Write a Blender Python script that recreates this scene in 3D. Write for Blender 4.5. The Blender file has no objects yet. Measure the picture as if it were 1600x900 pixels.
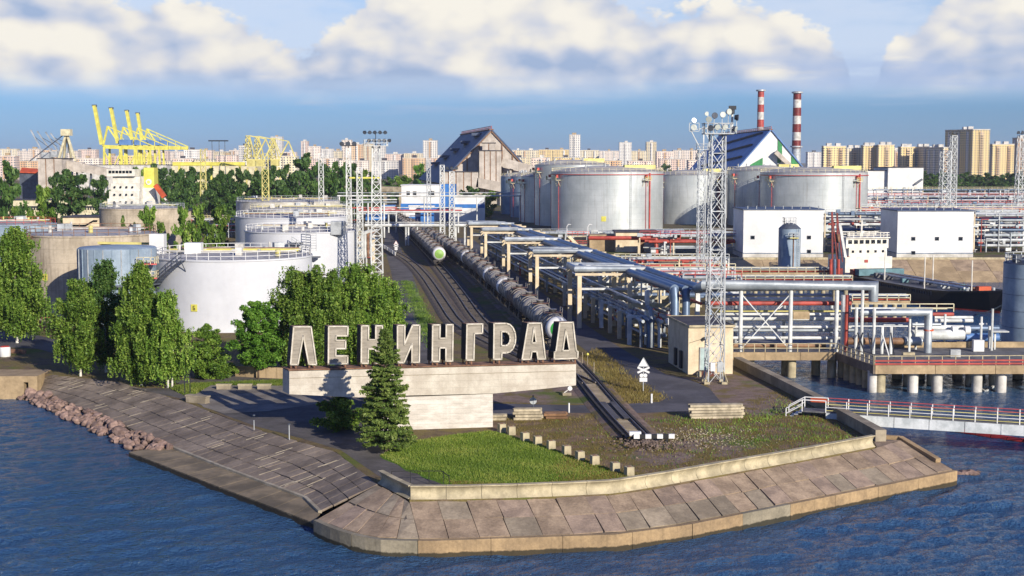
import bpy, math, random
import numpy as np
from mathutils import Vector, Matrix, geometry
from math import sin, cos, pi, radians, atan, hypot
RND = random.Random(11)
SC = bpy.context.scene
COL = SC.collection
# ------------------------------------------------------------------ camera
F, H, ZG = 2200.0, 26.7, 2.5
PITCH = atan(200 / F)
CP, SP = cos(PITCH), sin(PITCH)
cam = bpy.data.objects.new('camera', bpy.data.cameras.new('camera'))
COL.objects.link(cam)
cam.location = (0, 0, H)
cam.rotation_euler = (pi / 2 - PITCH, 0, 0)
cam.data.sensor_width = 36
cam.data.lens = 36 * F / 1600
cam.data.clip_start = 1
cam.data.clip_end = 30000
SC.camera = cam
SC.view_settings.view_transform = 'Standard'
SC.view_settings.look = 'None'
SC.view_settings.exposure = 0.45
SC.view_settings.gamma = 1.0
SC.cycles.max_bounces = 6
SC.cycles.diffuse_bounces = 2
SC.cycles.glossy_bounces = 3
SC.cycles.transmission_bounces = 4
SC.cycles.transparent_max_bounces = 6

def ray(px, py):
    return Vector((px - 800, F * CP + (450 - py) * SP, -F * SP + (450 - py) * CP))
def P(px, py, z=ZG):          # point at height z seen at that place of the photograph
    d = ray(px, py)
    t = (z - H) / d.z
    return Vector((d.x * t, d.y * t, z))
def A(px, py, Y):             # point at distance Y
    d = ray(px, py)
    t = Y / d.y
    return Vector((d.x * t, Y, H + d.z * t))

# ------------------------------------------------------------------ sun and sky
SUN_EL = radians(20.5)
sd = Vector((0.52, -0.85, 0)).normalized() * cos(SUN_EL) + Vector((0, 0, sin(SUN_EL)))
sun = bpy.data.objects.new('sun', bpy.data.lights.new('sun', 'SUN'))
COL.objects.link(sun)
sun.rotation_euler = (-sd).to_track_quat('-Z', 'Y').to_euler()
sun.data.energy = 5.0
sun.data.angle = radians(0.5)
sun.data.color = (1.0, 0.91, 0.78)

world = bpy.data.worlds.new('World')
SC.world = world
world.use_nodes = True
class NT:
    """small node-graph writer"""
    def __init__(s, nt):
        s.nt = nt; s.n = nt.nodes; s.l = nt.links
    def node(s, t, **kw):
        nd = s.n.new(t)
        for k, v in kw.items(): setattr(nd, k, v)
        return nd
    def put(s, sock, v):
        if v is None: return
        if isinstance(v, bpy.types.NodeSocket): s.l.new(v, sock)
        else: sock.default_value = v
    def m(s, op, a, b=None, c=None, clamp=False):
        nd = s.node('ShaderNodeMath', operation=op); nd.use_clamp = clamp
        for i, v in enumerate((a, b, c)): s.put(nd.inputs[i], v)
        return nd.outputs[0]
    def mix(s, f, a, b, mode='MIX'):
        nd = s.node('ShaderNodeMix', data_type='RGBA', blend_type=mode)
        s.put(nd.inputs[0], f)
        for k, v in ((6, a), (7, b)):
            s.put(nd.inputs[k], v if isinstance(v, bpy.types.NodeSocket) else (*v[:3], 1))
        return nd.outputs[2]
    def xyz(s, x=0.0, y=0.0, z=0.0):
        nd = s.node('ShaderNodeCombineXYZ')
        for i, v in enumerate((x, y, z)): s.put(nd.inputs[i], v)
        return nd.outputs[0]
    def sep(s, v):
        nd = s.node('ShaderNodeSeparateXYZ'); s.put(nd.inputs[0], v); return nd.outputs
    def noise(s, vec, scale, detail=4, rough=.55, dist=0.0):
        nd = s.node('ShaderNodeTexNoise')
        s.put(nd.inputs['Vector'], vec); s.put(nd.inputs['Scale'], scale)
        nd.inputs['Detail'].default_value = detail; nd.inputs['Roughness'].default_value = rough
        nd.inputs['Distortion'].default_value = dist
        return nd.outputs['Fac']
    def vor(s, vec, scale, detail=3, rough=.6):
        nd = s.node('ShaderNodeTexVoronoi')
        s.put(nd.inputs['Vector'], vec); s.put(nd.inputs['Scale'], scale)
        nd.inputs['Detail'].default_value = detail; nd.inputs['Roughness'].default_value = rough
        return nd.outputs['Distance']
    def step(s, x, lo, hi):
        nd = s.node('ShaderNodeMapRange', interpolation_type='SMOOTHSTEP')
        s.put(nd.inputs[0], x); s.put(nd.inputs[1], lo); s.put(nd.inputs[2], hi)
        return nd.outputs[0]
    def ramp(s, x, stops, interp='LINEAR'):
        nd = s.node('ShaderNodeValToRGB'); r = nd.color_ramp; r.interpolation = interp
        while len(r.elements) < len(stops): r.elements.new(0.5)
        for e, (p, c) in zip(r.elements, stops):
            e.position = p
            e.color = (c, c, c, 1) if not hasattr(c, '__len__') else (*c[:3], 1)
        s.put(nd.inputs[0], x)
        return nd.outputs[0]

def build_world():
    g = NT(world.node_tree); g.n.clear()
    out = g.node('ShaderNodeOutputWorld'); bg = g.node('ShaderNodeBackground')
    g.l.new(bg.outputs[0], out.inputs[0])
    sky = g.node('ShaderNodeTexSky', sky_type='NISHITA')
    sky.sun_disc = False; sky.sun_elevation = SUN_EL
    sky.sun_rotation = math.atan2(sd.x, sd.y)
    sky.altitude = 0; sky.air_density = 1.0; sky.dust_density = 0.3; sky.ozone_density = 3.0
    x, y, z = g.sep(g.node('ShaderNodeTexCoord').outputs['Generated'])
    U = g.m('ARCTAN2', x, y)
    hor = g.m('MAXIMUM', g.m('SQRT', g.m('ADD', g.m('MULTIPLY', x, x), g.m('MULTIPLY', y, y))), 1e-3)
    V = g.m('MINIMUM', g.m('DIVIDE', z, hor), 3.0)
    def vec(du=0.0, dv=0.0, sv=1.6):
        return g.xyz(g.m('ADD', U, du), g.m('MULTIPLY', g.m('ADD', V, dv), sv), 0.37)
    def billow(du, dv, fine=True):
        v = vec(du, dv)
        n = g.noise(v, 10, 9 if fine else 3, .60 if fine else .5, .25)
        c = g.vor(v, 26, 4 if fine else 1, .6)
        return g.m('SUBTRACT', g.m('MULTIPLY', n, 1.2), g.m('MULTIPLY', c, .36))
    b0 = billow(0, 0); s0 = billow(0, 0, False); s1 = billow(.012, .014, False)
    low = g.noise(vec(.5, .2, 2.4), 6.5, 4, .5)
    prof = [(-1000, 20), (-400, -30), (0, -70), (110, -70), (175, -30), (200, -10), (300, -16), (380, -4), (430, 38), (480, 52), (515, 30),
            (555, -14), (600, -60), (950, -60), (985, -6), (1050, 2), (1095, -30), (1150, -42), (1210, -14), (1280, 18), (1310, 50),
            (1338, 112), (1362, 100), (1388, 22), (1450, -10), (1500, -60), (1600, -75), (2000, 0), (2600, -40)]
    stops = [((atan((px - 800) / F) + .75) / 1.5, ((250 - yy) / F) / .16) for px, yy in prof]
    top = g.m('MULTIPLY', g.ramp(g.m('DIVIDE', g.m('ADD', U, .75), 1.5), stops), .16)
    edge = g.m('ADD', g.m('SUBTRACT', top, V), g.m('MULTIPLY', g.m('SUBTRACT', b0, .47), .052))
    mt = g.step(edge, -.0025, .0075)
    base = g.m('ADD', .0445, g.m('MULTIPLY', g.m('SUBTRACT', g.noise(vec(0, 0, 6.0), 9, 6, .62), .5), .024))
    mb = g.step(g.m('SUBTRACT', V, base), -.006, .020)
    dens = g.m('MULTIPLY', mt, mb)
    hi = g.m('MULTIPLY', g.step(g.noise(vec(1.3, .7, 1.8), 4.0, 8, .6), .55, .72), g.step(V, .12, .2))
    dens = g.m('MAXIMUM', dens, g.m('MULTIPLY', hi, .9))
    veil = g.m('MULTIPLY', g.step(g.noise(vec(.2, .9, 4.0), 5, 6, .55), .22, .52), g.m('MULTIPLY', g.step(V, .034, .062), g.step(V, .22, .13)))
    wisp = g.m('MULTIPLY', g.step(g.noise(vec(2.2, .1, 12.0), 6, 6, .6), .52, .74), g.step(V, .014, .03))
    hgt = g.step(V, .048, .090)
    lit = g.m('ADD', g.m('MULTIPLY', g.m('SUBTRACT', s0, s1), 1.5), .26)
    lit = g.m('ADD', lit, g.m('MULTIPLY', hgt, .40))
    lit = g.m('ADD', lit, g.m('MULTIPLY', g.m('SUBTRACT', b0, .45), .38))
    lit = g.m('ADD', lit, g.m('MULTIPLY', g.m('SUBTRACT', low, .44), 1.5), clamp=True)
    cloud = g.ramp(lit, [(0, (.275, .355, .51)), (.28, (.39, .44, .55)), (.52, (.52, .53, .57)), (.76, (.635, .615, .58)), (1, (.70, .67, .605))])
    # a flat blue grey layer lies in front of the lower part of the bank
    lay = g.m('MULTIPLY', g.m('MULTIPLY', g.step(V, .044, .054), g.step(V, .078, .064)), g.step(g.noise(vec(3.1, .3, 7.0), 4.2, 6, .55), .50, .60))
    # clear sky: the physical sky, a clean deep blue low down
    tint = g.ramp(V, [(0, (.27, .45, .98)), (.03, (.28, .44, .86)), (.07, (.29, .50, .86)), (.13, (.30, .58, .90)), (.22, (.30, .58, 1.02)), (.45, (.22, .48, 1.1)), (1, (.12, .30, 1.0))])
    clear = g.mix(1.0, g.mix(1.0, sky.outputs[0], (.10, .10, .10), 'MULTIPLY'), tint, 'MULTIPLY')
    c = g.mix(g.m('MULTIPLY', wisp, .5), clear, (.34, .40, .54))
    c = g.mix(g.m('MULTIPLY', veil, .85), c, (.49, .555, .67))
    c = g.mix(dens, c, cloud)
    c = g.mix(g.m('MULTIPLY', lay, .62), c, (.30, .39, .58))
    g.l.new(c, bg.inputs[0]); bg.inputs[1].default_value = 1.0
build_world()

# ------------------------------------------------------------------ materials
def lin(c):
    if isinstance(c, str):
        c = [int(c[i:i + 2], 16) / 255 for i in (0, 2, 4)]
        return tuple(v / 12.92 if v <= .04045 else ((v + .055) / 1.055) ** 2.4 for v in c)
    return c
MATS = {}
def mat(name, c1, c2=None, scale=.6, rough=.75, metal=0.0, bump=0.0, bscale=None, orand=0.0, streak=0.0, grain=.12, lo=.35, hi=.65,
        stretch=(1, 1, 1), bands=None, spec=.4, stain=None, stain_z=None):
    m = bpy.data.materials.new(name); m.use_nodes = True
    g = NT(m.node_tree); b = g.n['Principled BSDF']
    tc = g.node('ShaderNodeTexCoord').outputs['Object']
    mp = g.node('ShaderNodeMapping'); mp.inputs['Scale'].default_value = stretch
    g.l.new(tc, mp.inputs[0]); v = mp.outputs[0]
    oi = g.node('ShaderNodeObjectInfo').outputs['Random']
    c1 = lin(c1); c2 = lin(c2) if c2 else tuple(x * .72 for x in c1)
    n = g.noise(v, scale, 6, .6)
    col = g.mix(g.step(n, lo, hi), c1, c2)
    if grain:
        gr = g.noise(v, scale * 9, 4, .7)
        col = g.mix(grain * 2, col, g.ramp(gr, [(.25, .35), (.75, 1.25)]), 'MULTIPLY')
    if streak:
        vs = g.node('ShaderNodeMapping'); vs.inputs['Scale'].default_value = (1.4, 1.4, .06)
        g.l.new(tc, vs.inputs[0])
        st = g.noise(vs.outputs[0], 1.6, 5, .65)
        col = g.mix(g.m('MULTIPLY', g.step(st, .5, .75), streak), col, lin(stain) if stain else tuple(x * .35 for x in c1))
    if stain_z:                                      # algae and wet dirt near the water line
        zz = g.m('ADD', g.sep(g.node('ShaderNodeNewGeometry').outputs['Position'])[2], g.m('MULTIPLY', g.noise(tc, 1.3, 4, .7), .35))
        col = g.mix(g.m('MULTIPLY', g.m('SUBTRACT', 1.0, g.step(zz, stain_z[1], stain_z[0])), .9), col, lin(stain_z[2]))
    if bands:                                        # joints between boards or plates, in object space
        ax, pitch, w = bands
        f = g.m('FRACT', g.m('DIVIDE', g.sep(tc)[ax], pitch))
        jt = g.m('LESS_THAN', f, w)
        col = g.mix(g.m('MULTIPLY', jt, .55), col, tuple(x * .3 for x in c1))
    if orand:
        col = g.mix(1.0, col, g.ramp(oi, [(0, 1 - orand), (1, 1 + orand)]), 'MULTIPLY')
    g.l.new(col, b.inputs['Base Color'])
    b.inputs['Roughness'].default_value = rough; b.inputs['Metallic'].default_value = metal
    b.inputs['Specular IOR Level'].default_value = spec
    if bump:
        bn = g.node('ShaderNodeBump'); bn.inputs['Strength'].default_value = bump; bn.inputs['Distance'].default_value = .05
        g.l.new(g.noise(v, bscale or scale * 6, 6, .65), bn.inputs['Height'])
        g.l.new(bn.outputs[0], b.inputs['Normal'])
    MATS[name] = m
    return m
mat('concrete', '9c917c', '7a705e', .5, .85, bump=.4, streak=.25, stain='4a443a')
mat('slab_warm', 'a8937a', '867460', .55, .9, bump=.7, orand=.12, grain=.28, streak=.25, stain='5f5242')
mat('slab_dark', '887b6d', '695e53', .35, .9, bump=.5, orand=.14, grain=.22, stretch=(1, 1, 1))
mat('slab_pink', 'a48f7b', '837263', .7, .9, bump=.6, orand=.12, grain=.25, streak=.2, stain='5a4d45')
mat('slab_grey', '9e907a', '7f7361', .5, .9, bump=.6, orand=.15, grain=.25)
mat('slab_core', '5a534a', '423d37', .5, .95)
mat('mortar', 'a89f8c', '8b8270', 1.0, .9)
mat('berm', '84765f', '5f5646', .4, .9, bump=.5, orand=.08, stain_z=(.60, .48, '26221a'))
mat('apron', 'a58c68', '8a7558', .45, .85, bump=.5, orand=.08, streak=.4, stain='5f503a', stain_z=(.52, .40, '1d1c10'), grain=.25)
mat('apron_grey', '8f8672', '77705f', .45, .85, bump=.5, orand=.08, streak=.4, stain='55503f', stain_z=(.52, .40, '1d1c10'), grain=.25)
mat('parapet', 'b8ac8d', '948a70', .8, .85, bump=.3, streak=.3, stain='6e6853', orand=.06)
mat('monument', 'c4bdae', 'aea596', .7, .85, bump=.3, streak=.22, stain='8a8171', grain=.12, bands=(2, .62, .03))
mat('stem', 'cfc9be', 'b8b1a5', 1.1, .85, bump=.3, streak=.15, grain=.14, bands=(2, .45, .05), stretch=(.6, .6, 2))
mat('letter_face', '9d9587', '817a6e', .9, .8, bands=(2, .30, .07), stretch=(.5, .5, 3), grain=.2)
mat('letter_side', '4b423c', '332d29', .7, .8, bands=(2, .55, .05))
mat('letter_trim', 'c9c2b4', 'aea695', 1.2, .7)
mat('rust', '8d6a52', '674a39', 1.5, .9)
mat('asphalt', '59575b', '434144', .25, .9, bump=.3, bscale=6, grain=.2)
mat('asphalt_old', '605b58', '47433f', .3, .92, bump=.4, bscale=5, grain=.25)
mat('plaza', '8a8378', '6d665d', .4, .9, bump=.3, grain=.2)
mat('ballast', '64574b', '41382f', 1.2, .95, bump=.9, bscale=7, grain=.35)
mat('ballast_dark', '3f3a36', '2a2624', 1.0, .95, bump=.9, bscale=7, grain=.35)
mat('gravel', '857468', '615247', 1.0, .95, bump=.9, bscale=8, grain=.4)
mat('sleeper', '5c554c', '3f3a34', 1.5, .9)
mat('sleeper_new', 'b7ab92', '8e846f', 1.5, .9, orand=.15)
mat('rail', '6b5a50', '8e8680', 3, .45, metal=.7)
mat('steel', '9fa3a6', '7f8386', .8, .5, metal=.4)
mat('galv', 'b6babb', '94989a', .7, .5, metal=.25, orand=.1)
mat('galv_dark', '5d6470', '474c55', .7, .5, metal=.3)
mat('pipe_blue', '66788f', '526378', .4, .42, metal=.35, spec=.5)
mat('pipe_grey', 'a9b0b4', '858d93', .4, .45, metal=.3, orand=.12)
mat('pipe_white', 'd2d4d0', 'aeb0ac', .5, .5, orand=.08)
mat('pipe_red', 'b04a3e', '8d3a30', .8, .5)
mat('pipe_brown', '8c6a4c', '6b4f3a', .8, .6)
mat('yellow', 'd6cf5e', 'bdb54c', .3, .5)
mat('yellow_pale', 'cfc57c', 'b0a662', .3, .55)
mat('cream', 'd3cbaa', 'b4ab8c', .5, .6)
mat('red', 'ab4238', '8a342c', .6, .5)
mat('orange', 'c4552c', 'a04421', .4, .6)
mat('white', 'd9d9d6', 'c4c4c2', .2, .55, grain=.05)
mat('white_dirty', 'ccc9c2', 'a5a29a', .4, .7, streak=.35, stain='8b7f72')
mat('tank_white', 'c3c5c8', 'b6b8bc', .12, .5, grain=.04, streak=.12, stain='b0aca6')
mat('tank_concrete', 'b9ac97', '998d7a', .25, .85, streak=.55, stain='57493b', grain=.15, bands=(2, 2.1, .02))
mat('tank_bluegrey', '8d9dab', '748594', .3, .5, streak=.3, stain='67737d')
mat('tank_steel', 'c6cac8', 'adb3b2', .1, .38, metal=.35, streak=.45, stain='857f74', grain=.06, bands=(2, 1.9, .015))
mat('tank_roof', 'b2b0ac', '94928f', .2, .7, streak=0)
mat('bridge_white', 'd4d8d8', 'b2b8b8', .8, .6, streak=.3, stain='7e8480')
mat('red_trim', 'c0504a', 'a03e38', 1, .6)
mat('hull', '15151c', '0f1016', .6, .35, streak=.25, stain='2c211c')
mat('boot_red', '7c2620', '5c1c18', .8, .5)
mat('deck_grey', '6f6f70', '555557', .7, .7, grain=.2)
mat('ship_white', 'dcd8cc', 'c3bfb2', .6, .5, streak=.2, stain='a08468')
mat('glass', '1c222a', '12161c', 1, .12)
mat('deck_teal', '5c7f86', '4a6a70', .8, .7)
mat('house', 'd5c5a6', 'bfae90', .5, .85, bump=.2, streak=.2, stain='a39376', grain=.12)
mat('roof_dark', '46434a', '343238', .5, .85, grain=.2)
mat('door', 'a9bcb8', '93a5a2', .8, .6)
mat('panel', 'bcb3a8', 'a0978c', .3, .8, streak=.25, stain='8d8074', bands=(0, 4.5, .02))
mat('roof_slate', '46536b', '38445a', .15, .6, bands=(1, 6, .05))
mat('roof_blue', '5b80b4', '4c6d9c', .12, .5, bands=(1, 7, .04))
mat('blue', '2f6fb5', '28609e', .5, .5)
mat('green', '2f8a4a', '27703d', .6, .6)
mat('cap_green', '2f9038', '23742c', .8, .5, grain=.15)
mat('cap_lime', '86ad52', '719447', .9, .5, grain=.15)
mat('lamp_dark', '2c2f36', '202228', 1, .4)
mat('lamp_glass', 'c9cdc4', 'a5a99f', 1, .25)
mat('wagon', '8b857e', '675f58', .5, .55, orand=.4, streak=.55, stain='2d231d', grain=.2)
mat('wagon_rust', '7a5a48', '553c30', .6, .7, streak=.6, stain='2d201a')
mat('wagon_metal', '4b4643', '35312f', 1, .6, grain=.2)
mat('wagon_light', '8f8b85', '6b6761', .6, .5, streak=.5, stain='3d332c')
mat('rock', '8f786d', '6c584f', 1.2, .9, bump=.7, orand=.28, stain_z=(.35, .1, '1d1814'))
mat('bark', '5a4a3c', '3d3228', 2.0, .9, stretch=(1, 1, .3))
mat('birch_bark', 'cfcac0', '8d877d', 1.6, .8, stretch=(.5, .5, 2.5), lo=.5, hi=.62)
mat('soil', '4b4132', '382f24', .8, .95)
mat('wood', '8a6a4e', '6b5039', 1, .9, orand=.2)
mat('black', '1b1b1d', '111113', 1, .6)
mat('brick', '7b4a3c', '5d372d', 1, .9, orand=.1)
mat('tan', 'b09a78', '907d60', .3, .9, grain=.2, streak=.3, stain='6d5c45')
mat('boom_red', '9e2b28', '7c211f', 1, .6)
# special materials ------------------------------------------------
def leaf_mat(name, a, b, c):
    m = bpy.data.materials.new(name); m.use_nodes = True
    g = NT(m.node_tree); g.n.clear()
    out = g.node('ShaderNodeOutputMaterial')
    at = g.node('ShaderNodeAttribute', attribute_name='leaf').outputs['Fac']
    col = g.ramp(at, [(0, lin(a)), (.55, lin(b)), (1, lin(c))])
    oi = g.node('ShaderNodeObjectInfo').outputs['Random']
    col = g.mix(1, col, g.ramp(oi, [(0, .82), (1, 1.15)]), 'MULTIPLY')
    d = g.node('ShaderNodeBsdfPrincipled'); d.inputs['Roughness'].default_value = .55
    d.inputs['Specular IOR Level'].default_value = .3
    t = g.node('ShaderNodeBsdfTranslucent')
    g.l.new(col, d.inputs['Base Color']); g.l.new(g.mix(1, col, (1.3, 1.35, .6), 'MULTIPLY'), t.inputs[0])
    mx = g.node('ShaderNodeMixShader'); mx.inputs[0].default_value = .3
    g.l.new(d.outputs[0], mx.inputs[1]); g.l.new(t.outputs[0], mx.inputs[2]); g.l.new(mx.outputs[0], out.inputs[0])
    MATS[name] = m
leaf_mat('leaf_birch', '425d20', '64842f', '90a64a')
leaf_mat('leaf_bright', '47701f', '639030', '88ae48')
leaf_mat('leaf_dark', '2f4a22', '44632b', '647f3c')
leaf_mat('leaf_spruce', '3e5526', '5a7033', '82904a')
leaf_mat('leaf_grass', '566c20', '6f8430', '95994a')
leaf_mat('leaf_dry', '6b6030', '85743f', '93884f')

def water_mat():
    m = bpy.data.materials.new('water'); m.use_nodes = True
    g = NT(m.node_tree); b = g.n['Principled BSDF']
    pos = g.node('ShaderNodeNewGeometry').outputs['Position']
    def mp(sx, sy, rz):
        nd = g.node('ShaderNodeMapping'); nd.inputs['Scale'].default_value = (sx, sy, 1); nd.inputs['Rotation'].default_value = (0, 0, rz)
        g.l.new(pos, nd.inputs[0]); return nd.outputs[0]
    n1 = g.noise(mp(.42, .60, .25), 1.0, 3, .5, .6)
    n2 = g.noise(mp(1.5, 1.7, -.15), 1.0, 4, .6, .4)
    n3 = g.noise(mp(3.6, 4.0, .4), 1.0, 3, .6)
    calm = g.step(g.noise(mp(.018, .03, .2), 1.0, 3, .5), .32, .62)
    h = g.m('ADD', g.m('MULTIPLY', n1, .22), g.m('ADD', g.m('MULTIPLY', n2, .42), g.m('MULTIPLY', n3, .30)))
    bn = g.node('ShaderNodeBump'); bn.inputs['Distance'].default_value = 1.15
    g.l.new(g.m('ADD', .62, g.m('MULTIPLY', calm, .38)), bn.inputs['Strength'])
    g.l.new(h, bn.inputs['Height']); g.l.new(bn.outputs[0], b.inputs['Normal'])
    b.inputs['Base Color'].default_value = (.029, .076, .155, 1)
    b.inputs['Roughness'].default_value = .09; b.inputs['IOR'].default_value = 1.33
    MATS['water'] = m
water_mat()

def ground_mat(name, soil, soil2, dry, green, gmin, gmax, dmin, dmax, pebble='9a8d80', stone=.35):
    m = bpy.data.materials.new(name); m.use_nodes = True
    g = NT(m.node_tree); b = g.n['Principled BSDF']
    pos = g.node('ShaderNodeNewGeometry').outputs['Position']
    n = g.noise(pos, .12, 6, .6); n2 = g.noise(pos, .35, 6, .65); n3 = g.noise(pos, 4.5, 5, .7); n4 = g.noise(pos, .8, 5, .6)
    col = g.mix(g.step(n4, .35, .65), lin(soil), lin(soil2))
    col = g.mix(g.m('MULTIPLY', g.step(n3, .55, .72), stone), col, lin(pebble))
    col = g.mix(g.step(g.m('ADD', n2, g.m('MULTIPLY', n3, .18)), dmin, dmax), col, lin(dry))
    col = g.mix(g.step(g.m('ADD', n, g.m('MULTIPLY', n3, .14)), gmin, gmax), col, lin(green))
    col = g.mix(.4, col, g.ramp(g.noise(pos, 9, 4, .75), [(.25, .3), (.75, 1.3)]), 'MULTIPLY')
    bn = g.node('ShaderNodeBump'); bn.inputs['Strength'].default_value = .9; bn.inputs['Distance'].default_value = .12
    g.l.new(n3, bn.inputs['Height']); g.l.new(bn.outputs[0], b.inputs['Normal'])
    g.l.new(col, b.inputs['Base Color']); b.inputs['Roughness'].default_value = .95; b.inputs['Specular IOR Level'].default_value = .15
    MATS[name] = m
ground_mat('ground', '75654f', '5e5140', '746840', '5f682f', .62, .74, .50, .66)
ground_mat('dry_grass', '86715b', '705d49', '766838', '66702e', .70, .82, .52, .66)
ground_mat('lawn', '6d6a35', '56602a', '7b7238', '587824', .30, .52, .54, .70, stone=0)
ground_mat('bare_gravel', '8b786c', '75645a', '77683f', '5f6a30', .60, .72, .58, .70, stone=.6)
ground_mat('yard', '6b6254', '544c42', '6a6140', '56602f', .60, .70, .56, .70)

def facade_mat(name, wall, wx, wz, wfrac=.5, hfrac=.5, glass='3c4654', var='b8a98e', band=None):
    m = bpy.data.materials.new(name); m.use_nodes = True
    g = NT(m.node_tree); b = g.n['Principled BSDF']
    ps = g.sep(g.node('ShaderNodeTexCoord').outputs['Object'])
    nr = g.sep(g.node('ShaderNodeNewGeometry').outputs['True Normal'])
    oi = g.node('ShaderNodeObjectInfo').outputs['Random']
    fy = g.m('GREATER_THAN', g.m('ABSOLUTE', nr[1]), .6)
    h = g.m('ADD', g.m('MULTIPLY', ps[0], fy), g.m('MULTIPLY', ps[1], g.m('SUBTRACT', 1, fy)))
    fx = g.m('FRACT', g.m('DIVIDE', g.m('ADD', h, 1000), wx)); fz = g.m('FRACT', g.m('DIVIDE', ps[2], wz))
    wm = g.m('MULTIPLY', g.m('LESS_THAN', fx, wfrac), g.m('LESS_THAN', fz, hfrac))
    wm = g.m('MULTIPLY', wm, g.m('LESS_THAN', g.m('ABSOLUTE', nr[2]), .5))
    cell = g.xyz(g.m('FLOOR', g.m('DIVIDE', g.m('ADD', h, 1000), wx)), g.m('FLOOR', g.m('DIVIDE', ps[2], wz)), 0)
    wn = g.node('ShaderNodeTexWhiteNoise'); g.l.new(cell, wn.inputs[0])
    sec = g.m('FRACT', g.m('DIVIDE', g.m('ADD', h, 1000), wx * 5))
    wall_c = g.mix(g.m('MULTIPLY', g.m('LESS_THAN', sec, .4), .55), lin(wall), lin(var))
    wall_c = g.mix(1, wall_c, g.ramp(oi, [(0, .85), (1, 1.12)]), 'MULTIPLY')
    gl = g.mix(wn.outputs[0], lin(glass), tuple(x * 2.2 for x in lin(glass)))
    g.l.new(g.mix(wm, wall_c, gl), b.inputs['Base Color']); b.inputs['Roughness'].default_value = .8
    MATS[name] = m
facade_mat('facade_cream', 'd2c7ac', 3.4, 2.9, var='c5b387')
facade_mat('facade_yellow', 'dcc48a', 3.4, 2.9, var='c7ac72')
facade_mat('facade_pink', 'ddd0c2', 3.2, 2.9, var='cbbcab')
facade_mat('facade_white', 'd6d2ca', 3.2, 2.9, var='bdb8b0')
facade_mat('facade_red', 'd2b9a8', 3.2, 2.9, var='dfd0c2')
facade_mat('facade_brown', 'bd9a74', 3.3, 2.9, var='d1bc9a')

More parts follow.
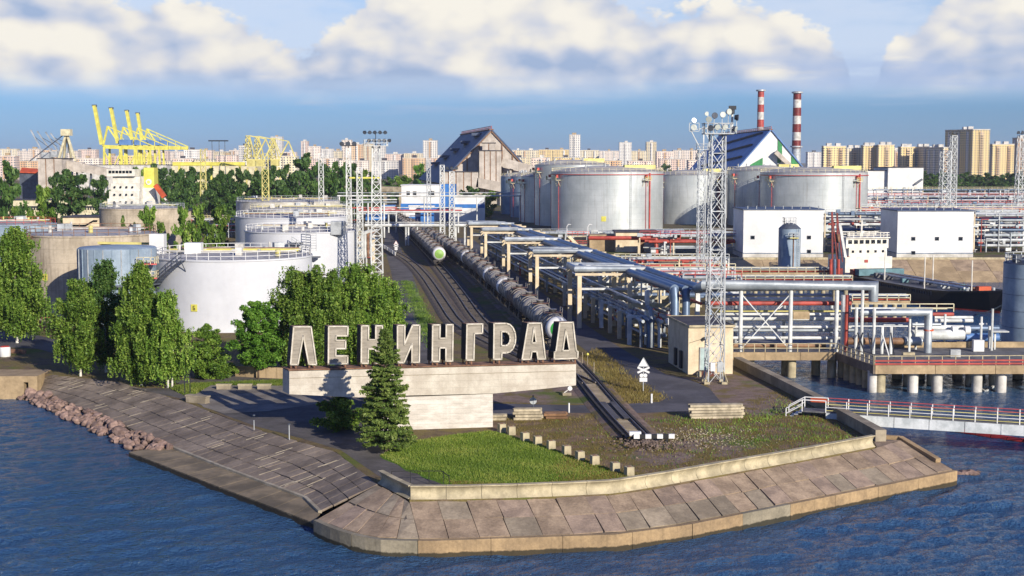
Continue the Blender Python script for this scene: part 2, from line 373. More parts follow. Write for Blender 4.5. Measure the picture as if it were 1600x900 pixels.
# ------------------------------------------------------------------ mesh builder
class MB:
    def __init__(s): s.v = []; s.f = []; s.m = []; s.sm = False
    def add(s, vs, fs, m=0):
        o = len(s.v); s.v.extend(tuple(p) for p in vs)
        for f in fs: s.f.append(tuple(i + o for i in f)); s.m.append(m)
        return s
    def box(s, c, d, rz=0.0, m=0, top=1.0):
        x, y, z = d[0] / 2, d[1] / 2, d[2] / 2; ca, sa = cos(rz), sin(rz)
        vs = []
        for k in (-1, 1):
            t = top if k > 0 else 1
            for a, b in ((-1, -1), (1, -1), (1, 1), (-1, 1)):
                X, Y = a * x * t, b * y * t
                vs.append((c[0] + X * ca - Y * sa, c[1] + X * sa + Y * ca, c[2] + k * z))
        return s.add(vs, [(3, 2, 1, 0), (4, 5, 6, 7), (0, 1, 5, 4), (1, 2, 6, 5), (2, 3, 7, 6), (3, 0, 4, 7)], m)
    def bar(s, p, q, w, h=None, m=0, up=(0, 0, 1)):
        h = h or w; p = Vector(p); q = Vector(q); t = (q - p)
        if t.length < 1e-6: return s
        t.normalize(); u = Vector(up)
        if abs(t.dot(u)) > .98: u = Vector((1, 0, 0)) if abs(t.x) < .9 else Vector((0, 1, 0))
        a = t.cross(u).normalized() * w / 2; b = a.cross(t).normalized() * h / 2
        vs = [e + i * a + j * b for e in (p, q) for i, j in ((-1, -1), (1, -1), (1, 1), (-1, 1))]
        return s.add(vs, [(0, 1, 2, 3), (7, 6, 5, 4), (0, 4, 5, 1), (1, 5, 6, 2), (2, 6, 7, 3), (3, 7, 4, 0)], m)
    def cyl(s, p, q, r, r2=None, n=12, m=0, caps=True):
        r2 = r if r2 is None else r2; p = Vector(p); q = Vector(q); t = (q - p)
        if t.length < 1e-6: return s
        t.normalize()
        u = Vector((0, 0, 1)) if abs(t.z) < .95 else Vector((1, 0, 0))
        a = t.cross(u).normalized(); b = t.cross(a)
        vs = [p + (a * cos(2 * pi * i / n) + b * sin(2 * pi * i / n)) * r for i in range(n)]
        vs += [q + (a * cos(2 * pi * i / n) + b * sin(2 * pi * i / n)) * r2 for i in range(n)]
        fs = [(i, i + n, (i + 1) % n + n, (i + 1) % n) for i in range(n)]
        if caps: fs += [tuple(range(n)), tuple(range(2 * n - 1, n - 1, -1))]
        s.sm = True
        return s.add(vs, fs, m)
    def tube(s, pts, r, n=8, m=0):
        pts = [Vector(p) for p in pts]
        # mitred tube along a path
        rings = []
        prev = None
        for i, p in enumerate(pts):
            t0 = (p - pts[i - 1]).normalized() if i else None
            t1 = (pts[i + 1] - p).normalized() if i < len(pts) - 1 else None
            t = ((t0 or t1) + (t1 or t0)).normalized()
            if prev is None:
                u = Vector((0, 0, 1)) if abs(t.z) < .9 else Vector((1, 0, 0))
                a = t.cross(u).normalized()
            else:
                a = (prev - t * prev.dot(t)).normalized()
            prev = a; b = t.cross(a); k = 1.0
            if t0 and t1: k = 1 / max(.6, math.sqrt((1 + t0.dot(t1)) / 2))
            rings.append([p + (a * cos(2 * pi * j / n) + b * sin(2 * pi * j / n)) * r * k for j in range(n)])
        vs = [v for rg in rings for v in rg]; fs = []
        for i in range(len(pts) - 1):
            for j in range(n):
                fs.append((i * n + j, i * n + (j + 1) % n, (i + 1) * n + (j + 1) % n, (i + 1) * n + j))
        fs += [tuple(range(n - 1, -1, -1)), tuple(range((len(pts) - 1) * n, len(pts) * n))]
        s.sm = True
        return s.add(vs, fs, m)
    def lathe(s, c, prof, n=32, m=0, a0=0.0, a1=2 * pi):
        full = abs(a1 - a0 - 2 * pi) < 1e-6; k = n if full else n + 1
        vs = []
        for r, z in prof:
            for i in range(k):
                t = a0 + (a1 - a0) * i / n
                vs.append((c[0] + r * cos(t), c[1] + r * sin(t), c[2] + z))
        fs = []
        for j in range(len(prof) - 1):
            for i in range(n):
                i2 = (i + 1) % k
                fs.append((j * k + i, j * k + i2, (j + 1) * k + i2, (j + 1) * k + i))
        s.sm = True
        return s.add(vs, fs, m)
    def prism(s, loops, vec, m=0, ms=None):
        """solid: planar outline (first loop) with holes, pushed along vec"""
        loops = [[Vector(p) for p in l] for l in loops]; vec = Vector(vec)
        flat = [p for l in loops for p in l]; n = len(flat)
        tri = geometry.tessellate_polygon(loops)
        nrm = Vector((0, 0, 0))
        for i, p in enumerate(loops[0]): nrm += p.cross(loops[0][(i + 1) % len(loops[0])])
        flip = nrm.dot(vec) > 0
        vs = flat + [p + vec for p in flat]; fs = []
        for t in tri:
            a, b, c = t
            tn = (flat[b] - flat[a]).cross(flat[c] - flat[a])
            if tn.dot(vec) > 0: a, b, c = c, b, a
            fs.append((a, b, c)); 
        s.add(vs, fs, m)
        o = len(s.v) - 2 * n
        for f in fs: s.f.append(tuple(i + n + o for i in reversed(f))); s.m.append(ms if ms is not None else m)
        k = 0
        for li, l in enumerate(loops):
            q = len(l)
            for i in range(q):
                a, b = k + i, k + (i + 1) % q
                f = (a, a + n, b + n, b) if not flip else (a, b, b + n, a + n)
                s.f.append(tuple(x + o for x in f)); s.m.append(ms if ms is not None else m)
            k += q
        return s
    def sheet(s, pts, m=0):
        """flat polygon, facing up"""
        pts = [Vector(p) for p in pts]
        tri = geometry.tessellate_polygon([pts]); fs = []
        for a, b, c in tri:
            if (pts[b] - pts[a]).cross(pts[c] - pts[a]).z < 0: b, c = c, b
            fs.append((a, b, c))
        return s.add(pts, fs, m)

def topmost(o):
    while o.parent: o = o.parent
    return o
LOCAL = set()
def mesh(name, mb, mats, off=(0, 0, 0)):
    me = bpy.data.meshes.new(name)
    ox, oy, oz = off
    me.from_pydata([(x - ox, y - oy, z - oz) for x, y, z in mb.v], [], mb.f)
    if isinstance(mats, str): mats = [mats]
    for k in mats: me.materials.append(MATS[k])
    if len(mats) > 1: me.polygons.foreach_set('material_index', mb.m)
    if mb.sm:
        me.shade_smooth(); me.set_sharp_from_angle(angle=radians(38))
    me.update()
    return me
def link(name, me, parent=None):
    o = bpy.data.objects.new(name, me); COL.objects.link(o)
    if parent: o.parent = parent
    return o
def part(name, mb, mats, parent, label=None, stuff=False):
    top = topmost(parent)
    off = top.location if top.name not in LOCAL else (0, 0, 0)
    o = link(name, mesh(name, mb, mats, off), parent)
    if label: o['label'] = label
    if stuff: o['kind'] = 'stuff'
    return o
def tag(o, label, cat, group=None):
    o['label'] = label; o['category'] = cat
    if group: o['group'] = group
    return o
def thing(name, label, cat, loc=(0, 0, 0), group=None, rz=None):
    o = bpy.data.objects.new(name, None); COL.objects.link(o); o.location = loc; o.empty_display_size = .5
    tag(o, label, cat, group)
    if rz is not None: o.rotation_euler.z = rz; LOCAL.add(o.name)
    return o
def one(name, mb, mats, label, cat, loc=(0, 0, 0), group=None):
    return tag(_at(name, mb, mats, loc), label, cat, group)
def _at(name, mb, mats, loc):
    o = link(name, mesh(name, mb, mats, loc)); o.location = loc; return o
def struct(name, mb, mats, parent=None, loc=(0, 0, 0)):
    o = _at(name, mb, mats, loc) if parent is None else part(name, mb, mats, parent)
    if parent is None: o['kind'] = 'structure'
    return o
def structroot(name, loc=(0, 0, 0)):
    o = bpy.data.objects.new(name, None); COL.objects.link(o); o.location = loc; o['kind'] = 'structure'; return o
def copy_tree(o, parent=None):
    c = o.copy(); COL.objects.link(c)
    if parent: c.parent = parent; c.matrix_parent_inverse = o.matrix_parent_inverse
    for ch in list(o.children): copy_tree(ch, c)
    return c
ORD = 'first second third fourth fifth sixth seventh eighth ninth tenth eleventh twelfth thirteenth fourteenth fifteenth sixteenth seventeenth eighteenth nineteenth twentieth'.split()
def lerp(a, b, t): return a + (b - a) * t
class Line:
    """polyline sampled by arc length"""
    def __init__(s, pts):
        s.p = [Vector(p) for p in pts]; s.d = [0.0]
        for a, b in zip(s.p, s.p[1:]): s.d.append(s.d[-1] + (b - a).length)
        s.L = s.d[-1]
    def at(s, d):
        d = min(max(d, 0), s.L)
        for i in range(len(s.p) - 1):
            if d <= s.d[i + 1] or i == len(s.p) - 2:
                return s.p[i].lerp(s.p[i + 1], (d - s.d[i]) / max(1e-9, s.d[i + 1] - s.d[i]))
    def u(s, t): return s.at(t * s.L)
def smooth(pts, k=2):
    pts = [Vector(p) for p in pts]
    for _ in range(k):
        q = [pts[0]]
        for a, b in zip(pts, pts[1:]): q += [a.lerp(b, .25), a.lerp(b, .75)]
        q.append(pts[-1]); pts = q
    return pts
def offset(pts, d):
    """shift a polyline sideways (left positive) in plan"""
    out = []
    for i, p in enumerate(pts):
        a = pts[max(0, i - 1)]; b = pts[min(len(pts) - 1, i + 1)]
        t = (b - a); t.z = 0; t.normalize(); out.append(p + Vector((-t.y, t.x, 0)) * d)
    return out
def ribbon(mb, a, b, m=0):
    n = len(a)
    vs = list(a) + list(b)
    fs = []
    for i in range(n - 1):
        f = (i, i + 1, n + i + 1, n + i)
        p = [Vector(vs[j]) for j in f]
        if (p[1] - p[0]).cross(p[2] - p[0]).z < 0: f = f[::-1]
        fs.append(f)
    return mb.add(vs, fs, m)
def railing(mb, pts, h=1.0, step=1.6, r=.03, rails=(1.0, .5), m=0):
    ln = Line(pts); n = max(1, int(ln.L / step))
    for i in range(n + 1):
        p = ln.u(i / n); mb.bar(p, p + Vector((0, 0, h)), r * 2, m=m)
    for k in rails:
        q = [p + Vector((0, 0, h * k)) for p in ln.p]
        for a, b in zip(q, q[1:]): mb.bar(a, b, r * 2, m=m)
    return mb
def lattice(mb, x, y, z0, z1, w0, w1, n, leg=.12, br=.06, m=0, rz=0.0):
    cs = [(-1, -1), (1, -1), (1, 1), (-1, 1)]; ca, sa = cos(rz), sin(rz)
    def c(k, t):
        w = lerp(w0, w1, t) / 2; X, Y = cs[k][0] * w, cs[k][1] * w
        return Vector((x + X * ca - Y * sa, y + X * sa + Y * ca, lerp(z0, z1, t)))
    for i in range(n):
        a, b = i / n, (i + 1) / n
        for k in range(4):
            j = (k + 1) % 4
            mb.bar(c(k, b), c(j, b), br); mb.bar(c(k, a), c(j, b), br); mb.bar(c(j, a), c(k, b), br)
    return [(c(k, 0), c(k, 1)) for k in range(4)]

# ------------------------------------------------------------------ foliage
NR = np.random.default_rng(5)
def leaf_mesh(name, cen, size, mname, up=.35, aspect=1.6, droop=0.0, cval=None):
    """many small leaf faces: one bent quad each"""
    n = len(cen); cen = np.asarray(cen, float)
    nrm = NR.normal(size=(n, 3)); nrm[:, 2] = np.abs(nrm[:, 2]) + up; nrm /= np.linalg.norm(nrm, axis=1)[:, None]
    t = NR.normal(size=(n, 3)); t[:, 2] -= droop * 2.5
    t -= nrm * (t * nrm).sum(1)[:, None]; t /= np.linalg.norm(t, axis=1)[:, None]
    b = np.cross(nrm, t)
    s = (size * NR.uniform(.6, 1.35, n))[:, None]
    v = np.empty((n, 4, 3))
    v[:, 0] = cen - t * s * aspect * .5; v[:, 1] = cen + b * s * .5
    v[:, 2] = cen + t * s * aspect * .5; v[:, 3] = cen - b * s * .5
    me = bpy.data.meshes.new(name); me.vertices.add(4 * n); me.vertices.foreach_set('co', v.ravel())
    me.loops.add(4 * n); me.loops.foreach_set('vertex_index', np.arange(4 * n))
    me.polygons.add(n); me.polygons.foreach_set('loop_start', np.arange(0, 4 * n, 4)); me.polygons.foreach_set('loop_total', np.full(n, 4))
    me.update(calc_edges=True)
    at = me.attributes.new('leaf', 'FLOAT', 'POINT')
    cv = NR.uniform(0, 1, n) if cval is None else np.clip(cval + NR.normal(0, .18, n), 0, 1)
    at.data.foreach_set('value', np.repeat(cv, 4))
    me.materials.append(MATS[mname]); me.validate()
    return me
def crown_pts(n, h0, h1, rad, clumps=40, shape='round', cr=.28, seed=0, drop=0.0):
    """leaf positions gathered in clumps through the crown volume, returns points and a tone per clump"""
    r = np.random.default_rng(seed)
    pts = []; tone = []
    cc = []; limbs = []
    def width(t):
        if shape == 'round': return math.sqrt(max(0, 1 - (2 * t - .92) ** 2 * .92))
        if shape == 'birch': return (1 - t) ** .6 * min(1, .5 + 2.0 * t)
        if shape == 'cone': return (1 - t) * .95 + .05
        return min(1, .35 + t * 3) * (1 - t ** 3) ** .5
    nl = max(8, clumps // 4)
    for i in range(nl):                            # clumps sit along limbs, so there are gaps between them
        t = (i + r.uniform(0, 1)) / nl; w = width(t); a = 2.4 * i + r.uniform(-.5, .5); L = w * rad * r.uniform(.62, 1.18); z0 = h0 + (h1 - h0) * max(0, t * .97 - .06); z1 = h0 + (h1 - h0) * min(.985, t + .05 * L / max(rad, .1))
        limbs.append((a, L, z0, z1))
        k = max(2, int(round(4 * (.4 + w))))
        for u in np.linspace(.30, 1, k): cc.append((L * u * cos(a) + r.normal(0, .08 * rad), L * u * sin(a) + r.normal(0, .08 * rad), z0 + (z1 - z0) * u + r.normal(0, .15), max(.25, w) * (.75 + .35 * (1 - u))))
    clumps = len(cc)
    per = max(1, n // clumps)
    for cx, cy, cz, w in cc:
        k = int(per * r.uniform(.5, 1.5)); s = rad * cr * r.uniform(.45, 1.3) * (.5 + .5 * w)
        d = r.normal(size=(k, 3)); d /= np.linalg.norm(d, axis=1)[:, None]; d *= (r.uniform(.1, 1, k) ** .45)[:, None]
        p = d * s * np.array((1, 1, .75 + drop))
        if drop: p[:, 2] -= drop * s * (1 + np.abs(p[:, 0]) / s)
        pts.append(p + (cx, cy, cz)); tone.append(np.full(k, r.uniform(.15, .8)))
    if drop > .3:                                  # drooping twigs: leaves strung below one another
        m = n // 22
        for _ in range(m):
            cx, cy, cz, w = cc[r.integers(len(cc))]; a = r.uniform(0, 2 * pi); q = rad * cr * r.uniform(.3, 1.25)
            k = int(r.integers(7, 16)); ln = r.uniform(.7, 2.1)
            x = cx * 1.04 + q * cos(a) + r.normal(0, .05, k); y = cy * 1.04 + q * sin(a) + r.normal(0, .05, k)
            pts.append(np.stack([x, y, cz + .3 - np.linspace(0, ln, k)], 1)); tone.append(np.full(k, r.uniform(.35, .95)))
    return np.vstack(pts), np.concatenate(tone), limbs
def trunk_mb(h, r, lean=(0, 0), limbs=6, lrad=2.0, h0=.25, seed=0, hs=1.0):
    mb = MB(); q = random.Random(seed)
    pts = [Vector((lean[0] * (i / 5) ** 1.4 + q.uniform(-.04, .04) * h * .12, lean[1] * (i / 5) ** 1.4 + q.uniform(-.04, .04) * h * .12, h * i / 5)) for i in range(6)]
    for i in range(5): mb.cyl(pts[i], pts[i + 1], r * (1 - i * .17), r * (1 - (i + 1) * .17), 8, caps=i in (0, 4))
    for k in range(limbs):
        t = h0 + (.92 - h0) * (k + .5) / limbs; i = int(t * 5); p = pts[i].lerp(pts[i + 1], t * 5 - i)
        a = q.uniform(0, 2 * pi); L = lrad * q.uniform(.5, .9) * (1 - t * .6)
        m1 = p + Vector((cos(a) * L * .55, sin(a) * L * .55, L * .35 * hs)); e = p + Vector((cos(a) * L, sin(a) * L, L * .55 * hs))
        mb.cyl(p, m1, r * .34 * (1.1 - t), r * .2 * (1.1 - t), 5); mb.cyl(m1, e, r * .2 * (1.1 - t), r * .06, 5)
    return mb
def tree(name, label, cat, loc, h, rad, kind='round', leaf='leaf_bright', n=6000, size=.28, base=.18, seed=1, bark='bark', tr=.16, trunks=1,
         clumps=60, drop=0.0, group=None, cr=.28, aspect=1.6):
    t = thing(name, label, cat, loc, group)
    LOCAL.add(t.name)
    pts, tone, limbs = crown_pts(n, h * base, h, rad, clumps, kind, cr, seed, drop)
    for k in range(trunks):
        mb = trunk_mb(h * (.95 - .12 * k), tr * (1 - .25 * k), ((k * .8 - (trunks - 1) * .3), .1 * k), 0, rad * .9, base + .05, seed + k)
        if k: mb.v = [(x + .45 * k, y + .2 * k, z) for x, y, z in mb.v]
        part('trunk', mb, bark, t)
    mb = MB()
    for a, L, z0, z1 in limbs:
        m_ = Vector((L * .5 * cos(a), L * .5 * sin(a), (z0 + z1) / 2 + .08 * L)); rr = .05 + .018 * L
        mb.cyl((0, 0, z0), m_, rr, rr * .6, 5, caps=False); mb.cyl(m_, (L * cos(a), L * sin(a), z1), rr * .6, .015, 5, caps=False)
    part('limbs', mb, 'bark', t)
    me = leaf_mesh('crown', pts, size, leaf, droop=drop, cval=tone, aspect=aspect)
    link('crown', me, t)
    return t
# ================================================================== setting: water and land
def water_mesh():
    """still water with real wavelets in front and in the basin, flat sheets around it"""
    xs = np.arange(-86, 104.01, .33); ys = [70.0]
    while ys[-1] < 335: ys.append(ys[-1] + .30 * max(1.0, ys[-1] / 105) ** 1.5)
    ys = np.array(ys); gx, gy = np.meshgrid(xs, ys); z = np.zeros_like(gx); r = np.random.default_rng(12)
    for i in range(38):
        lam = .8 * (4.6 / .8) ** (i / 37); th = radians(-62) + r.normal(0, .62); k = 2 * pi / lam; ph = r.uniform(0, 6.28)
        wob = .8 * np.sin(gx * .05 + r.uniform(0, 6)) + .8 * np.sin(gy * .07 + r.uniform(0, 6))
        z += .0104 * lam * np.sin(k * (gx * cos(th) + gy * sin(th)) + ph + wob)
    gust = .62 + .38 * np.sin(gx * .045 + 1.1 * np.sin(gy * .05)) * np.sin(gy * .062 + .9 * np.sin(gx * .03) + 1.0)
    fade = np.clip((gx - xs[0]) / 4, 0, 1) * np.clip((xs[-1] - gx) / 4, 0, 1) * np.clip((gy - 70) / 3, 0, 1) * np.clip((335 - gy) / 20, 0, 1)
    shelter = 1 - .55 * np.clip((gx - 24) / 8, 0, 1) * np.clip((gy - 118) / 10, 0, 1)
    z *= gust * fade * shelter
    ny, nx = z.shape; v = np.stack([gx, gy, z], 2).reshape(-1, 3)
    idx = np.arange(nx * ny).reshape(ny, nx); f = np.stack([idx[:-1, :-1], idx[:-1, 1:], idx[1:, 1:], idx[1:, :-1]], 2).reshape(-1, 4)
    x0, x1, y0, y1 = xs[0], xs[-1], ys[0], ys[-1]; n0 = len(v)
    ex = np.array([(-9000, -600, 0), (9000, -600, 0), (9000, y0, 0), (-9000, y0, 0), (-9000, y0, 0), (x0, y0, 0), (x0, y1, 0), (-9000, y1, 0), (x1, y0, 0), (9000, y0, 0), (9000, y1, 0), (x1, y1, 0), (-9000, y1, 0), (9000, y1, 0), (9000, 12000, 0), (-9000, 12000, 0)], float)
    v = np.vstack([v, ex]); f = np.vstack([f, np.arange(16).reshape(4, 4) + n0])
    me = bpy.data.meshes.new('water'); me.vertices.add(len(v)); me.vertices.foreach_set('co', v.ravel()); me.loops.add(f.size); me.loops.foreach_set('vertex_index', f.ravel())
    me.polygons.add(len(f)); me.polygons.foreach_set('loop_start', np.arange(0, f.size, 4)); me.polygons.foreach_set('loop_total', np.full(len(f), 4)); me.update(calc_edges=True)
    me.shade_smooth(); me.materials.append(MATS['water']); o = link('water', me); o['kind'] = 'structure'
water_mesh()
crest_left = [P(-60, 570), P(82, 585), P(185, 597), P(295, 630), P(400, 670), P(525, 706), P(590, 757)]
base_near = [P(590, 757), P(640, 781), P(720, 780), P(800, 778), P(880, 775), P(960, 771), P(1040, 758), P(1116, 744), P(1240, 722), P(1370, 698)]
wall_in = [P(1366, 690), P(1275, 637), P(1210, 603), P(1145, 571)]
shore_right = [P(1146, 556), P(1140, 520), P(1130, 470), Vector((36, 300, ZG)), Vector((36, 325, ZG))]
outline = [Vector((-9000, 230, ZG)), Vector((-400, 190, ZG)), Vector((-95, 172, ZG))] + crest_left + base_near[1:] + wall_in + shore_right + \
          [Vector((700, 325, ZG)), Vector((9000, 325, ZG)), Vector((9000, 11000, ZG)), Vector((-9000, 11000, ZG))]
dock = [Vector((-210, 470, ZG)), Vector((-100, 470, ZG)), Vector((-100, 505, ZG)), Vector((-210, 505, ZG))]
mb = MB()
loops = [outline, dock]
flat = outline + dock
tri = geometry.tessellate_polygon(loops); fs = []
for a, b, c in tri:
    if (flat[b] - flat[a]).cross(flat[c] - flat[a]).z < 0: b, c = c, b
    fs.append((a, b, c))
mb.add(flat, fs)
for lp in loops:
    for i, p in enumerate(lp):
        q = lp[(i + 1) % len(lp)]
        mb.add([p, q, (q.x, q.y, -1.5), (p.x, p.y, -1.5)], [(0, 1, 2, 3)])
struct('ground', mb, 'ground')

# ------------------------------------------------------------------ near slope: slabs, toe wall, parapet
def slabs(root, top, bot, ncol, nrow, matn, thick=.16, gap=.026, seed=3, lift=.03, special=None, jit=1.0):
    """a sloping revetment of separate slabs between two lines"""
    q = random.Random(seed); T, B = Line(top), Line(bot)
    us = [0.0]
    for i in range(ncol): us.append(us[-1] + q.uniform(.82, 1.18))
    us = [u / us[-1] for u in us]
    for i in range(ncol):
        for j in range(nrow):
            a, b = j / nrow, (j + 1) / nrow
            c = [T.u(us[i]).lerp(B.u(us[i]), a), T.u(us[i + 1]).lerp(B.u(us[i + 1]), a),
                 T.u(us[i + 1]).lerp(B.u(us[i + 1]), b), T.u(us[i]).lerp(B.u(us[i]), b)]
            n = (c[1] - c[0]).cross(c[3] - c[0]).normalized()
            if n.z < 0: n = -n
            cen = sum(c, Vector()) / 4
            g = gap / 2
            tl = (q.uniform(-.012, .02) + q.choice((0, 0, 0, .03))) * jit
            c = [p + (cen - p).normalized() * (g * 1.4 + q.choice((0, 0, 0, .05, .10))) + n * (lift + tl + q.uniform(-.012, .012) * jit) for p in c]
            vs = c + [p - n * thick for p in c]
            mb = MB(); mb.add(vs, [(0, 1, 2, 3), (0, 4, 5, 1), (1, 5, 6, 2), (2, 6, 7, 3), (3, 7, 4, 0)])
            if (c[1] - c[0]).cross(c[2] - c[0]).z < 0: mb.f = [f[::-1] for f in mb.f]
            m = matn if not special else special(i, j, q)
            part('slab', mb, m, root)
def under(root, top, bot, m='slab_core'):
    mb = MB(); ribbon(mb, [p + Vector((0, 0, -.06)) for p in top], [p + Vector((0, 0, -.06)) for p in bot]); part('bedding', mb, m, root)
emb = structroot('embankment', base_near[4].copy())
ZA = 1.1
top_n = [P(640, 784), P(720, 783), P(800, 781), P(880, 778), P(960, 774), P(1040, 761), P(1116, 747), P(1240, 725), P(1370, 701), P(1408, 687)]
bot_n = [P(*p, ZA) for p in ((655, 842), (738, 841), (822, 837.5), (903, 835), (985, 829), (1075, 816.5), (1165, 799.5), (1305, 771), (1440, 745), (1488, 734))]
def resample(pts, n):
    l = Line(pts); return [l.u(i / (n - 1)) for i in range(n)]
# matched lines so that the joints run down the slope
under(emb, top_n, bot_n)
MIXS = lambda i, j, q: q.choice(['slab_warm', 'slab_warm', 'slab_pink', 'slab_grey'])
slabs(emb, top_n, bot_n, 25, 2, 'slab_warm', seed=5, lift=.02, special=MIXS)
top_w = [P(590, 758), P(612, 769), P(640, 784)]
bot_w = [P(496, 812, ZA), P(522, 824, ZA), P(560, 835, ZA), P(602, 841, ZA), P(655, 842, ZA)]
top_w = resample(top_w, 8); bot_w = resample(smooth(bot_w, 1), 8)
under(emb, top_w, bot_w)
slabs(emb, top_w, bot_w, 6, 2, 'slab_warm', seed=8, lift=.02, special=MIXS)
# closing face between this slope and the lower slope on its left
mb = MB(); a, b = top_w[0], bot_w[0]
mb.add([a + Vector((0, 0, .02)), b + Vector((0, 0, .02)), b - Vector((0, 0, 1.6)), a - Vector((0, 0, 1.4))], [(0, 1, 2, 3)]); part('end_face', mb, 'slab_dark', emb)
# toe wall in blocks
toe = [p.copy() for p in smooth([P(496, 812, ZA), P(522, 824, ZA), P(560, 836, ZA), P(602, 843, ZA)], 1)] + [P(672, 844, ZA), P(800, 839.5, ZA), P(960, 834, ZA), P(1072, 819, ZA), P(1359, 761.5, ZA), P(1491, 735, ZA)]
L = Line(toe); nb = 12
for i in range(nb):
    k = 4; ps = [L.u((i + (t / k)) / nb + (.00022 if t == 0 else -.00022 if t == k else 0)) for t in range(k + 1)]
    o = offset(ps, -.32); inn = offset(ps, .12)
    mb = MB()
    vs = []; fs = []
    for a, b in zip(o, inn):
        vs += [(a.x, a.y, ZA + .03), (b.x, b.y, ZA + .03), (b.x, b.y, -.8), (a.x, a.y, -.8)]
    for t in range(k):
        q = t * 4
        fs += [(q, q + 4, q + 5, q + 1), (q + 3, q + 7, q + 4, q), (q + 1, q + 5, q + 6, q + 2)]
    fs += [(0, 1, 2, 3), (4 * k + 3, 4 * k + 2, 4 * k + 1, 4 * k)]
    mb.add(vs, fs); part('toe_block', mb, 'apron_grey' if i in (0, 1, 7) else 'apron', emb)
# right end: coping and return face
mb = MB(); mb.bar(P(1406, 686) + Vector((0, 0, .1)), P(1466, 720, 1.65) + Vector((0, 0, .02)), .5, .35)
mb.bar(P(1374, 684) + Vector((0, 0, .1)), P(1406, 686) + Vector((0, 0, .1)), .45, .35); part('coping', mb, 'apron', emb)
mb = MB(); a, b = P(1408, 687), P(1491, 734.5, ZA)
mb.add([a, b, (b.x, b.y, -1), (a.x, a.y, -1)], [(0, 1, 2, 3)]); c = P(1366, 690)
mb.add([a, c, (c.x, c.y, -1), (a.x, a.y, -1)], [(0, 1, 2, 3)]); mb.add([a, c, P(1370, 701)], [(0, 1, 2)]); part('end_face', mb, 'slab_warm', emb)
# parapet with a curled water face
par = thing('parapet', 'pale curved concrete parapet running along the top of the sloping stone tip', 'parapet wall', base_near[4].copy())
pp = [P(590, 755), P(614, 768), P(638, 779.5)]
pq = [P(641, 780.5), P(720, 780), P(800, 778), P(880, 775), P(960, 771), P(1040, 758), P(1116, 744), P(1240, 722), P(1368, 698)]
PROF = [(.02, 0), (-.20, .16), (-.31, .36), (-.30, .58), (-.18, .80), (-.02, .90), (-.02, .97), (-.46, .97), (-.62, 0)]
def parapet_seg(ps, name='wall_segment'):
    mb = MB(); rows = []
    for i, p in enumerate(ps):
        a = ps[max(0, i - 1)]; b = ps[min(len(ps) - 1, i + 1)]; t = (b - a); t.z = 0; t.normalize(); o = Vector((t.y, -t.x, 0))
        rows.append([p + o * d + Vector((0, 0, z)) for d, z in PROF])
    n = len(PROF); vs = [v for r in rows for v in r]; fs = []
    for i in range(len(rows) - 1):
        for j in range(n - 1): fs.append((i * n + j, (i + 1) * n + j, (i + 1) * n + j + 1, i * n + j + 1))
    fs += [tuple(range(n)), tuple(range(len(vs) - 1, len(vs) - n - 1, -1))]
    mb.add(vs, fs); mb.sm = True; part(name, mb, 'parapet', par)
l2 = Line(pq); ns = 17
for i in range(ns):
    parapet_seg([l2.u((i + t) / ns) for t in (.006, .33, .66, .994)])
l3 = Line(pp)
for i in range(3): parapet_seg([l3.u((i + t) / 3) for t in (.0 if i == 0 else .01, .5, .99)])
# ------------------------------------------------------------------ left slope, berm, riprap
emb2 = structroot('long_slope', P(295, 660))
ZT = .6
top_l = [P(82, 585), P(135, 591), P(185, 597), P(240, 613), P(295, 630), P(350, 652), P(400, 670), P(460, 688), P(525, 706), P(590, 757)]
bot_l = [P(30, 605, ZT), P(64, 616, ZT), P(100, 627, ZT), P(158, 650, ZT), P(215, 675, ZT), P(272, 701, ZT), P(345, 729, ZT), P(412, 754, ZT), P(477, 778, ZT), P(498, 800, ZT)]
under(emb2, top_l, bot_l, 'concrete')
def dark_or(i, j, q): return q.choice(['slab_dark'])
slabs(emb2, top_l, bot_l, 46, 4, 'slab_dark', seed=21, special=dark_or, gap=.03, jit=.35)
q = random.Random(4); T, B = Line(top_l), Line(bot_l)
for k in range(46):                                   # pale mortar showing in some joints
    u = q.uniform(.05, .97); a = q.uniform(0, .8); b = min(1, a + q.uniform(.12, .3))
    p = T.u(u).lerp(B.u(u), a); r = T.u(u).lerp(B.u(u), b)
    mb = MB(); mb.bar(p + Vector((0, 0, .035)), r + Vector((0, 0, .035)), q.uniform(.03, .07), .05); part('mortar_line', mb, 'mortar', emb2)
berm_in = [P(262, 697, ZT), P(345, 730, ZT), P(412, 755, ZT), P(477, 779, ZT), P(500, 801, ZT)]
berm_out = [P(201, 706, .45), P(272, 733, .45), P(344, 761, .45), P(418, 789, .45), P(491, 817, .45)]
a_, b_ = Line(berm_in), Line(berm_out)
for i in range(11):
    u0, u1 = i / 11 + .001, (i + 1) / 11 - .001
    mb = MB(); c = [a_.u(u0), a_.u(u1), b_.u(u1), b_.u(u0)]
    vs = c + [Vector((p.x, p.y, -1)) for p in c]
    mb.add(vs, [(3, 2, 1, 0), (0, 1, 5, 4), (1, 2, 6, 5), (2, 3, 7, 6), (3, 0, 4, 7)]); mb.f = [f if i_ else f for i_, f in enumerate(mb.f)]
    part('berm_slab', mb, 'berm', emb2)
mb = MB(); ps = [p + Vector((0, 0, .06)) for p in berm_in]
for a, b in zip(ps, ps[1:]): mb.bar(a, b, .28, .22)
part('toe_kerb', mb, 'mortar', emb2)
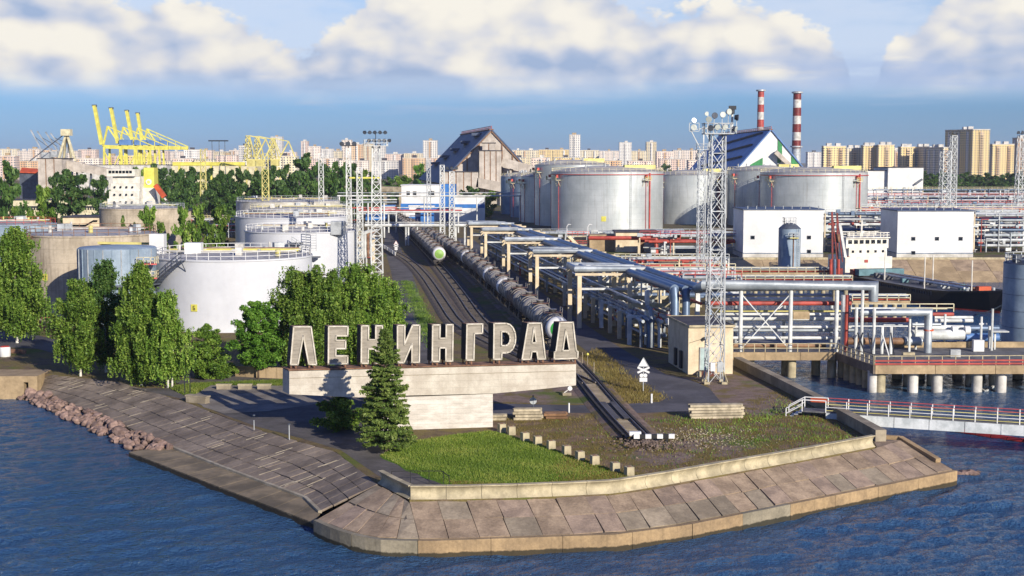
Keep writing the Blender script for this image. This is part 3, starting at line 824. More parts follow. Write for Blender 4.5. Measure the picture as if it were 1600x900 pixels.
def rock_mesh(seed):
    import bmesh
    bm = bmesh.new(); bmesh.ops.create_icosphere(bm, subdivisions=2, radius=1)
    r = random.Random(seed); sx, sy, sz = r.uniform(.8, 1.3), r.uniform(.7, 1.1), r.uniform(.55, .85)
    pl = [(Vector((r.uniform(-1, 1), r.uniform(-1, 1), r.uniform(-1, 1))).normalized(), r.uniform(.45, .8)) for _ in range(9)]
    for v in bm.verts:
        for n, d in pl:
            k = v.co.dot(n) - d
            if k > 0: v.co -= n * k
        v.co = Vector((v.co.x * sx, v.co.y * sy, v.co.z * sz))
    me = bpy.data.meshes.new('rock'); bm.to_mesh(me); bm.free(); me.materials.append(MATS['rock']); return me
ROCKS = [rock_mesh(i) for i in range(9)]
rip = thing('riprap', 'bank of broken pinkish grey rocks along the water below the long slope', 'rock bank', P(140, 655, .4))
q = random.Random(9)
rin = Line([P(8, 600, .7), P(60, 615, .7), P(110, 632, .7), P(165, 654, .7), P(215, 676, .7), P(268, 700, .7)])
rout = Line([P(4, 618, .0), P(60, 634, .0), P(108, 657, .0), P(158, 680, .0), P(204, 704, .0), P(238, 706, .3)])
for i in range(290):
    u = q.random(); w = q.random(); p = rin.u(u).lerp(rout.u(u), w)
    o = link('rock', ROCKS[i % 9], rip); s = q.uniform(.22, .62) * (1.4 if q.random() < .15 else 1)
    o.location = p + Vector((0, 0, s * .25)) - rip.location; o.scale = (s, s, s); o.rotation_euler = (q.uniform(-.5, .5), q.uniform(-.5, .5), q.uniform(0, 6))
rip2 = thing('rock_cluster', 'small cluster of brown rocks in the water off the right end of the tip', 'rocks', P(1512, 740, 0))
for i in range(9):
    o = link('rock', ROCKS[i], rip2); s = q.uniform(.3, .6); o.scale = (s * 1.3, s, s)
    o.location = P(1500 + q.uniform(-4, 32), 740 + q.uniform(-2, 2), .02) - rip2.location; o.rotation_euler.z = q.uniform(0, 6)

# right sea wall: dark inner face, broad brown top
sw = thing('sea_wall', 'broad brown topped concrete sea wall along the basin edge right of the tip', 'sea wall', P(1275, 637))
wl = Line([P(1368, 690), P(1275, 637), P(1210, 603), P(1146, 571)])
for i in range(8):
    ps = [wl.u((i + t) / 8) for t in (.003, .5, .997)]
    mb = MB(); rows = []; fs = []
    for a, b, c in zip(ps, offset(ps, -.95), offset(ps, -2.6)): rows += [Vector((a.x, a.y, ZG)), Vector((a.x, a.y, ZG + 1.0)), Vector((b.x, b.y, ZG + 1.0)), Vector((b.x, b.y, ZG - .1)), Vector((c.x, c.y, ZG - 1.0)), Vector((c.x, c.y, -1))]
    for t in range(2):
        k = t * 6; fs += [(k + j, k + 6 + j, k + 7 + j, k + 1 + j) for j in range(5)]
    fs += [(0, 1, 2, 3, 4, 5), (17, 16, 15, 14, 13, 12)]
    mb.add(rows, fs); part('wall_segment', mb, 'concrete', sw)

# ------------------------------------------------------------------ ground sheets
Z1, Z2, Z3, Z4 = ZG + .006, ZG + .012, ZG + .018, ZG + .024
def ragged(ps, amp, seed):
    q = random.Random(seed); out = []
    for a, b in zip(ps, ps[1:] + ps[:1]):
        n = max(1, int((b - a).length / 1.2))
        for i in range(n): p = a.lerp(b, i / n); out.append(p + Vector((q.uniform(-amp, amp), q.uniform(-amp, amp), 0)))
    return out
def sheet(name, px, m, z, amp=0.0):
    ps = [P(a, b, z) for a, b in px]; mb = MB(); mb.sheet(ragged(ps, amp, len(px)) if amp else ps); o = struct(name, mb, m); return o
sheet('dirt_patch', [(745, 700), (770, 640), (760, 600), (905, 565), (960, 585), (1060, 590), (1145, 580), (1215, 610), (1362, 691), (1238, 719), (1114, 741), (1040, 755), (960, 766)], 'dry_grass', Z1)
sheet('gravel_patch', [(1000, 700), (1060, 690), (1120, 682), (1180, 688), (1190, 700), (1130, 712), (1080, 722), (1020, 728), (970, 722)], 'bare_gravel', Z2, .3)
sheet('lawn', [(594, 712), (612, 702), (640, 690), (700, 681), (765, 673), (784, 674), (840, 694), (900, 715), (960, 736), (990, 745), (962, 760), (900, 764), (800, 768), (720, 769), (690, 756), (640, 736)], 'lawn', Z2, .22)
sheet('plaza', [(205, 606), (262, 607), (300, 600), (380, 596), (470, 596), (640, 640), (640, 690), (596, 712), (690, 757), (720, 771), (642, 773), (598, 748), (532, 703), (468, 684), (400, 666), (350, 648), (298, 626)], 'asphalt_old', Z1)
sheet('terrace', [(292, 612), (330, 602), (455, 602), (520, 612), (500, 630), (420, 642), (350, 646), (318, 636)], 'plaza', Z2)
# asphalt road beside the train, crossing and the lane under the sign
rc = smooth([P(725, 372), P(760, 402), P(806, 440), P(862, 486), P(925, 533), P(985, 572), P(1040, 603), P(1075, 622)], 2)
rc = [p + Vector((0, 0, .018)) for p in rc]; mb = MB(); ribbon(mb, offset(rc, 2.3), offset(rc, -2.6)); struct('road', mb, 'asphalt')
sheet('road_junction', [(1000, 590), (1040, 585), (1075, 592), (1108, 606), (1118, 618), (1132, 634), (1085, 642), (1010, 645), (960, 646), (960, 632), (1030, 628), (1042, 622), (1020, 605)], 'asphalt', ZG + .022)
sheet('lane', [(1010, 645), (900, 645), (800, 648), (745, 646), (700, 640), (640, 630), (640, 618), (745, 630), (800, 631), (900, 633), (1010, 632)], 'asphalt', ZG + .02)
# road on the left of the tracks
lr = smooth([P(612, 360), P(612, 385), P(622, 410), P(632, 440), P(640, 480), P(650, 520), P(655, 560), P(640, 590), P(560, 600), P(420, 588), P(280, 600)], 2)
lr = [p + Vector((0, 0, .015)) for p in lr]; mb = MB(); ribbon(mb, offset(lr, 2.2), offset(lr, -2.2)); struct('left_road', mb, 'asphalt_old')
sheet('river_path', [(-40, 515), (40, 520), (110, 535), (165, 548), (160, 566), (100, 556), (60, 545), (-40, 540)], 'asphalt', Z2)
sheet('gravel_yard', [(772, 600), (905, 566), (985, 590), (950, 632), (800, 630), (770, 628)], 'bare_gravel', ZG + .008)
sheet('mast_verge', [(1078, 590), (1145, 582), (1215, 612), (1270, 645), (1180, 650), (1130, 636), (1112, 606)], 'bare_gravel', ZG + .009, .3)
# rail beds
trk1 = smooth([Vector((11.0, 121, ZG)), Vector((9.6, 135, ZG)), Vector((7.7, 161, ZG)), Vector((5.6, 178, ZG)), Vector((-1.0, 235, ZG)), Vector((-9.4, 307, ZG)), Vector((-21, 388, ZG)), Vector((-33.5, 465, ZG)), Vector((-50, 570, ZG))], 3)
trk2 = smooth([Vector((8.3, 150, ZG)), Vector((6.2, 157, ZG)), Vector((.8, 172, ZG)), Vector((-4.9, 209, ZG)), Vector((-9.4, 255, ZG)), Vector((-17.1, 325, ZG)), Vector((-28, 412, ZG)), Vector((-38, 491, ZG)), Vector((-49, 570, ZG))], 3)
trk3 = smooth([Vector((3.0, 166, ZG)), Vector((-3.4, 186, ZG)), P(714, 508), P(697, 482), P(680, 456), P(663, 431), P(640, 408), P(612, 393), P(590, 386)], 3)
for nm, tr, w, z in (('ballast_bed', trk1, 2.2, .028), ('left_ballast_bed', trk2, 2.1, .032), ('curved_ballast_bed', trk3, 2.0, .036)):
    mb = MB(); a = offset(tr, w); b = offset(tr, -w); a2 = offset(tr, w * .8); b2 = offset(tr, -w * .8)
    up = Vector((0, 0, .16 + z)); lo = Vector((0, 0, z))
    a = [p + lo for p in a]; b = [p + lo for p in b]; a2 = [p + up for p in a2]; b2 = [p + up for p in b2]
    ribbon(mb, a, a2); ribbon(mb, a2, b2); ribbon(mb, b2, b); struct(nm, mb, 'bare_gravel' if nm == 'ballast_bed' else 'ballast')
ZR = ZG + .42
def railway(name, label, tr, until=None):
    t = thing(name, label, 'railway track', tr[len(tr) // 2].copy(), 'railway tracks')
    for s in (.76, -.76):
        ps = offset(tr, s); mb = MB()
        for a, b in zip(ps, ps[1:]):
            up = Vector((0, 0, .30)); mb.bar(a + up, b + up, .09, .20)
        part('rail', mb, 'rail', t)
    if tr is trk1:
        for s in (1.3, -1.05):
            ps = [p for p in offset(tr, s) if p.y < 164]; mb = MB()
            for a, b in zip(ps, ps[1:]): mb.bar(a + Vector((0, 0, .24)), b + Vector((0, 0, .24)), .22, .40)
            part('guard_beam', mb, 'ballast_dark', t)
    mb = MB(); l = Line(tr); n = int(min(l.L, 330) / .62)
    for i in range(n):
        d = i * .62 + .3; p = l.at(d); q2 = l.at(d + .1); t_ = (q2 - p).normalized(); o = Vector((-t_.y, t_.x, 0)) * 1.3
        mb.bar(p - o + Vector((0, 0, .17)), p + o + Vector((0, 0, .17)), .24, .10)
    part('sleepers', mb, 'concrete' if tr is trk1 else 'sleeper', t, stuff=True)
railway('railway_track', 'rails under the long train that end at the striped buffer on the tip', trk1)
railway('railway_track', 'rails in front of the short train with the lime green end', trk2)
railway('railway_track', 'curved rusty rails nearest the left road', trk3)
mb = MB()
for s in (.45, -.45):
    ps = offset(trk1[:20], s); ps = [p for p in ps if 128 < p.y < 139]
    for a, b in zip(ps, ps[1:]): mb.bar(a + Vector((0, 0, .36)), b + Vector((0, 0, .36)), .5, .06)
one('crossing_deck', mb, 'asphalt', 'grey crossing deck between the rails where the lane crosses them', 'level crossing')

# ================================================================== the monument
def plane_pt(px, py, back=0.0):
    d = ray(px, py); k = .17
    t = (126.64 + back) / (d.y - k * d.x)
    return Vector((d.x * t, d.y * t, H + d.z * t))
U_ = Vector((1, .17, 0)).normalized(); N_ = Vector((-.17, 1, 0)).normalized()
VD = Vector((-.45, .89, 0))
sgn = plane_pt(770, 672)
mon = thing('monument_sign', 'long pale concrete sign beam on a broad stem carrying the big city name letters', 'monument', Vector((sgn.x, sgn.y, ZG)))
beam = [(452, 580), (900, 569), (900, 602), (840, 608.5), (770, 615), (637, 618), (560, 621), (452, 616)]
mb = MB(); mb.prism([[plane_pt(*p) for p in beam]], VD * 1.9, 0, 0); part('beam', mb, 'monument', mon)
mb = MB(); mb.prism([[plane_pt(451, 577.6, -.1), plane_pt(901, 566.8, -.1), plane_pt(901, 568.0, -.1), plane_pt(451, 579.0, -.1)]], VD * 2.1); part('rim', mb, 'rust', mon)
for j, yy in enumerate((.30,)):
    mb = MB(); mb.bar(plane_pt(453, 591, -.02), plane_pt(899, 579.5, -.02), .05, .03); part('joint', mb, 'concrete', mon)
st = [plane_pt(598, 622, .06), plane_pt(770, 615.4, .06), plane_pt(770, 680, .06), plane_pt(598, 690, .06)]
st = [st[0], st[1], Vector((st[1].x, st[1].y, ZG - .2)), Vector((st[0].x, st[0].y, ZG - .2))]
mb = MB(); mb.prism([st], N_ * 1.7); part('stem', mb, 'stem', mon)
LET = {
 'Л': [[(459, 510.5), (486, 510.5), (494.5, 569.5), (482.5, 569), (474, 524), (465.5, 569.5), (454, 569.5)]],
 'Е': [[(513.5, 510), (543.7, 510), (543.2, 524.5), (525.2, 524.5), (525, 531.7), (540, 531.7), (540, 544.5), (524.8, 544.5), (524.5, 556), (543.3, 556), (543, 568), (513, 568.5)]],
 'Н': [[(565, 509), (576, 509), (575.7, 530.7), (587, 530.7), (587.2, 509), (597.5, 508.8), (597, 567), (586.7, 567), (586.8, 545), (575.5, 545), (575.2, 567.5), (564.4, 567.5)]],
 'И': [[(621, 508.5), (632.5, 508.3), (632, 538), (644.5, 508), (655.7, 508), (655, 566), (643.5, 566), (643.7, 537), (631, 566.5), (622.5, 566.5), (621, 558)]],
 'Н2': [[(676, 507.6), (687.5, 507.5), (687, 528.5), (697, 528.3), (697.3, 507.3), (707.8, 507.2), (707, 564), (696.6, 564), (696.7, 543.2), (686.8, 543.4), (686.5, 564.6), (675.3, 564.8)]],
 'Г': [[(729.5, 506.4), (754, 506), (753.6, 520.6), (741, 521), (740.2, 562.3), (728.5, 562.6)]],
 'Р': None,
 'А': [[(825, 505), (845.5, 504.7), (852, 560.6), (840.4, 560.9), (838.6, 549), (830.8, 549.2), (829, 561.3), (815.6, 561.6)],
       [(834.3, 511.5), (837.8, 535.5), (831, 535.7)]],
 'Д': [[(874.6, 504), (895.2, 503.6), (900.2, 547.5), (902.8, 549.5), (902.4, 559.6), (865.8, 560.6), (866.2, 550.3), (868.6, 548.5)],
       [(884, 515), (889.8, 547.6), (879.2, 547.9)]],
}
p_out = [(771.8, 505.4), (790, 505.1)]; p_in = []
for i in range(9):
    t = -pi / 2 + pi * i / 8
    p_out.append((791 + 14.6 * cos(t), 528.2 + 23 * sin(t)))
p_out += [(784, 551.2), (783.6, 561), (771.2, 561.4)]
p_in = [(783.5, 518)] + [(789.5 + 7.6 * cos(-pi / 2 + pi * i / 6), 529 + 11 * sin(-pi / 2 + pi * i / 6)) for i in range(7)] + [(783.3, 540)]
LET['Р'] = [p_out, p_in]
lab = {'Л': 'big concrete letter shaped like an inverted V, leftmost of the sign', 'Е': 'big concrete letter E second on the sign, with a tree shadow at its foot',
       'Н': 'big concrete letter H just left of the spruce tip', 'И': 'big concrete letter shaped like a backwards N just right of the spruce tip',
       'Н2': 'big concrete letter H between the backwards N and the hooked letter', 'Г': 'big concrete letter shaped like an upside down L hook',
       'Р': 'big concrete letter P with a round bowl on the sign', 'А': 'big concrete letter A with a small triangular hole',
       'Д': 'big concrete letter with a tall triangle on a wide foot, rightmost of the sign'}
for k, loops in LET.items():
    L3 = [[plane_pt(*p, .35) for p in l] for l in loops]
    c = L3[0][0]; t = thing('sign_letter', lab[k], 'letter', Vector((c.x, c.y, L3[0][-1].z)), 'letters of the city name sign')
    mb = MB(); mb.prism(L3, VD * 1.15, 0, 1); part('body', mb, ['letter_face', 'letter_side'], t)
    mb = MB()
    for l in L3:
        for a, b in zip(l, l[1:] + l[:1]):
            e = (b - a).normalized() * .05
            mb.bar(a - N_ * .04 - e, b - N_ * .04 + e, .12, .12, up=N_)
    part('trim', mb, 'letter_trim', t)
    xs = [p for p in loops[0]]; ymax = max(p[1] for p in xs); low = sorted([p for p in xs if p[1] > ymax - 4], key=lambda p: p[0])
    foot = [low[0][0] + 2, low[-1][0] - 2] + ([low[1][0] - 2, low[2][0] + 2] if len(low) >= 4 else [])
    for fx in foot:
        for dd in (.2, 1.0):
            a = plane_pt(fx, ymax - 1, .35) + VD * dd
            part('post', MB().bar(a, (a.x, a.y, plane_pt(fx, 580 - (fx - 452) * .0245).z - .02), .14), 'rust', t)
    part('cap', MB().add(*(lambda q_: (q_, [(0, 1, 2, 3)]))([p + Vector((0, 0, .012)) for p in (L3[0][0], L3[0][1], L3[0][1] + VD * 1.15, L3[0][0] + VD * 1.15)])), 'rust', t)
# ================================================================== near objects
bp = [(784, 670), (799, 674), (820, 684), (840, 690), (861, 697), (885, 705), (906, 714), (929, 721), (961, 732), (983, 739)]
for i, (x, y) in enumerate(bp):
    c = P(x, y + 5); mb = MB(); q = random.Random(i)
    mb.box((c.x, c.y, c.z + .36), (.62, .62, .78), .35 + q.uniform(-.08, .08), top=.96)
    where = 'nearest the sign stem' if i == 0 else 'nearest the curved parapet' if i == len(bp) - 1 else ORD[i] + ' from the sign stem'
    t = thing('concrete_block', 'square pale concrete block in the row edging the lawn, ' + where, 'block', c, 'concrete blocks in a row beside the lawn')
    part('block', mb, 'parapet', t)
    m2 = MB(); m2.box((c.x, c.y, c.z + .755), (.3, .3, .03), .35); part('lifting_plate', m2, 'rust', t)
def sleeper_stack(px, py, n, layers, label, L=2.7, rz=0.0, mat_='sleeper_new', w=.27):
    c = P(px, py); t = thing('sleeper_stack', label, 'sleepers', c, 'stacks of concrete sleepers'); q = random.Random(n + layers)
    for j in range(layers):
        for i in range(n - (j // 2)):
            mb = MB(); yy = (i - (n - 1) / 2) * w * 1.25; ox = q.uniform(-.2, .2)
            mb.box((c.x + ox, c.y + yy, c.z + .14 + j * .27), (L, w, .22), rz + q.uniform(-.03, .03)); part('sleeper', mb, mat_, t)
        if j < layers - 1:
            pass
    return t
sleeper_stack(826, 655, 4, 4, 'pile of pale concrete sleepers beside the stem, left of the rails', 2.6, .02)
sleeper_stack(776, 656, 3, 2, 'low pile of sleepers hard against the right edge of the sign stem', 1.6, .02)
sleeper_stack(868, 653, 4, 2, 'low reddish pile of old wooden sleepers right of the pale pile', 2.1, .04, 'wood')
sleeper_stack(1118, 652, 5, 5, 'long stack of pale concrete sleepers on the grass below the mast', 5.0, .1)
# buffer stop
c = P(1022, 693)
t = thing('buffer_stop', 'black and white striped buffer bar at the end of the rails', 'buffer stop', c)
for i in range(7):
    mb = MB(); a = Vector((c.x - 1.75 + i * .5, c.y + .02 * i, c.z + .62)); mb.box((a.x + .25, a.y, a.z), (.5, .3, .36)); part('stripe', mb, 'white' if i % 2 == 0 else 'black', t)
for k in (-.9, 1.1): part('post', MB().bar((c.x + k, c.y + .1, c.z - .1), (c.x + k, c.y + .1, c.z + .5), .2), 'black', t)
mb = MB(); mb.bar((c.x - 1.6, c.y + .9, c.z + .55), (c.x - 2.2, c.y - .2, c.z + .1), .18); mb.bar((c.x - 1.2, c.y, c.z + .6), (c.x - 1.7, c.y + 1.6, c.z + .1), .2); part('strut', mb, 'black', t)
mb = MB(); mb.box((c.x - 1.6, c.y + .35, c.z + .82), (1.0, .5, .3)); part('head', mb, 'white', t)
q = random.Random(2)
mb = MB()
for i in range(420):
    a = q.uniform(0, 6.28); r = abs(q.gauss(0, 1.0)); s = q.uniform(.05, .16)
    mb.box((c.x - .6 + 2.0 * r * cos(a), c.y - .8 + 2.2 * r * sin(a), c.z + max(0, .32 - .12 * r) + s * .3), (s, s * 1.2, s * .8), q.uniform(0, 3))
o = _at('gravel', mb, 'gravel', (0, 0, 0)); o['kind'] = 'stuff'; o['label'] = 'heap of broken stone round the striped buffer'
mb = MB()
for i in range(520):
    p = P(q.gauss(1090, 55), q.gauss(685, 9)); s = q.uniform(.04, .11)
    mb.box((p.x, p.y, p.z + s * .3), (s, s * 1.3, s * .8), q.uniform(0, 3))
o = _at('gravel', mb, 'sleeper_new', (0, 0, 0)); o['kind'] = 'stuff'; o['label'] = 'pale stones scattered over the dry grass of the tip'
# crossing sign
def crossing_sign(px, py, k, label, edge='red_trim'):
    c = P(px, py); t = thing('crossing_sign', label, 'road sign', c)
    part('pole', MB().cyl(c, c + Vector((0, 0, 3.55 * k)), .05 * k, n=8), 'galv', t)
    z = c.z + 2.75 * k; w = .55 * k
    mb = MB(); mb.prism([[Vector((c.x - w, c.y - .07, z)), Vector((c.x + w, c.y - .07, z)), Vector((c.x, c.y - .07, z + .95 * k))]], (0, .03, 0)); tr = part('warning_triangle', mb, 'white', t)
    mb = MB()
    e = [Vector((c.x - w, c.y - .08, z)), Vector((c.x + w, c.y - .08, z)), Vector((c.x, c.y - .08, z + .95 * k))]
    for a, b in zip(e, e[1:] + e[:1]): mb.bar(a, b, .08 * k, .04)
    part('border', mb, edge, tr)
    for s in (1, -1):
        mb = MB(); mb.bar((c.x - .62 * k, c.y - .1 - .015 * s, z - .38 * k - s * .28 * k), (c.x + .62 * k, c.y - .1 - .015 * s, z - .38 * k + s * .28 * k), .04, .2 * k); part('cross_arm', mb, 'white', t)
    mb = MB()
    for s in (1, -1): mb.cyl((c.x + s * .2 * k, c.y - .14, z - .95 * k), (c.x + s * .2 * k, c.y - .06, z - .95 * k), .2 * k, n=14)
    part('lamp', mb, 'white', t)
    mb = MB(); mb.box((c.x, c.y - .08, z - 1.4 * k), (.8 * k, .06, .42 * k)); part('plate', mb, 'white', t)
crossing_sign(1005, 613, 1.0, 'white railway crossing sign with triangle and cross on the road verge', 'galv')
crossing_sign(619, 397, .95, 'red edged crossing sign beside the curved rails near the left road')
def post(px, py, h, m, name, label, cat='post', r=.06, extra=None):
    c = P(px, py); mb = MB(); mb.cyl(c, c + Vector((0, 0, h)), r, n=8)
    t = thing(name, label, cat, c); part('pole', mb, m, t)
    if extra: extra(t, c)
    return t
post(1018, 630, .95, 'white', 'marker_post', 'short white marker post on the grass corner by the crossing', r=.1)
post(889, 645, .95, 'white', 'marker_post', 'short white marker post on the lane just left of the rails', r=.08)
post(910, 570, 1.5, 'concrete', 'marker_post', 'thin post right of the last sign letter, leftmost of three', r=.05)
post(918, 573, 1.3, 'concrete', 'marker_post', 'thin post with a yellow knob right of the last sign letter', r=.04, extra=lambda t, c: part('knob', MB().lathe((c.x, c.y, c.z + 1.3), [(.0, 0), (.14, .08), (.16, .2), (.1, .32), (0, .36)], 10), 'yellow', t))
post(928, 588, 1.6, 'concrete', 'marker_post', 'thin pale post on the gravel bank above the rails', r=.05)
def disc(t, c):
    part('disc', MB().cyl((c.x, c.y - .05, c.z + 1.35), (c.x, c.y - .02, c.z + 1.35), .34, n=18), 'galv', t)
post(833, 648, 1.9, 'galv_dark', 'round_sign', 'round pale sign on a pole under the right end of the beam', 'road sign', extra=disc)
# point lever
c = P(886, 618); t = thing('point_lever', 'white point lever with a round weight beside the rails under the beam end', 'point lever', c)
part('frame', MB().box((c.x, c.y, c.z + .15), (.9, .3, .3)), 'concrete', t); part('arm', MB().bar((c.x - .3, c.y, c.z + .3), (c.x + .4, c.y, c.z + .8), .1), 'white_dirty', t)
part('weight', MB().cyl((c.x + .3, c.y - .1, c.z + .75), (c.x + .3, c.y + .1, c.z + .75), .24, n=12), 'white', t)
# small railing behind the parapet corner
t = thing('railing', 'short thin black railing behind the corner of the parapet', 'railing', P(655, 752))
mb = MB(); railing(mb, [P(612, 758), P(640, 757.5), P(690, 757.5), P(702, 766)], 1.05, 1.3, .022, (1.0,)); part('frame', mb, 'black', t)
# terrace furniture
def bench_block(px, py, w, d, h, label, rz=0.0, m='parapet', name='concrete_bench', cat='bench'):
    c = P(px, py); t = thing(name, label, cat, c); mb = MB(); mb.box((c.x, c.y, c.z + h * .4), (w * .92, d * .9, h * .8), rz); part('base', mb, 'concrete', t)
    mb = MB(); mb.box((c.x, c.y, c.z + h * .9), (w, d, h * .2), rz); part('top', mb, m, t)
bench_block(350, 608, 1.6, .6, .55, 'low pale concrete bench at the back of the terrace, nearest the birches')
bench_block(383, 608, 1.5, .6, .55, 'low pale concrete bench at the back of the terrace, in the middle')
bench_block(413, 608, 1.5, .6, .55, 'low pale concrete bench at the back of the terrace, nearest the sign')
bench_block(309, 629, 2.6, .8, .75, 'dark concrete planter at the left edge of the terrace', -.45, 'concrete', 'planter', 'planter')
c = P(293, 616); t = thing('notice_frame', 'empty dark notice frame on two posts by the birches', 'notice board', c)
for k in (-.28, .28): part('post', MB().bar((c.x + k, c.y, c.z), (c.x + k, c.y, c.z + 1.9), .08), 'lamp_dark', t)
for z in (1.35, 1.85): part('crossbar', MB().bar((c.x - .28, c.y, c.z + z), (c.x + .28, c.y, c.z + z), .05), 'lamp_dark', t)
def lampcap(t, c): part('cap', MB().cyl((c.x, c.y, c.z + 1.3), (c.x, c.y, c.z + 1.4), .12, n=10), 'galv_dark', t)
post(452, 687, 1.35, 'galv', 'path_lamp', 'slim grey path lamp at the top of the long slope', 'lamp', r=.05, extra=lampcap)
post(397, 672, .9, 'galv', 'path_lamp', 'short grey path lamp at the edge of the terrace shadow', 'lamp', r=.04, extra=lampcap)
# low garden wall behind the sign
t = thing('garden_wall', 'low pale concrete wall behind the sign on the left', 'wall', P(410, 592))
wl2 = Line([P(368, 588), P(400, 590), P(450, 592)])
for i in range(5):
    a, b = wl2.u(i / 5 + .004), wl2.u((i + 1) / 5 - .004); part('panel', MB().bar(a + Vector((0, 0, .6)), b + Vector((0, 0, .6)), .2, 1.25), 'tan', t)
# ------------------------------------------------------------------ left bank furniture
c = P(16, 607, 0); t = thing('culvert_mouth', 'pale stone culvert with a dark square mouth at the left bank', 'culvert', Vector((c.x, c.y, 0)))
x0, x1, yy = P(-60, 600).x, P(34, 600).x, P(16, 588).y
mb = MB(); mb.box(((x0 + x1) / 2 + 0, yy + 2, 2.25), (x1 - x0, 5, .7)); part('lintel', mb, 'tan', t)
mb = MB(); mb.box((x1 - .5, yy + 2, .9), (1.0, 5, 2.0)); part('jamb', mb, 'tan', t)
mb = MB(); mb.box((x0 + 3.0, yy + 2, .9), (4.0, 5, 2.0)); part('jamb', mb, 'tan', t)
mb = MB(); mb.box(((x0 + x1) / 2 + 2, yy + 3.4, .9), (x1 - x0 - 6.2, .6, 2.0)); part('gate', mb, 'pipe_brown', t)
c = P(8, 557); t = thing('mooring_buoy', 'white and red round drum standing on the left quay', 'drum', c)
part('drum', MB().lathe(c, [(0, 0), (.62, 0), (.66, .2), (.66, 1.1), (.6, 1.2)], 18), 'white', t); part('lid', MB().lathe(c, [(.6, 1.2), (.5, 1.32), (0, 1.36)], 18), 'red', t)
t = thing('kerb_beam', 'rust red steel kerb beam along the left quay', 'kerb', P(20, 562))
part('beam', MB().bar(P(-30, 548) + Vector((0, 0, .25)), P(40, 553) + Vector((0, 0, .25)), .3, .5), 'rust', t)
t = thing('dike_wall', 'low dark brick wall in front of the stained concrete tank', 'wall', P(88, 518))
part('wall', MB().bar(P(56, 512) + Vector((0, 0, .6)), P(112, 530) + Vector((0, 0, .6)), .35, 1.3), 'brick', t)
part('coping', MB().bar(P(56, 512) + Vector((0, 0, 1.33)), P(112, 530) + Vector((0, 0, 1.33)), .5, .14), 'tan', t)
t = thing('red_handrail', 'red pipe handrail above the brick wall near the concrete tank', 'railing', P(88, 500))
mb = MB(); railing(mb, [P(60, 515) + Vector((0, 0, .3)), P(62, 505) + Vector((0, 0, .3)), P(112, 503) + Vector((0, 0, .3))], 1.0, 2.5, .05); part('frame', mb, 'red', t)
# ------------------------------------------------------------------ vegetation near
def spruce(px, py, h, rad, label):
    c = P(px, py); t = thing('spruce_tree', label, 'spruce', c); LOCAL.add(t.name)
    part('trunk', trunk_mb(h * .98, .17, limbs=0), 'bark', t); r = np.random.default_rng(3); q = random.Random(3)
    pts = []; tone = []; bm_ = MB(); z = .9
    while z < h * .985:
        f = z / h; L = rad * (1 - f) ** .78 * min(1, .66 + f * 1.5) + .10; nb = 6 if f < .75 else 5; a0 = q.uniform(0, 6)
        for i in range(nb):
            a = a0 + 6.283 * i / nb + q.uniform(-.25, .25); l = L * q.uniform(.72, 1.15); lift = .25 if f > .7 else -.12 * (1 - f)
            e = Vector((cos(a) * l, sin(a) * l, z + l * lift + .12)); bm_.cyl((0, 0, z), e, .035, .012, 4, caps=False)
            m = int(50 + 230 * (l / rad)); tt = r.uniform(.08, 1, m) ** .75
            w = (1 - tt * .62) * l * .34 + .06
            sx = r.uniform(-1, 1, m) * w; dz = -np.abs(r.normal(0, .5, m)) * .13 * (.4 + tt) * (l / rad + .25) - .25 * (np.abs(sx)) * .5 + .10 * tt * l * .3
            x = cos(a) * l * tt - sin(a) * sx; y = sin(a) * l * tt + cos(a) * sx
            pts.append(np.stack([x, y, z + (l * lift + .12) * tt + dz], 1)); tone.append(np.clip(.25 + .5 * tt + q.uniform(-.12, .12), 0, 1))
        z += .56 * (1 - f * .5) * q.uniform(.85, 1.15)
    part('branches', bm_, 'bark', t)
    link('crown', leaf_mesh('crown', np.vstack(pts), .15, 'leaf_spruce', up=.6, aspect=2.2, cval=np.concatenate(tone)), t)
spruce(603, 706, 10.4, 3.1, 'lone green spruce standing in front of the sign beam')
tree('bush', 'broad low green bush under the left arm of the beam', 'bush', P(533, 672), 2.9, 2.2, 'round', 'leaf_birch', 10374, 0.139, .05, 5, tr=.06, trunks=2, clumps=68)
tree('birch_tree', 'tall drooping birch on the left edge of the river path', 'birch', P(27, 536), 15.3, 4.6, 'birch', 'leaf_birch', 49400, 0.180, .14, 11, 'birch_bark', .2, clumps=204, drop=.5, cr=.2, aspect=2)
tree('birch_tree', 'small leaning birch in front of the stained tank, leftmost of the clump', 'birch', P(126, 588), 11.0, 2.8, 'full', 'leaf_birch', 19760, 0.164, .14, 12, 'birch_bark', .14, clumps=102, drop=.5, cr=.26, aspect=2)
tree('birch_tree', 'dark leafy birch shaded behind the tall middle birch', 'birch', P(166, 582), 12.8, 2.5, 'full', 'leaf_dark', 22230, 0.180, .12, 13, 'birch_bark', .14, clumps=102, drop=.4, cr=.26)
tree('birch_tree', 'tallest drooping birch in the middle of the clump above the slope', 'birch', P(222, 602), 13.2, 3.3, 'birch', 'leaf_birch', 41990, 0.156, .10, 14, 'birch_bark', .15, clumps=187, drop=.6, cr=.22, aspect=2.2)
tree('birch_tree', 'slender birch with white double trunk at the right of the clump', 'birch', P(262, 606), 10.4, 3.0, 'birch', 'leaf_birch', 20995, 0.148, .16, 15, 'birch_bark', .15, trunks=2, clumps=136, drop=.6, cr=.22, aspect=2.2)
tree('bush', 'tall leafy bush between the double birch and the bright tree', 'bush', P(325, 592), 5.9, 2.3, 'full', 'leaf_birch', 16055, 0.164, .02, 16, tr=.07, trunks=3, clumps=102)
tree('bush', 'low rounded hedge bush on the grass left of the sign', 'bush', P(345, 590), 1.7, 2.0, 'round', 'leaf_birch', 6422, 0.131, .02, 17, tr=.05, trunks=2, clumps=51)
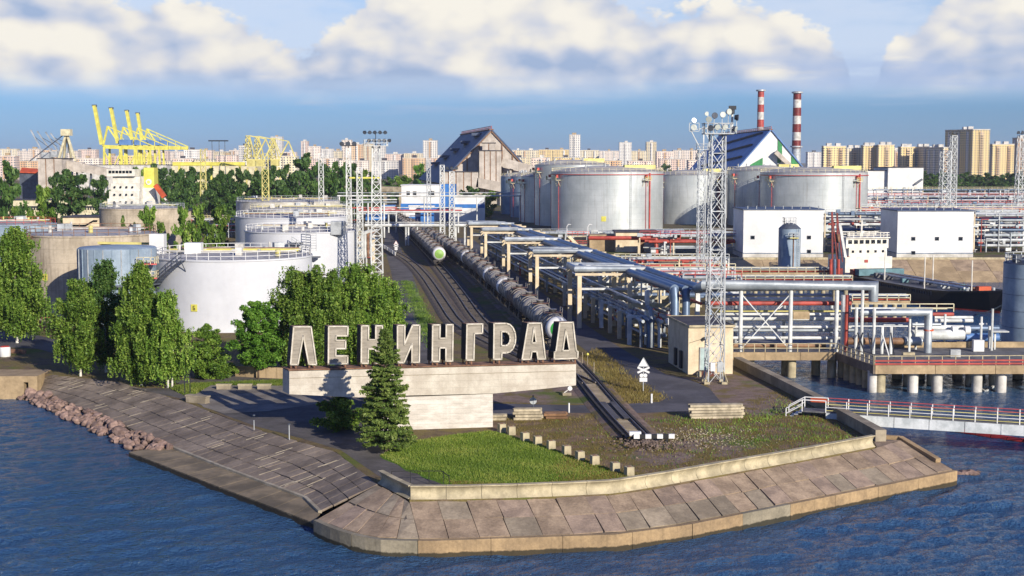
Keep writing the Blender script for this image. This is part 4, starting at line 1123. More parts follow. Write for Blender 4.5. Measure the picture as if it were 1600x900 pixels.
tree('leafy_tree', 'bright green round tree just left of the first sign letter', 'tree', P(404, 592), 8.6, 3.0, 'full', 'leaf_bright', 29640, 0.172, .16, 18, tr=.12, clumps=153, cr=.24)
tree('birch_tree', 'large dense birch right behind the first two sign letters', 'birch', P(492, 585), 12.3, 4.2, 'full', 'leaf_birch', 41990, 0.180, .10, 19, 'birch_bark', .2, clumps=187, drop=.4, cr=.22)
tree('birch_tree', 'tall dense birch behind the middle of the sign', 'birch', P(560, 575), 12.2, 3.7, 'full', 'leaf_birch', 37050, 0.180, .10, 20, 'birch_bark', .2, clumps=170, drop=.4, cr=.22)
tree('birch_tree', 'shorter leafy birch behind the backwards N at the edge of the left road', 'birch', P(608, 566), 10.2, 3.0, 'birch', 'leaf_birch', 24700, 0.172, .06, 22, 'birch_bark', .15, clumps=136, drop=.4, cr=.24)
tree('birch_tree', 'dark leafy birch at the left side of the clump behind the sign', 'birch', P(452, 582), 9.6, 2.6, 'full', 'leaf_dark', 17290, 0.172, .06, 23, 'birch_bark', .15, clumps=102, drop=.3)
# grass and weeds
def blades(name, label, poly_px, n, h, w, mname, seed, clump=0.0):
    q = np.random.default_rng(seed); ps = [P(*p) for p in poly_px]
    xs = [p.x for p in ps]; ys = [p.y for p in ps]; pts = []
    def inside(x, y):
        c = False
        for a, b in zip(ps, ps[1:] + ps[:1]):
            if (a.y > y) != (b.y > y) and x < (b.x - a.x) * (y - a.y) / (b.y - a.y) + a.x: c = not c
        return c
    while len(pts) < n:
        x, y = q.uniform(min(xs), max(xs)), q.uniform(min(ys), max(ys))
        if inside(x, y):
            if clump:
                for _ in range(int(q.integers(3, 14))): pts.append((x + q.normal(0, clump), y + q.normal(0, clump)))
            else: pts.append((x, y))
    a = np.array(pts[:n]); n = len(a); hh = h * q.uniform(.4, 1.3, n); ang = q.uniform(0, 2 * pi, n)
    dx, dy = np.cos(ang) * w / 2, np.sin(ang) * w / 2; lx, ly = q.normal(0, .35, n) * hh, q.normal(0, .35, n) * hh
    v = np.zeros((n, 3, 3)); v[:, 0] = np.stack([a[:, 0] - dx, a[:, 1] - dy, np.full(n, ZG)], 1); v[:, 1] = np.stack([a[:, 0] + dx, a[:, 1] + dy, np.full(n, ZG)], 1)
    v[:, 2] = np.stack([a[:, 0] + lx, a[:, 1] + ly, ZG + hh], 1)
    me = bpy.data.meshes.new(name); me.vertices.add(3 * n); me.vertices.foreach_set('co', v.ravel()); me.loops.add(3 * n); me.loops.foreach_set('vertex_index', np.arange(3 * n))
    me.polygons.add(n); me.polygons.foreach_set('loop_start', np.arange(0, 3 * n, 3)); me.polygons.foreach_set('loop_total', np.full(n, 3)); me.update(calc_edges=True)
    at = me.attributes.new('leaf', 'FLOAT', 'POINT'); pv = .5 + .28 * np.sin(a[:, 0] * .55 + 1.3 * np.sin(a[:, 1] * .4)) * np.sin(a[:, 1] * .7 + a[:, 0] * .2) + q.normal(0, .2, n)
    at.data.foreach_set('value', np.repeat(np.clip(pv, 0, 1), 3)); me.materials.append(MATS[mname])
    o = link(name, me); o['kind'] = 'stuff'; o['label'] = label
blades('grass', 'short green grass of the lawn below the sign', [(594, 712), (612, 702), (640, 690), (700, 681), (765, 673), (840, 694), (900, 715), (960, 736), (985, 745), (962, 758), (900, 762), (800, 766), (720, 767), (690, 754), (640, 736)], 42000, .16, .06, 'leaf_grass', 1)
blades('weeds', 'dry yellowing grass along the lower edge of the lawn', [(700, 752), (800, 758), (900, 752), (960, 738), (985, 745), (962, 760), (900, 765), (800, 769), (720, 770)], 6000, .18, .06, 'leaf_dry', 8)
blades('weeds', 'yellowing worn grass at the right end of the lawn', [(880, 712), (900, 715), (960, 736), (985, 745), (962, 758), (900, 762), (860, 764)], 3500, .17, .06, 'leaf_dry', 9, .4)
blades('weeds', 'low green weeds scattered in patches over the tip', [(1000, 655), (1170, 645), (1230, 620), (1340, 688), (1150, 725), (1040, 745), (960, 730), (900, 700), (800, 668), (900, 655)], 2000, .18, .07, 'leaf_birch', 10, .5)
blades('weeds', 'dry weeds and tufts on the tip around the rails', [(790, 672), (770, 650), (905, 650), (985, 655), (1070, 650), (1160, 640), (1215, 610), (1358, 690), (1238, 716), (1114, 738), (1040, 752), (985, 735), (900, 705)], 8000, .19, .06, 'leaf_dry', 2, .55)
blades('weeds', 'green tufts on the tip beside the sleeper stack', [(1000, 655), (1180, 645), (1230, 620), (1340, 688), (1180, 690)], 2200, .24, .07, 'leaf_birch', 3, .4)
blades('weeds', 'dry verge grass between the rails and the right road', [(905, 560), (935, 545), (985, 588), (1038, 622), (1010, 630), (960, 630), (925, 600)], 9000, .3, .07, 'leaf_dry', 4, .4)
blades('weeds', 'green verge grass along the left road', [(628, 440), (640, 440), (672, 500), (690, 545), (672, 545), (655, 500)], 6000, .35, .1, 'leaf_birch', 6, .5)
blades('weeds', 'green grass strip beside the terrace under the birches', [(262, 606), (300, 600), (450, 594), (450, 603), (330, 602), (296, 622)], 7000, .25, .08, 'leaf_grass', 7)
# ================================================================== tank wagons
def wagon_master():
    t = thing('tank_wagon', 'x', 'tank wagon', (0, 0, 0), 'tank wagons', rz=0.0)
    R0, zc = 1.5, 2.55
    mb = MB(); n = 26
    prof = [(0.0, -5.3), (.75, -5.22), (1.2, -5.02), (1.42, -4.75), (R0, -4.4), (R0, 4.4), (1.42, 4.75), (1.2, 5.02), (.75, 5.22), (0, 5.3)]
    m2 = MB(); m2.lathe((0, 0, 0), [(max(r, .01), z) for r, z in prof], n)
    mb.add([(x, z, y + zc) for x, y, z in m2.v], [f[::-1] for f in m2.f]); mb.sm = True
    part('tank_shell', mb, 'wagon', t)
    for s in (-1, 1):
        mb = MB(); m2 = MB(); m2.lathe((0, 0, 0), [(.01, 5.345), (.72, 5.26), (1.06, 5.12)], n)
        mb.add([(x, s * z, y + zc) for x, y, z in m2.v], [f if s > 0 else f for f in m2.f]); mb.sm = True
        part('end_cap', mb, 'wagon_metal', t)
        mb = MB(); m2 = MB(); m2.lathe((0, 0, 0), [(1.05, 5.15), (1.28, 5.0), (1.44, 4.76), (1.52, 4.5), (1.535, 4.3)], n)
        mb.add([(x, s * z, y + zc) for x, y, z in m2.v], m2.f); mb.sm = True
        part('end_ring', mb, 'wagon_light', t)
    for y in (-3.4, -1.15, 1.15, 3.4):
        mb = MB(); k = 16
        for i in range(k):
            a, b = radians(-20 + 220 * i / k), radians(-20 + 220 * (i + 1) / k)
            mb.bar((1.53 * cos(a), y, zc + 1.53 * sin(a)), (1.53 * cos(b), y, zc + 1.53 * sin(b)), .12, .05, up=(0, 1, 0))
        part('strap', mb, 'wagon_light', t)
    h = part('hatch', MB().cyl((0, 0, zc + 1.4), (0, 0, zc + 1.95), .48, n=14), 'wagon_metal', t)
    part('lid', MB().cyl((0, 0, zc + 1.95), (0, 0, zc + 2.05), .55, n=14), 'wagon_light', h)
    w = part('walkway', MB().box((0, 0, zc + 1.62), (2.3, 1.9, .06)), 'wagon_rust', t)
    mb = MB()
    for s in (-1, 1): railing(mb, [(s * 1.15, -.95, zc + 1.62), (s * 1.15, .95, zc + 1.62)], .62, .95, .028)
    part('handrail', mb, 'wagon_light', w)
    for s in (-1, 1):
        mb = MB()
        for k in (-.18, .18): mb.bar((s * 1.2, k, zc + 1.62), (s * 1.62, k, .75), .05)
        for i in range(8): f = i / 7; mb.bar((s * lerp(1.22, 1.6, f), -.18, lerp(zc + 1.4, .9, f)), (s * lerp(1.22, 1.6, f), .18, lerp(zc + 1.4, .9, f)), .035)
        part('ladder', mb, 'wagon_light', t)
    mb = MB(); mb.box((0, 0, .98), (.5, 10.9, .34)); mb.box((0, -5.2, 1.0), (2.7, .3, .34)); mb.box((0, 5.2, 1.0), (2.7, .3, .34))
    for s in (-1, 1): mb.box((0, s * 3.9, 1.18), (2.0, 1.1, .3))
    part('frame', mb, 'wagon_metal', t)
    for s in (-1, 1):
        mb = MB()
        for k in (-1, 1): mb.box((k * 1.02, s * 3.9, .55), (.2, 2.5, .34)); mb.box((k * 1.02, s * 3.9, .72), (.28, .8, .3))
        b = part('bogie', mb, 'wagon_metal', t)
        for yy in (-.92, .92):
            mb = MB()
            for k in (-1, 1): mb.cyl((k * .7, s * 3.9 + yy, .475), (k * .84, s * 3.9 + yy, .475), .475, n=16)
            mb.cyl((-.8, s * 3.9 + yy, .475), (.8, s * 3.9 + yy, .475), .08, n=6); part('wheelset', mb, 'wagon_metal', b)
        part('coupler', MB().box((0, s * 5.7, .95), (.34, .9, .32)), 'wagon_metal', t)
    return t
WAG = wagon_master()
def train(tr, y0, n, colours, caps, lab, group):
    l = Line(tr); d0 = 0
    while l.at(d0).y < y0: d0 += .1
    for i in range(n):
        d = d0 + 5.7 + i * 11.95
        if d > l.L - 8: break
        a, b = l.at(d - 4), l.at(d + 4); p = (a + b) / 2; t_ = (b - a)
        o = copy_tree(WAG); o.location = (p.x, p.y, ZR); o.rotation_euler.z = math.atan2(-t_.x, t_.y)
        o['label'] = lab(i); o['group'] = group
        for ch in o.children:
            nm = ch.name.split('.')[0]
            if nm == 'tank_shell' and colours[i % len(colours)] != 'wagon':
                ch.material_slots[0].link = 'OBJECT'; ch.material_slots[0].material = MATS[colours[i % len(colours)]]
            if nm == 'end_cap' and caps.get(i):
                ch.material_slots[0].link = 'OBJECT'; ch.material_slots[0].material = MATS[caps[i]]
            if nm == 'end_ring' and caps.get(i):
                ch.material_slots[0].link = 'OBJECT'; ch.material_slots[0].material = MATS['white']
TC = ['wagon', 'wagon_light', 'wagon', 'wagon_rust', 'wagon_light', 'wagon', 'wagon', 'wagon_light', 'wagon_rust', 'wagon']
train(trk1, 175.5, 32, TC, {0: 'cap_green', 5: 'cap_green', 7: 'cap_green', 11: 'cap_green'},
      lambda i: 'grey tank wagon with dark green end leading the long train behind the sign' if i == 0 else
      ('tank wagon %s behind the dark green ended leader of the long train' % (ORD[i - 1])) if i < 21 else 'tank wagon %s from the far end of the long train' % ORD[max(0, 31 - i)], 'tank wagons of the long train')
train(trk2, 318, 20, ['wagon_light', 'wagon', 'wagon_light', 'wagon', 'wagon'], {0: 'cap_lime'},
      lambda i: 'pale tank wagon with round lime green end leading the short train' if i == 0 else
      'tank wagon %s behind the lime green ended leader of the short train' % ORD[i - 1], 'tank wagons of the short train')
for o in [WAG] + list(WAG.children_recursive): bpy.data.objects.remove(o)
# ================================================================== small house and mast by the sea wall
fl = P(1075, 585); X0, X1, Y0 = fl.x, P(1144, 585).x + .1, fl.y; dX = -1.15
t = thing('pump_house', 'small beige flat roofed pump house with pale door behind the mast', 'house', Vector((X0, Y0, ZG)))
zt = A(1075, 511, Y0).z
foot = [Vector((X0, Y0, ZG)), Vector((X1, Y0 + .3, ZG)), Vector((X1 + dX, Y0 + 10, ZG)), Vector((X0 + dX, Y0 + 9.7, ZG))]
part('wall', MB().prism([foot], (0, 0, zt - ZG)), 'house', t)
def grow(pts, d):
    c = sum(pts, Vector()) / len(pts); return [p + (p - c).normalized() * d for p in pts]
rf = part('roof', MB().prism([[p + Vector((0, 0, zt - ZG + .01)) for p in grow(foot, .25)]], (0, 0, .14)), 'roof_dark', t)
mb = MB(); e = [p + Vector((0, 0, zt - ZG + .1)) for p in grow(foot, .28)]
for a, b in zip(e, e[1:] + e[:1]): mb.bar(a, b, .1, .26)
part('fascia', mb, 'parapet', rf)
dx = P(1100.5, 585).x
d = part('door', MB().box((dx, Y0 - .02, ZG + 1.75), (.95, .12, 2.5)), 'door', t)
part('frame', MB().bar((dx - .55, Y0 - .04, ZG + 3.05), (dx + .55, Y0 - .04, ZG + 3.05), .1, .12).bar((dx - .52, Y0 - .04, ZG + .5), (dx - .52, Y0 - .04, ZG + 3.0), .08).bar((dx + .52, Y0 - .04, ZG + .5), (dx + .52, Y0 - .04, ZG + 3.0), .08), 'white_dirty', d)
part('handle', MB().box((dx + .35, Y0 - .12, ZG + 1.6), (.06, .08, .2)), 'black', d)
part('step', MB().box((dx + .1, Y0 - .75, ZG + .22), (1.7, 1.5, .44)), 'brick', t)
part('bulkhead_lamp', MB().cyl((dx - .05, Y0 - .3, ZG + 4.1), (dx - .05, Y0, ZG + 4.1), .2, n=10), 'lamp_dark', t)
part('cable', MB().tube([(X0 + .1, Y0 - .05, ZG + 3.6), (dx - .1, Y0 - .08, ZG + 4.1), (dx + 1.2, Y0 - .4, ZG + 4.6)], .02, 5), 'black', t)
for k in range(2):
    c = Vector((X0 + dX * .5 - .02, Y0 + 3 + k * 2.6, ZG)); part('side_hatch', MB().box((c.x - .04 + dX * .0 - k * .3 + .18, c.y, c.z + 1.3), (.3, .9, 2.0), .115), 'lamp_dark', t)
bx = P(1068, 588); part('kerb_box', MB().box((bx.x + .8 + .9, bx.y - .2, ZG + .3), (.5, .5, .6)), 'parapet', t)

def lamp_head(t, p, m='lamp_dark', r=.34, d=(0, -1, -.35)):
    d = Vector(d).normalized(); h = part('lamp', MB().cyl(p - d * .28, p + d * .1, r * .7, r, 12), m, t)
    part('lens', MB().cyl(p + d * .1, p + d * .14, r * .92, n=12), 'galv_dark' if m == 'lamp_dark' else 'lamp_glass', h)
def mast(name, label, px, y_base, w0, w1, n, ztop=None, Y=None, y_top=None, m='galv', leg=.13, br=.06, z0=ZG, cat='mast', plat=None, lamps=0, group='lattice masts', rz=.12):
    if Y is None: c = P(px, y_base, z0); Y = c.y
    p0 = A(px, 300, Y); x = p0.x
    if ztop is None: ztop = A(px, y_top, Y).z
    t = thing(name, label, cat, Vector((x, Y, z0)), group)
    mb = MB(); legs = lattice(mb, x, Y, z0, ztop, w0, w1, n, leg, br, rz=rz)
    part('bracing', mb, m, t)
    for a, b in legs:
        part('leg', MB().bar(a, b, leg), m, t)
    if plat:
        p = part('platform', MB().box((x, Y, ztop), (plat, plat * .8, .12)), m, t)
        mb = MB(); h = plat / 2; g = plat * .4; railing(mb, [(x - h, Y - g, ztop), (x + h, Y - g, ztop), (x + h, Y + g, ztop), (x - h, Y + g, ztop), (x - h, Y - g, ztop)], 1.1, .9, .03); part('handrail', mb, m, p)
    return t, x, Y, ztop
t, x, Y, z = mast('lattice_mast', 'tall white lattice mast crowded with round lamps beside the pump house', 1120, 598, 1.75, 1.45, 13, y_top=209, m='galv', leg=.13, br=.065, plat=3.1, rz=.1)
q = random.Random(3)
for i, (dx, dz, dd) in enumerate([(-1.1, 1.5, (-.3, -1, -.1)), (-.5, 1.9, (0, -1, 0)), (.35, 2.0, (.1, -1, 0)), (1.0, 2.3, (.4, -1, 0)), (-.9, .6, (0, -1, -.4)), (-.2, .7, (.2, -1, -.3)), (.6, .7, (.3, -1, -.4)), (1.9, 1.7, (1, -.3, -.1)), (1.7, .5, (1, -.6, -.4))]):
    p = Vector((x + dx, Y - 1.15, z + dz)); lamp_head(t, p, ['galv', 'lamp_dark', 'galv_dark'][i % 3], .34, dd)
    part('lamp_bracket', MB().bar((p.x, p.y + .35, z), (p.x, p.y + .35, p.z), .07).bar((p.x, p.y + .35, p.z), p + Vector((0, .2, 0)), .07), 'galv', t)
part('camera_pole', MB().cyl((x + 1.45, Y - .6, z), (x + 1.45, Y - .6, z + 2.9), .12, n=8), 'pipe_white', t)
part('camera', MB().box((x + 1.45, Y - .7, z + 2.75), (.75, .5, .4)).cyl((x + 1.45, Y - .7, z + 2.1), (x + 1.45, Y - .7, z + 2.55), .25, n=10), 'lamp_dark', t)
part('cabinet', MB().box((x - .35, Y - 1.05, ZG + 1.9), (.5, .35, .9)), 'white', t); part('cabinet', MB().box((x + .45, Y - 1.05, ZG + 1.9), (.6, .35, 1.1)), 'galv', t)
for sx in (-1, 1):
    for sy in (-1, 1): part('footing', MB().box((x + sx * .95, Y + sy * .95, ZG + .12), (.6, .6, .28)).bar((x + sx * 1.25, Y + sy * 1.25, ZG + .2), (x + sx * .8, Y + sy * .8, ZG + 1.5), .12), 'parapet', t)
t, x, Y, z = mast('lattice_mast', 'thinner white lattice mast with a bracketed round lamp, left of the crowded mast', 1096, 0, 1.35, 1.25, 16, Y=262, y_top=234, m='galv', leg=.12, br=.06, plat=2.2)
part('boom', MB().bar((x - .2, Y, z), (x - 2.1, Y, z + 3.6), .16).bar((x - 2.2, Y, z + 3.6), (x + 2.2, Y, z + 4.2), .14).bar((x + .3, Y, z), (x + .3, Y, z + 4.4), .2).bar((x + .6, Y, z + 3.2), (x + 2.2, Y, z), .12), 'pipe_white', t)
f = part('lamp_frame', MB().bar((x - 2.4, Y - .2, z + 3.4), (x - .6, Y - .2, z + 3.4), .1).bar((x - 2.4, Y - .2, z + 4.9), (x - .6, Y - .2, z + 4.9), .1).bar((x - 2.4, Y - .2, z + 3.4), (x - 2.4, Y - .2, z + 4.9), .1).bar((x - .6, Y - .2, z + 3.4), (x - .6, Y - .2, z + 4.9), .1), 'pipe_white', t)
lamp_head(t, Vector((x - 1.6, Y - .4, z + 4.1)), 'galv', .6, (-.1, -1, 0)); lamp_head(t, Vector((x - 1.6, Y - .4, z + 5.4)), 'galv', .45, (.2, -1, .2)); lamp_head(t, Vector((x + .7, Y - .4, z + 6.6)), 'galv', .4, (.3, -1, 0))
part('mast_pole', MB().cyl((x + 1.0, Y, z + 2.6), (x + 1.0, Y, z + 7.0), .1, n=8), 'pipe_white', t)
# left lighting mast and other lattice masts
t, x, Y, z = mast('lattice_mast', 'tall grey lattice mast with two rows of dark floodlights by the left road', 588, 452, 2.3, 1.35, 16, y_top=228, m='pipe_white', leg=.19, br=.10, plat=4.2)
for r_, n_, dz in ((0, 5, 2.4), (1, 5, .9)):
    part('lamp_bar', MB().bar((x - 2.2 + r_ * .6, Y - .4, z + dz), (x + 2.2 + r_ * .3, Y - .4, z + dz), .1).bar((x, Y - .3, z), (x, Y - .3, z + dz), .12), 'lamp_dark', t)
    for i in range(n_): lamp_head(t, Vector((x - 2.0 + r_ * .8 + i * .95, Y - .7, z + dz + .1)), 'lamp_dark', .36, (q.uniform(-.6, .6), -1, -.4))
for a in [('slim white lattice mast right of the tall floodlight mast, between the trains', 691, 392, 1.3, 1.1, 12, 258, 'pipe_white'), ('slim white lattice mast right of the short train under the white gantry pipe', 706, 384, 1.6, 1.3, 12, 268, 'pipe_white'),
          ('slim pale lattice mast just left of the floodlight mast, topped by a yellow beam', 562, 440, 1.3, 1.0, 14, 262, 'pipe_white'), ('thin pale lattice mast farthest left of the gantry pipes', 545, 430, 1.1, .9, 14, 232, 'pipe_white'),
          ('slim white lattice mast in front of the dark wood', 502, 0, 1.6, 1.3, 12, 240, 'pipe_white', 420), ('yellow lattice mast rising from the industrial roofs in front of the wood', 415, 0, 2.2, 1.8, 11, 240, 'yellow_pale', 430),
          ('yellow lattice mast in the dark trees right of the ship', 318, 0, 2.6, 1.8, 10, 233, 'yellow_pale', 560),
          ('broad white lattice mast behind the right white shed', 1476, 0, 2.8, 2.4, 11, 236, 'galv', 430), ('taller white lattice mast close behind the broad one', 1488, 0, 2.2, 1.7, 14, 212, 'galv', 450),
          ('white lattice mast at the far right edge', 1594, 0, 3.0, 1.9, 11, 212, 'galv', 440), ('short white lattice mast behind the tank wagons', 670, 360, 1.4, 1.2, 9, 250, 'galv')]:
    lb, px, yb, w0, w1, n, yt, m = a[:8]
    t, x, Y, z = mast('lattice_mast', lb, px, yb, w0, w1, n, y_top=yt, m=m, Y=a[8] if len(a) > 8 else None, leg=.2, br=.11)
    if 'yellow beam' in lb: part('cross_beam', MB().bar((x - 2, Y, z - 2), (x + 4, Y, z - 2), .3), 'yellow', t)
    if 'gantry pipe' in lb or 'far right' in lb or 'taller' in lb:
        part('lamp_bar', MB().bar((x - 1.6, Y, z + .6), (x + 1.6, Y, z + .6), .2).bar((x, Y, z), (x, Y, z + 1.6), .2), 'lamp_dark', t)
        for i in range(3): lamp_head(t, Vector((x - 1.3 + 1.3 * i, Y - .4, z + 1)), 'lamp_dark', .5)

# ================================================================== the long pipe rack
def lc(D): return 6.5 - (D - 248) * .135
t = thing('pipe_rack', 'long rack of steel blue pipes running back beside the right road', 'pipe rack', Vector((lc(250), 250, ZG)))
def rp(D, off, z): return Vector((lc(D) + off, D, z))
for i, (off, r, z, m) in enumerate([(4.2, .55, 10.6, 'pipe_blue'), (5.6, .5, 10.5, 'pipe_blue'), (7.4, .6, 10.6, 'pipe_blue'), (8.6, .3, 10.3, 'pipe_blue'), (2.6, .35, 7.4, 'pipe_grey'), (6.4, .22, 10.4, 'pipe_grey')]):
    part('pipe', MB().tube([rp(176 if z > 8 else 182, off, z), rp(246, off, z), rp(360, off, z - .4)], r, 12), m, t)
for off, r, z, m in [(1.2, .22, 6.0, 'pipe_grey'), (2.2, .3, 6.1, 'pipe_blue'), (3.6, .25, 6.0, 'pipe_white'), (5.0, .3, 6.1, 'pipe_grey'), (6.6, .22, 6.0, 'pipe_blue'), (7.8, .3, 6.1, 'pipe_grey'), (1.0, .14, 8.3, 'pipe_white'), (8.6, .2, 8.3, 'pipe_red'), (1.6, .2, 4.2, 'pipe_grey'), (4.0, .25, 4.2, 'pipe_blue'), (6.8, .2, 4.2, 'pipe_white')]:
    part('pipe', MB().tube([rp(180, off, z), rp(362, off, z)], r, 8), m, t)
D = 184
k = 0
while D < 365:
    for off in (2.6, 9.2):
        part('column', MB().box((lc(D) + off, D, ZG + 3.6), (.55, .6, 7.2), .13), 'house' if k % 3 else 'pipe_white', t)
    if k % 2 == 0: part('column', MB().box((lc(D) + 5.8, D, ZG + 3.2), (.45, .5, 6.4), .13), 'pipe_white', t)
    for z in (5.5, 7.7): part('cross_beam', MB().bar(rp(D, .4, z), rp(D, 9.8, z), .4, .5), 'parapet', t)
    mb = MB()
    for off in (4.2, 5.6, 7.4): mb.bar(rp(D, off, 7.9), rp(D, off, 10.2), .22)
    mb.bar(rp(D, 3.4, 9.8), rp(D, 9.2, 9.8), .25); part('pipe_support', mb, 'pipe_white', t)
    k += 1; D += 10.4
for off, z, r_, m in ((4.2, 10.6, .55, 'pipe_blue'), (5.6, 10.5, .5, 'pipe_blue'), (8.6, 10.3, .3, 'pipe_blue'), (2.6, 7.4, .35, 'pipe_grey'), (1.2, 6.0, .22, 'pipe_grey'), (2.2, 6.1, .3, 'pipe_blue'), (3.6, 6.0, .25, 'pipe_white'), (5.0, 6.1, .3, 'pipe_grey'), (6.6, 6.0, .22, 'pipe_blue'), (7.8, 6.1, .3, 'pipe_grey')):
    D = 177 if z > 8 else 182.4
    part('drop_pipe', MB().tube([rp(D + .1, off, z), rp(D - .8, off, z - .2), rp(D - 1.2, off, z - 1.2), rp(D - 1.2, off, ZG)], r_ * .98, 10), m, t)
for j, D in enumerate((206, 246, 283, 322, 352)):        # expansion loops pushed out over the road
    for i in range(5):
        z = 11.05 - .05 * i; o0 = -3.4 + i * .75; w = 3.6 - i * .72
        part('expansion_loop', MB().tube([rp(D - w, 4.4 + i * .9, z), rp(D - w, o0, z), rp(D + w, o0, z), rp(D + w, 4.4 + i * .9, z)], .36 if i % 2 == 0 else .24, 8), ['pipe_grey', 'pipe_white', 'pipe_grey', 'pipe_white', 'pipe_grey'][i], t)
    for s in (-1, 1):
        part('portal', MB().bar(rp(D + s * 3.9, -3.6, 10.3), rp(D + s * 3.9, 10.5, 10.3), .35, .35).box((lc(D + s * 3.9) - 3.0, D + s * 3.9, ZG + 3.8), (.6, .6, 7.6), .13), 'house', t)
        part('walk_beam', MB().bar(rp(D + s * 3.9, -3.2, 8.2), rp(D + s * 3.9, 9, 8.2), .25, .3), 'pipe_white', t)
for i in range(9):
    D = 184 + i * 6.2; part('short_column', MB().box((lc(D) + .3, D, ZG + 1.9), (.5, .5, 3.8), .13), 'house' if i % 3 else 'pipe_white', t); part('short_beam', MB().bar(rp(D, -.1, 6.2), rp(D, 3, 6.2), .25, .3), 'pipe_white', t)
q = random.Random(17)
for i in range(60):                                      # valves and drops between the tiers
    D = q.uniform(182, 352); off = q.uniform(.6, 8.4); z0 = q.choice((ZG, 4.2)); z1 = q.choice((6, 7.4))
    part('riser', MB().tube([rp(D, off, z0), rp(D, off, z1), rp(D + 1.2, off, z1)], q.uniform(.1, .2), 7), q.choice(['pipe_grey', 'pipe_white', 'pipe_blue', 'pipe_red', 'pipe_grey']), t)
for i in range(16):
    D = q.uniform(180, 240); off = q.uniform(1, 8.5); p = rp(D, off, q.choice((4.2, 6.0)))
    v = part('valve', MB().cyl(p - Vector((0, .5, 0)), p + Vector((0, .5, 0)), .4, n=10).cyl(p, p + Vector((0, 0, .8)), .1, n=6), q.choice(['galv', 'pipe_red', 'white']), t)
    part('handwheel', MB().cyl(p + Vector((0, 0, .8)), p + Vector((0, 0, .86)), .32, n=10), 'red', v)
mb = MB(); railing(mb, [rp(186, .5, 6.4), rp(230, .5, 6.4)], 1.0, 2.0, .04); part('handrail', mb, 'galv', t)

# ================================================================== pier
ZD = 3.2
y1, y2 = 160.0, 171.0
t = thing('pier', 'concrete pier deck on round piles with red rail in the right basin', 'pier', Vector((48, 166, 0)))
xl = A(1367, 573, y1).x; xl2 = A(1140, 553, y2).x
dk = [Vector((xl, y1, ZD)), Vector((90, y1 + 1.5, ZD)), Vector((90, 181, ZD)), Vector((27.6, 184, ZD)), Vector((xl2, y2 + .5, ZD)), Vector((A(1308, 553, y2).x, y2, ZD))]
part('deck', MB().prism([dk[::-1]], (0, 0, -.75)), 'deck_grey', t)
for i in range(7):
    a, b = xl + i * 6.9, xl + (i + 1) * 6.9 - .06
    part('edge_beam', MB().box(((a + b) / 2, y1 - .12, ZD - .42), (b - a, .3, .98)), 'tan', t)
e0, e1 = xl2, A(1308, 553, y2).x - .2
for i in range(3):
    a, b = lerp(e0, e1, i / 3), lerp(e0, e1, (i + 1) / 3) - .05
    part('edge_beam', MB().box(((a + b) / 2, y2 - .1, ZD - .42), (b - a, .3, .98)), 'tan', t)
part('edge_beam', MB().bar((dk[5].x - .1, y2 + .1, ZD - .42), (xl - .1, y1 - .2, ZD - .42), .3, .98), 'slab_dark', t)
for row, yy in ((0, y1 + 1.1), (1, y1 + 6.0), (2, y1 + 11)):
    for i in range(12):
        xx = xl + 1.0 + (0 if row == 0 else .9) + i * 3.7 - (.0 if i % 2 else .9)
        part('pile', MB().cyl((xx, yy, -2), (xx, yy, ZD - .7), .62, n=14), 'white_dirty', t)
for i in range(7):
    f = i / 6; p = dk[5].lerp(dk[0], f); part('pile', MB().cyl((p.x + .9, p.y + .9, -2), (p.x + .9, p.y + .9, ZD - .7), .58, n=14), 'parapet', t)
for px in (1172, 1228, 1237, 1275, 1300):
    p = A(px, 560, y2 + 1 + (2 if px in (1228, 1275) else 0)); part('pile', MB().cyl((p.x, p.y, -2), (p.x, p.y, ZD - .7), .55, n=14), 'parapet', t)
mb = MB(); railing(mb, [(xl, y1 + .1, ZD), (90, y1 + 1.6, ZD)], 1.1, 1.55, .045, (1.0,)); part('handrail', mb, 'parapet', t)
mb = MB()
for z in (.18, .55): mb.bar((xl, y1 + .1, ZD + z), (90, y1 + 1.6, ZD + z), .12, .2)
part('red_rail', mb, 'red', t)
mb = MB(); railing(mb, [(xl2 + .4, y2 + .1, ZD), (dk[5].x, y2 + .15, ZD), (xl - .1, y1 + .2, ZD)], 1.1, 1.3, .045); part('handrail', mb, 'parapet', t)
part('kerb', MB().box(((xl + 4 + 90) / 2, 176, ZD + .35), (90 - xl - 4, .5, .7)), 'tan', t)
part('bollard', MB().box((A(1420, 540, 168).x, 168, ZD + .3), (1.4, .5, .3)), 'parapet', t)
# pipe frames on the pier
t = thing('pipe_trestle', 'white steel trestle on the pier carrying grey and red pipes', 'trestle', Vector((34, 172, ZD)))
YP = 172.0
def X(px, Y=YP): return A(px, 450, Y).x
for px in (1158, 1236, 1308):
    part('post', MB().cyl((X(px), YP, ZD), (X(px), YP, 10.9), .26, n=10), 'pipe_white', t)
for px in (1150, 1226, 1300): part('post', MB().cyl((X(px, 177), 177, ZD), (X(px, 177), 177, 9), .22, n=10), 'galv', t)
for a, b in ((1158, 1236),):
    part('cross_brace', MB().bar((X(a), YP, ZD + .2), (X(b), YP, 10.4), .12).bar((X(b), YP + .14, ZD + .2), (X(a), YP + .14, 10.4), .12), 'pipe_white', t)
    part('cross_brace', MB().bar((X(a), 177, ZD + .2), (X(b), 177, 8.4), .12), 'pipe_white', t)
part('pipe', MB().tube([rp(176, 7.4, 10.6) + Vector((-.4, 0, 0)), (rp(176, 7.4, 10.6).x, YP, 11.35), (X(1365), YP, 11.35), (X(1365), YP, 9.4)], .58, 14), 'pipe_grey', t)
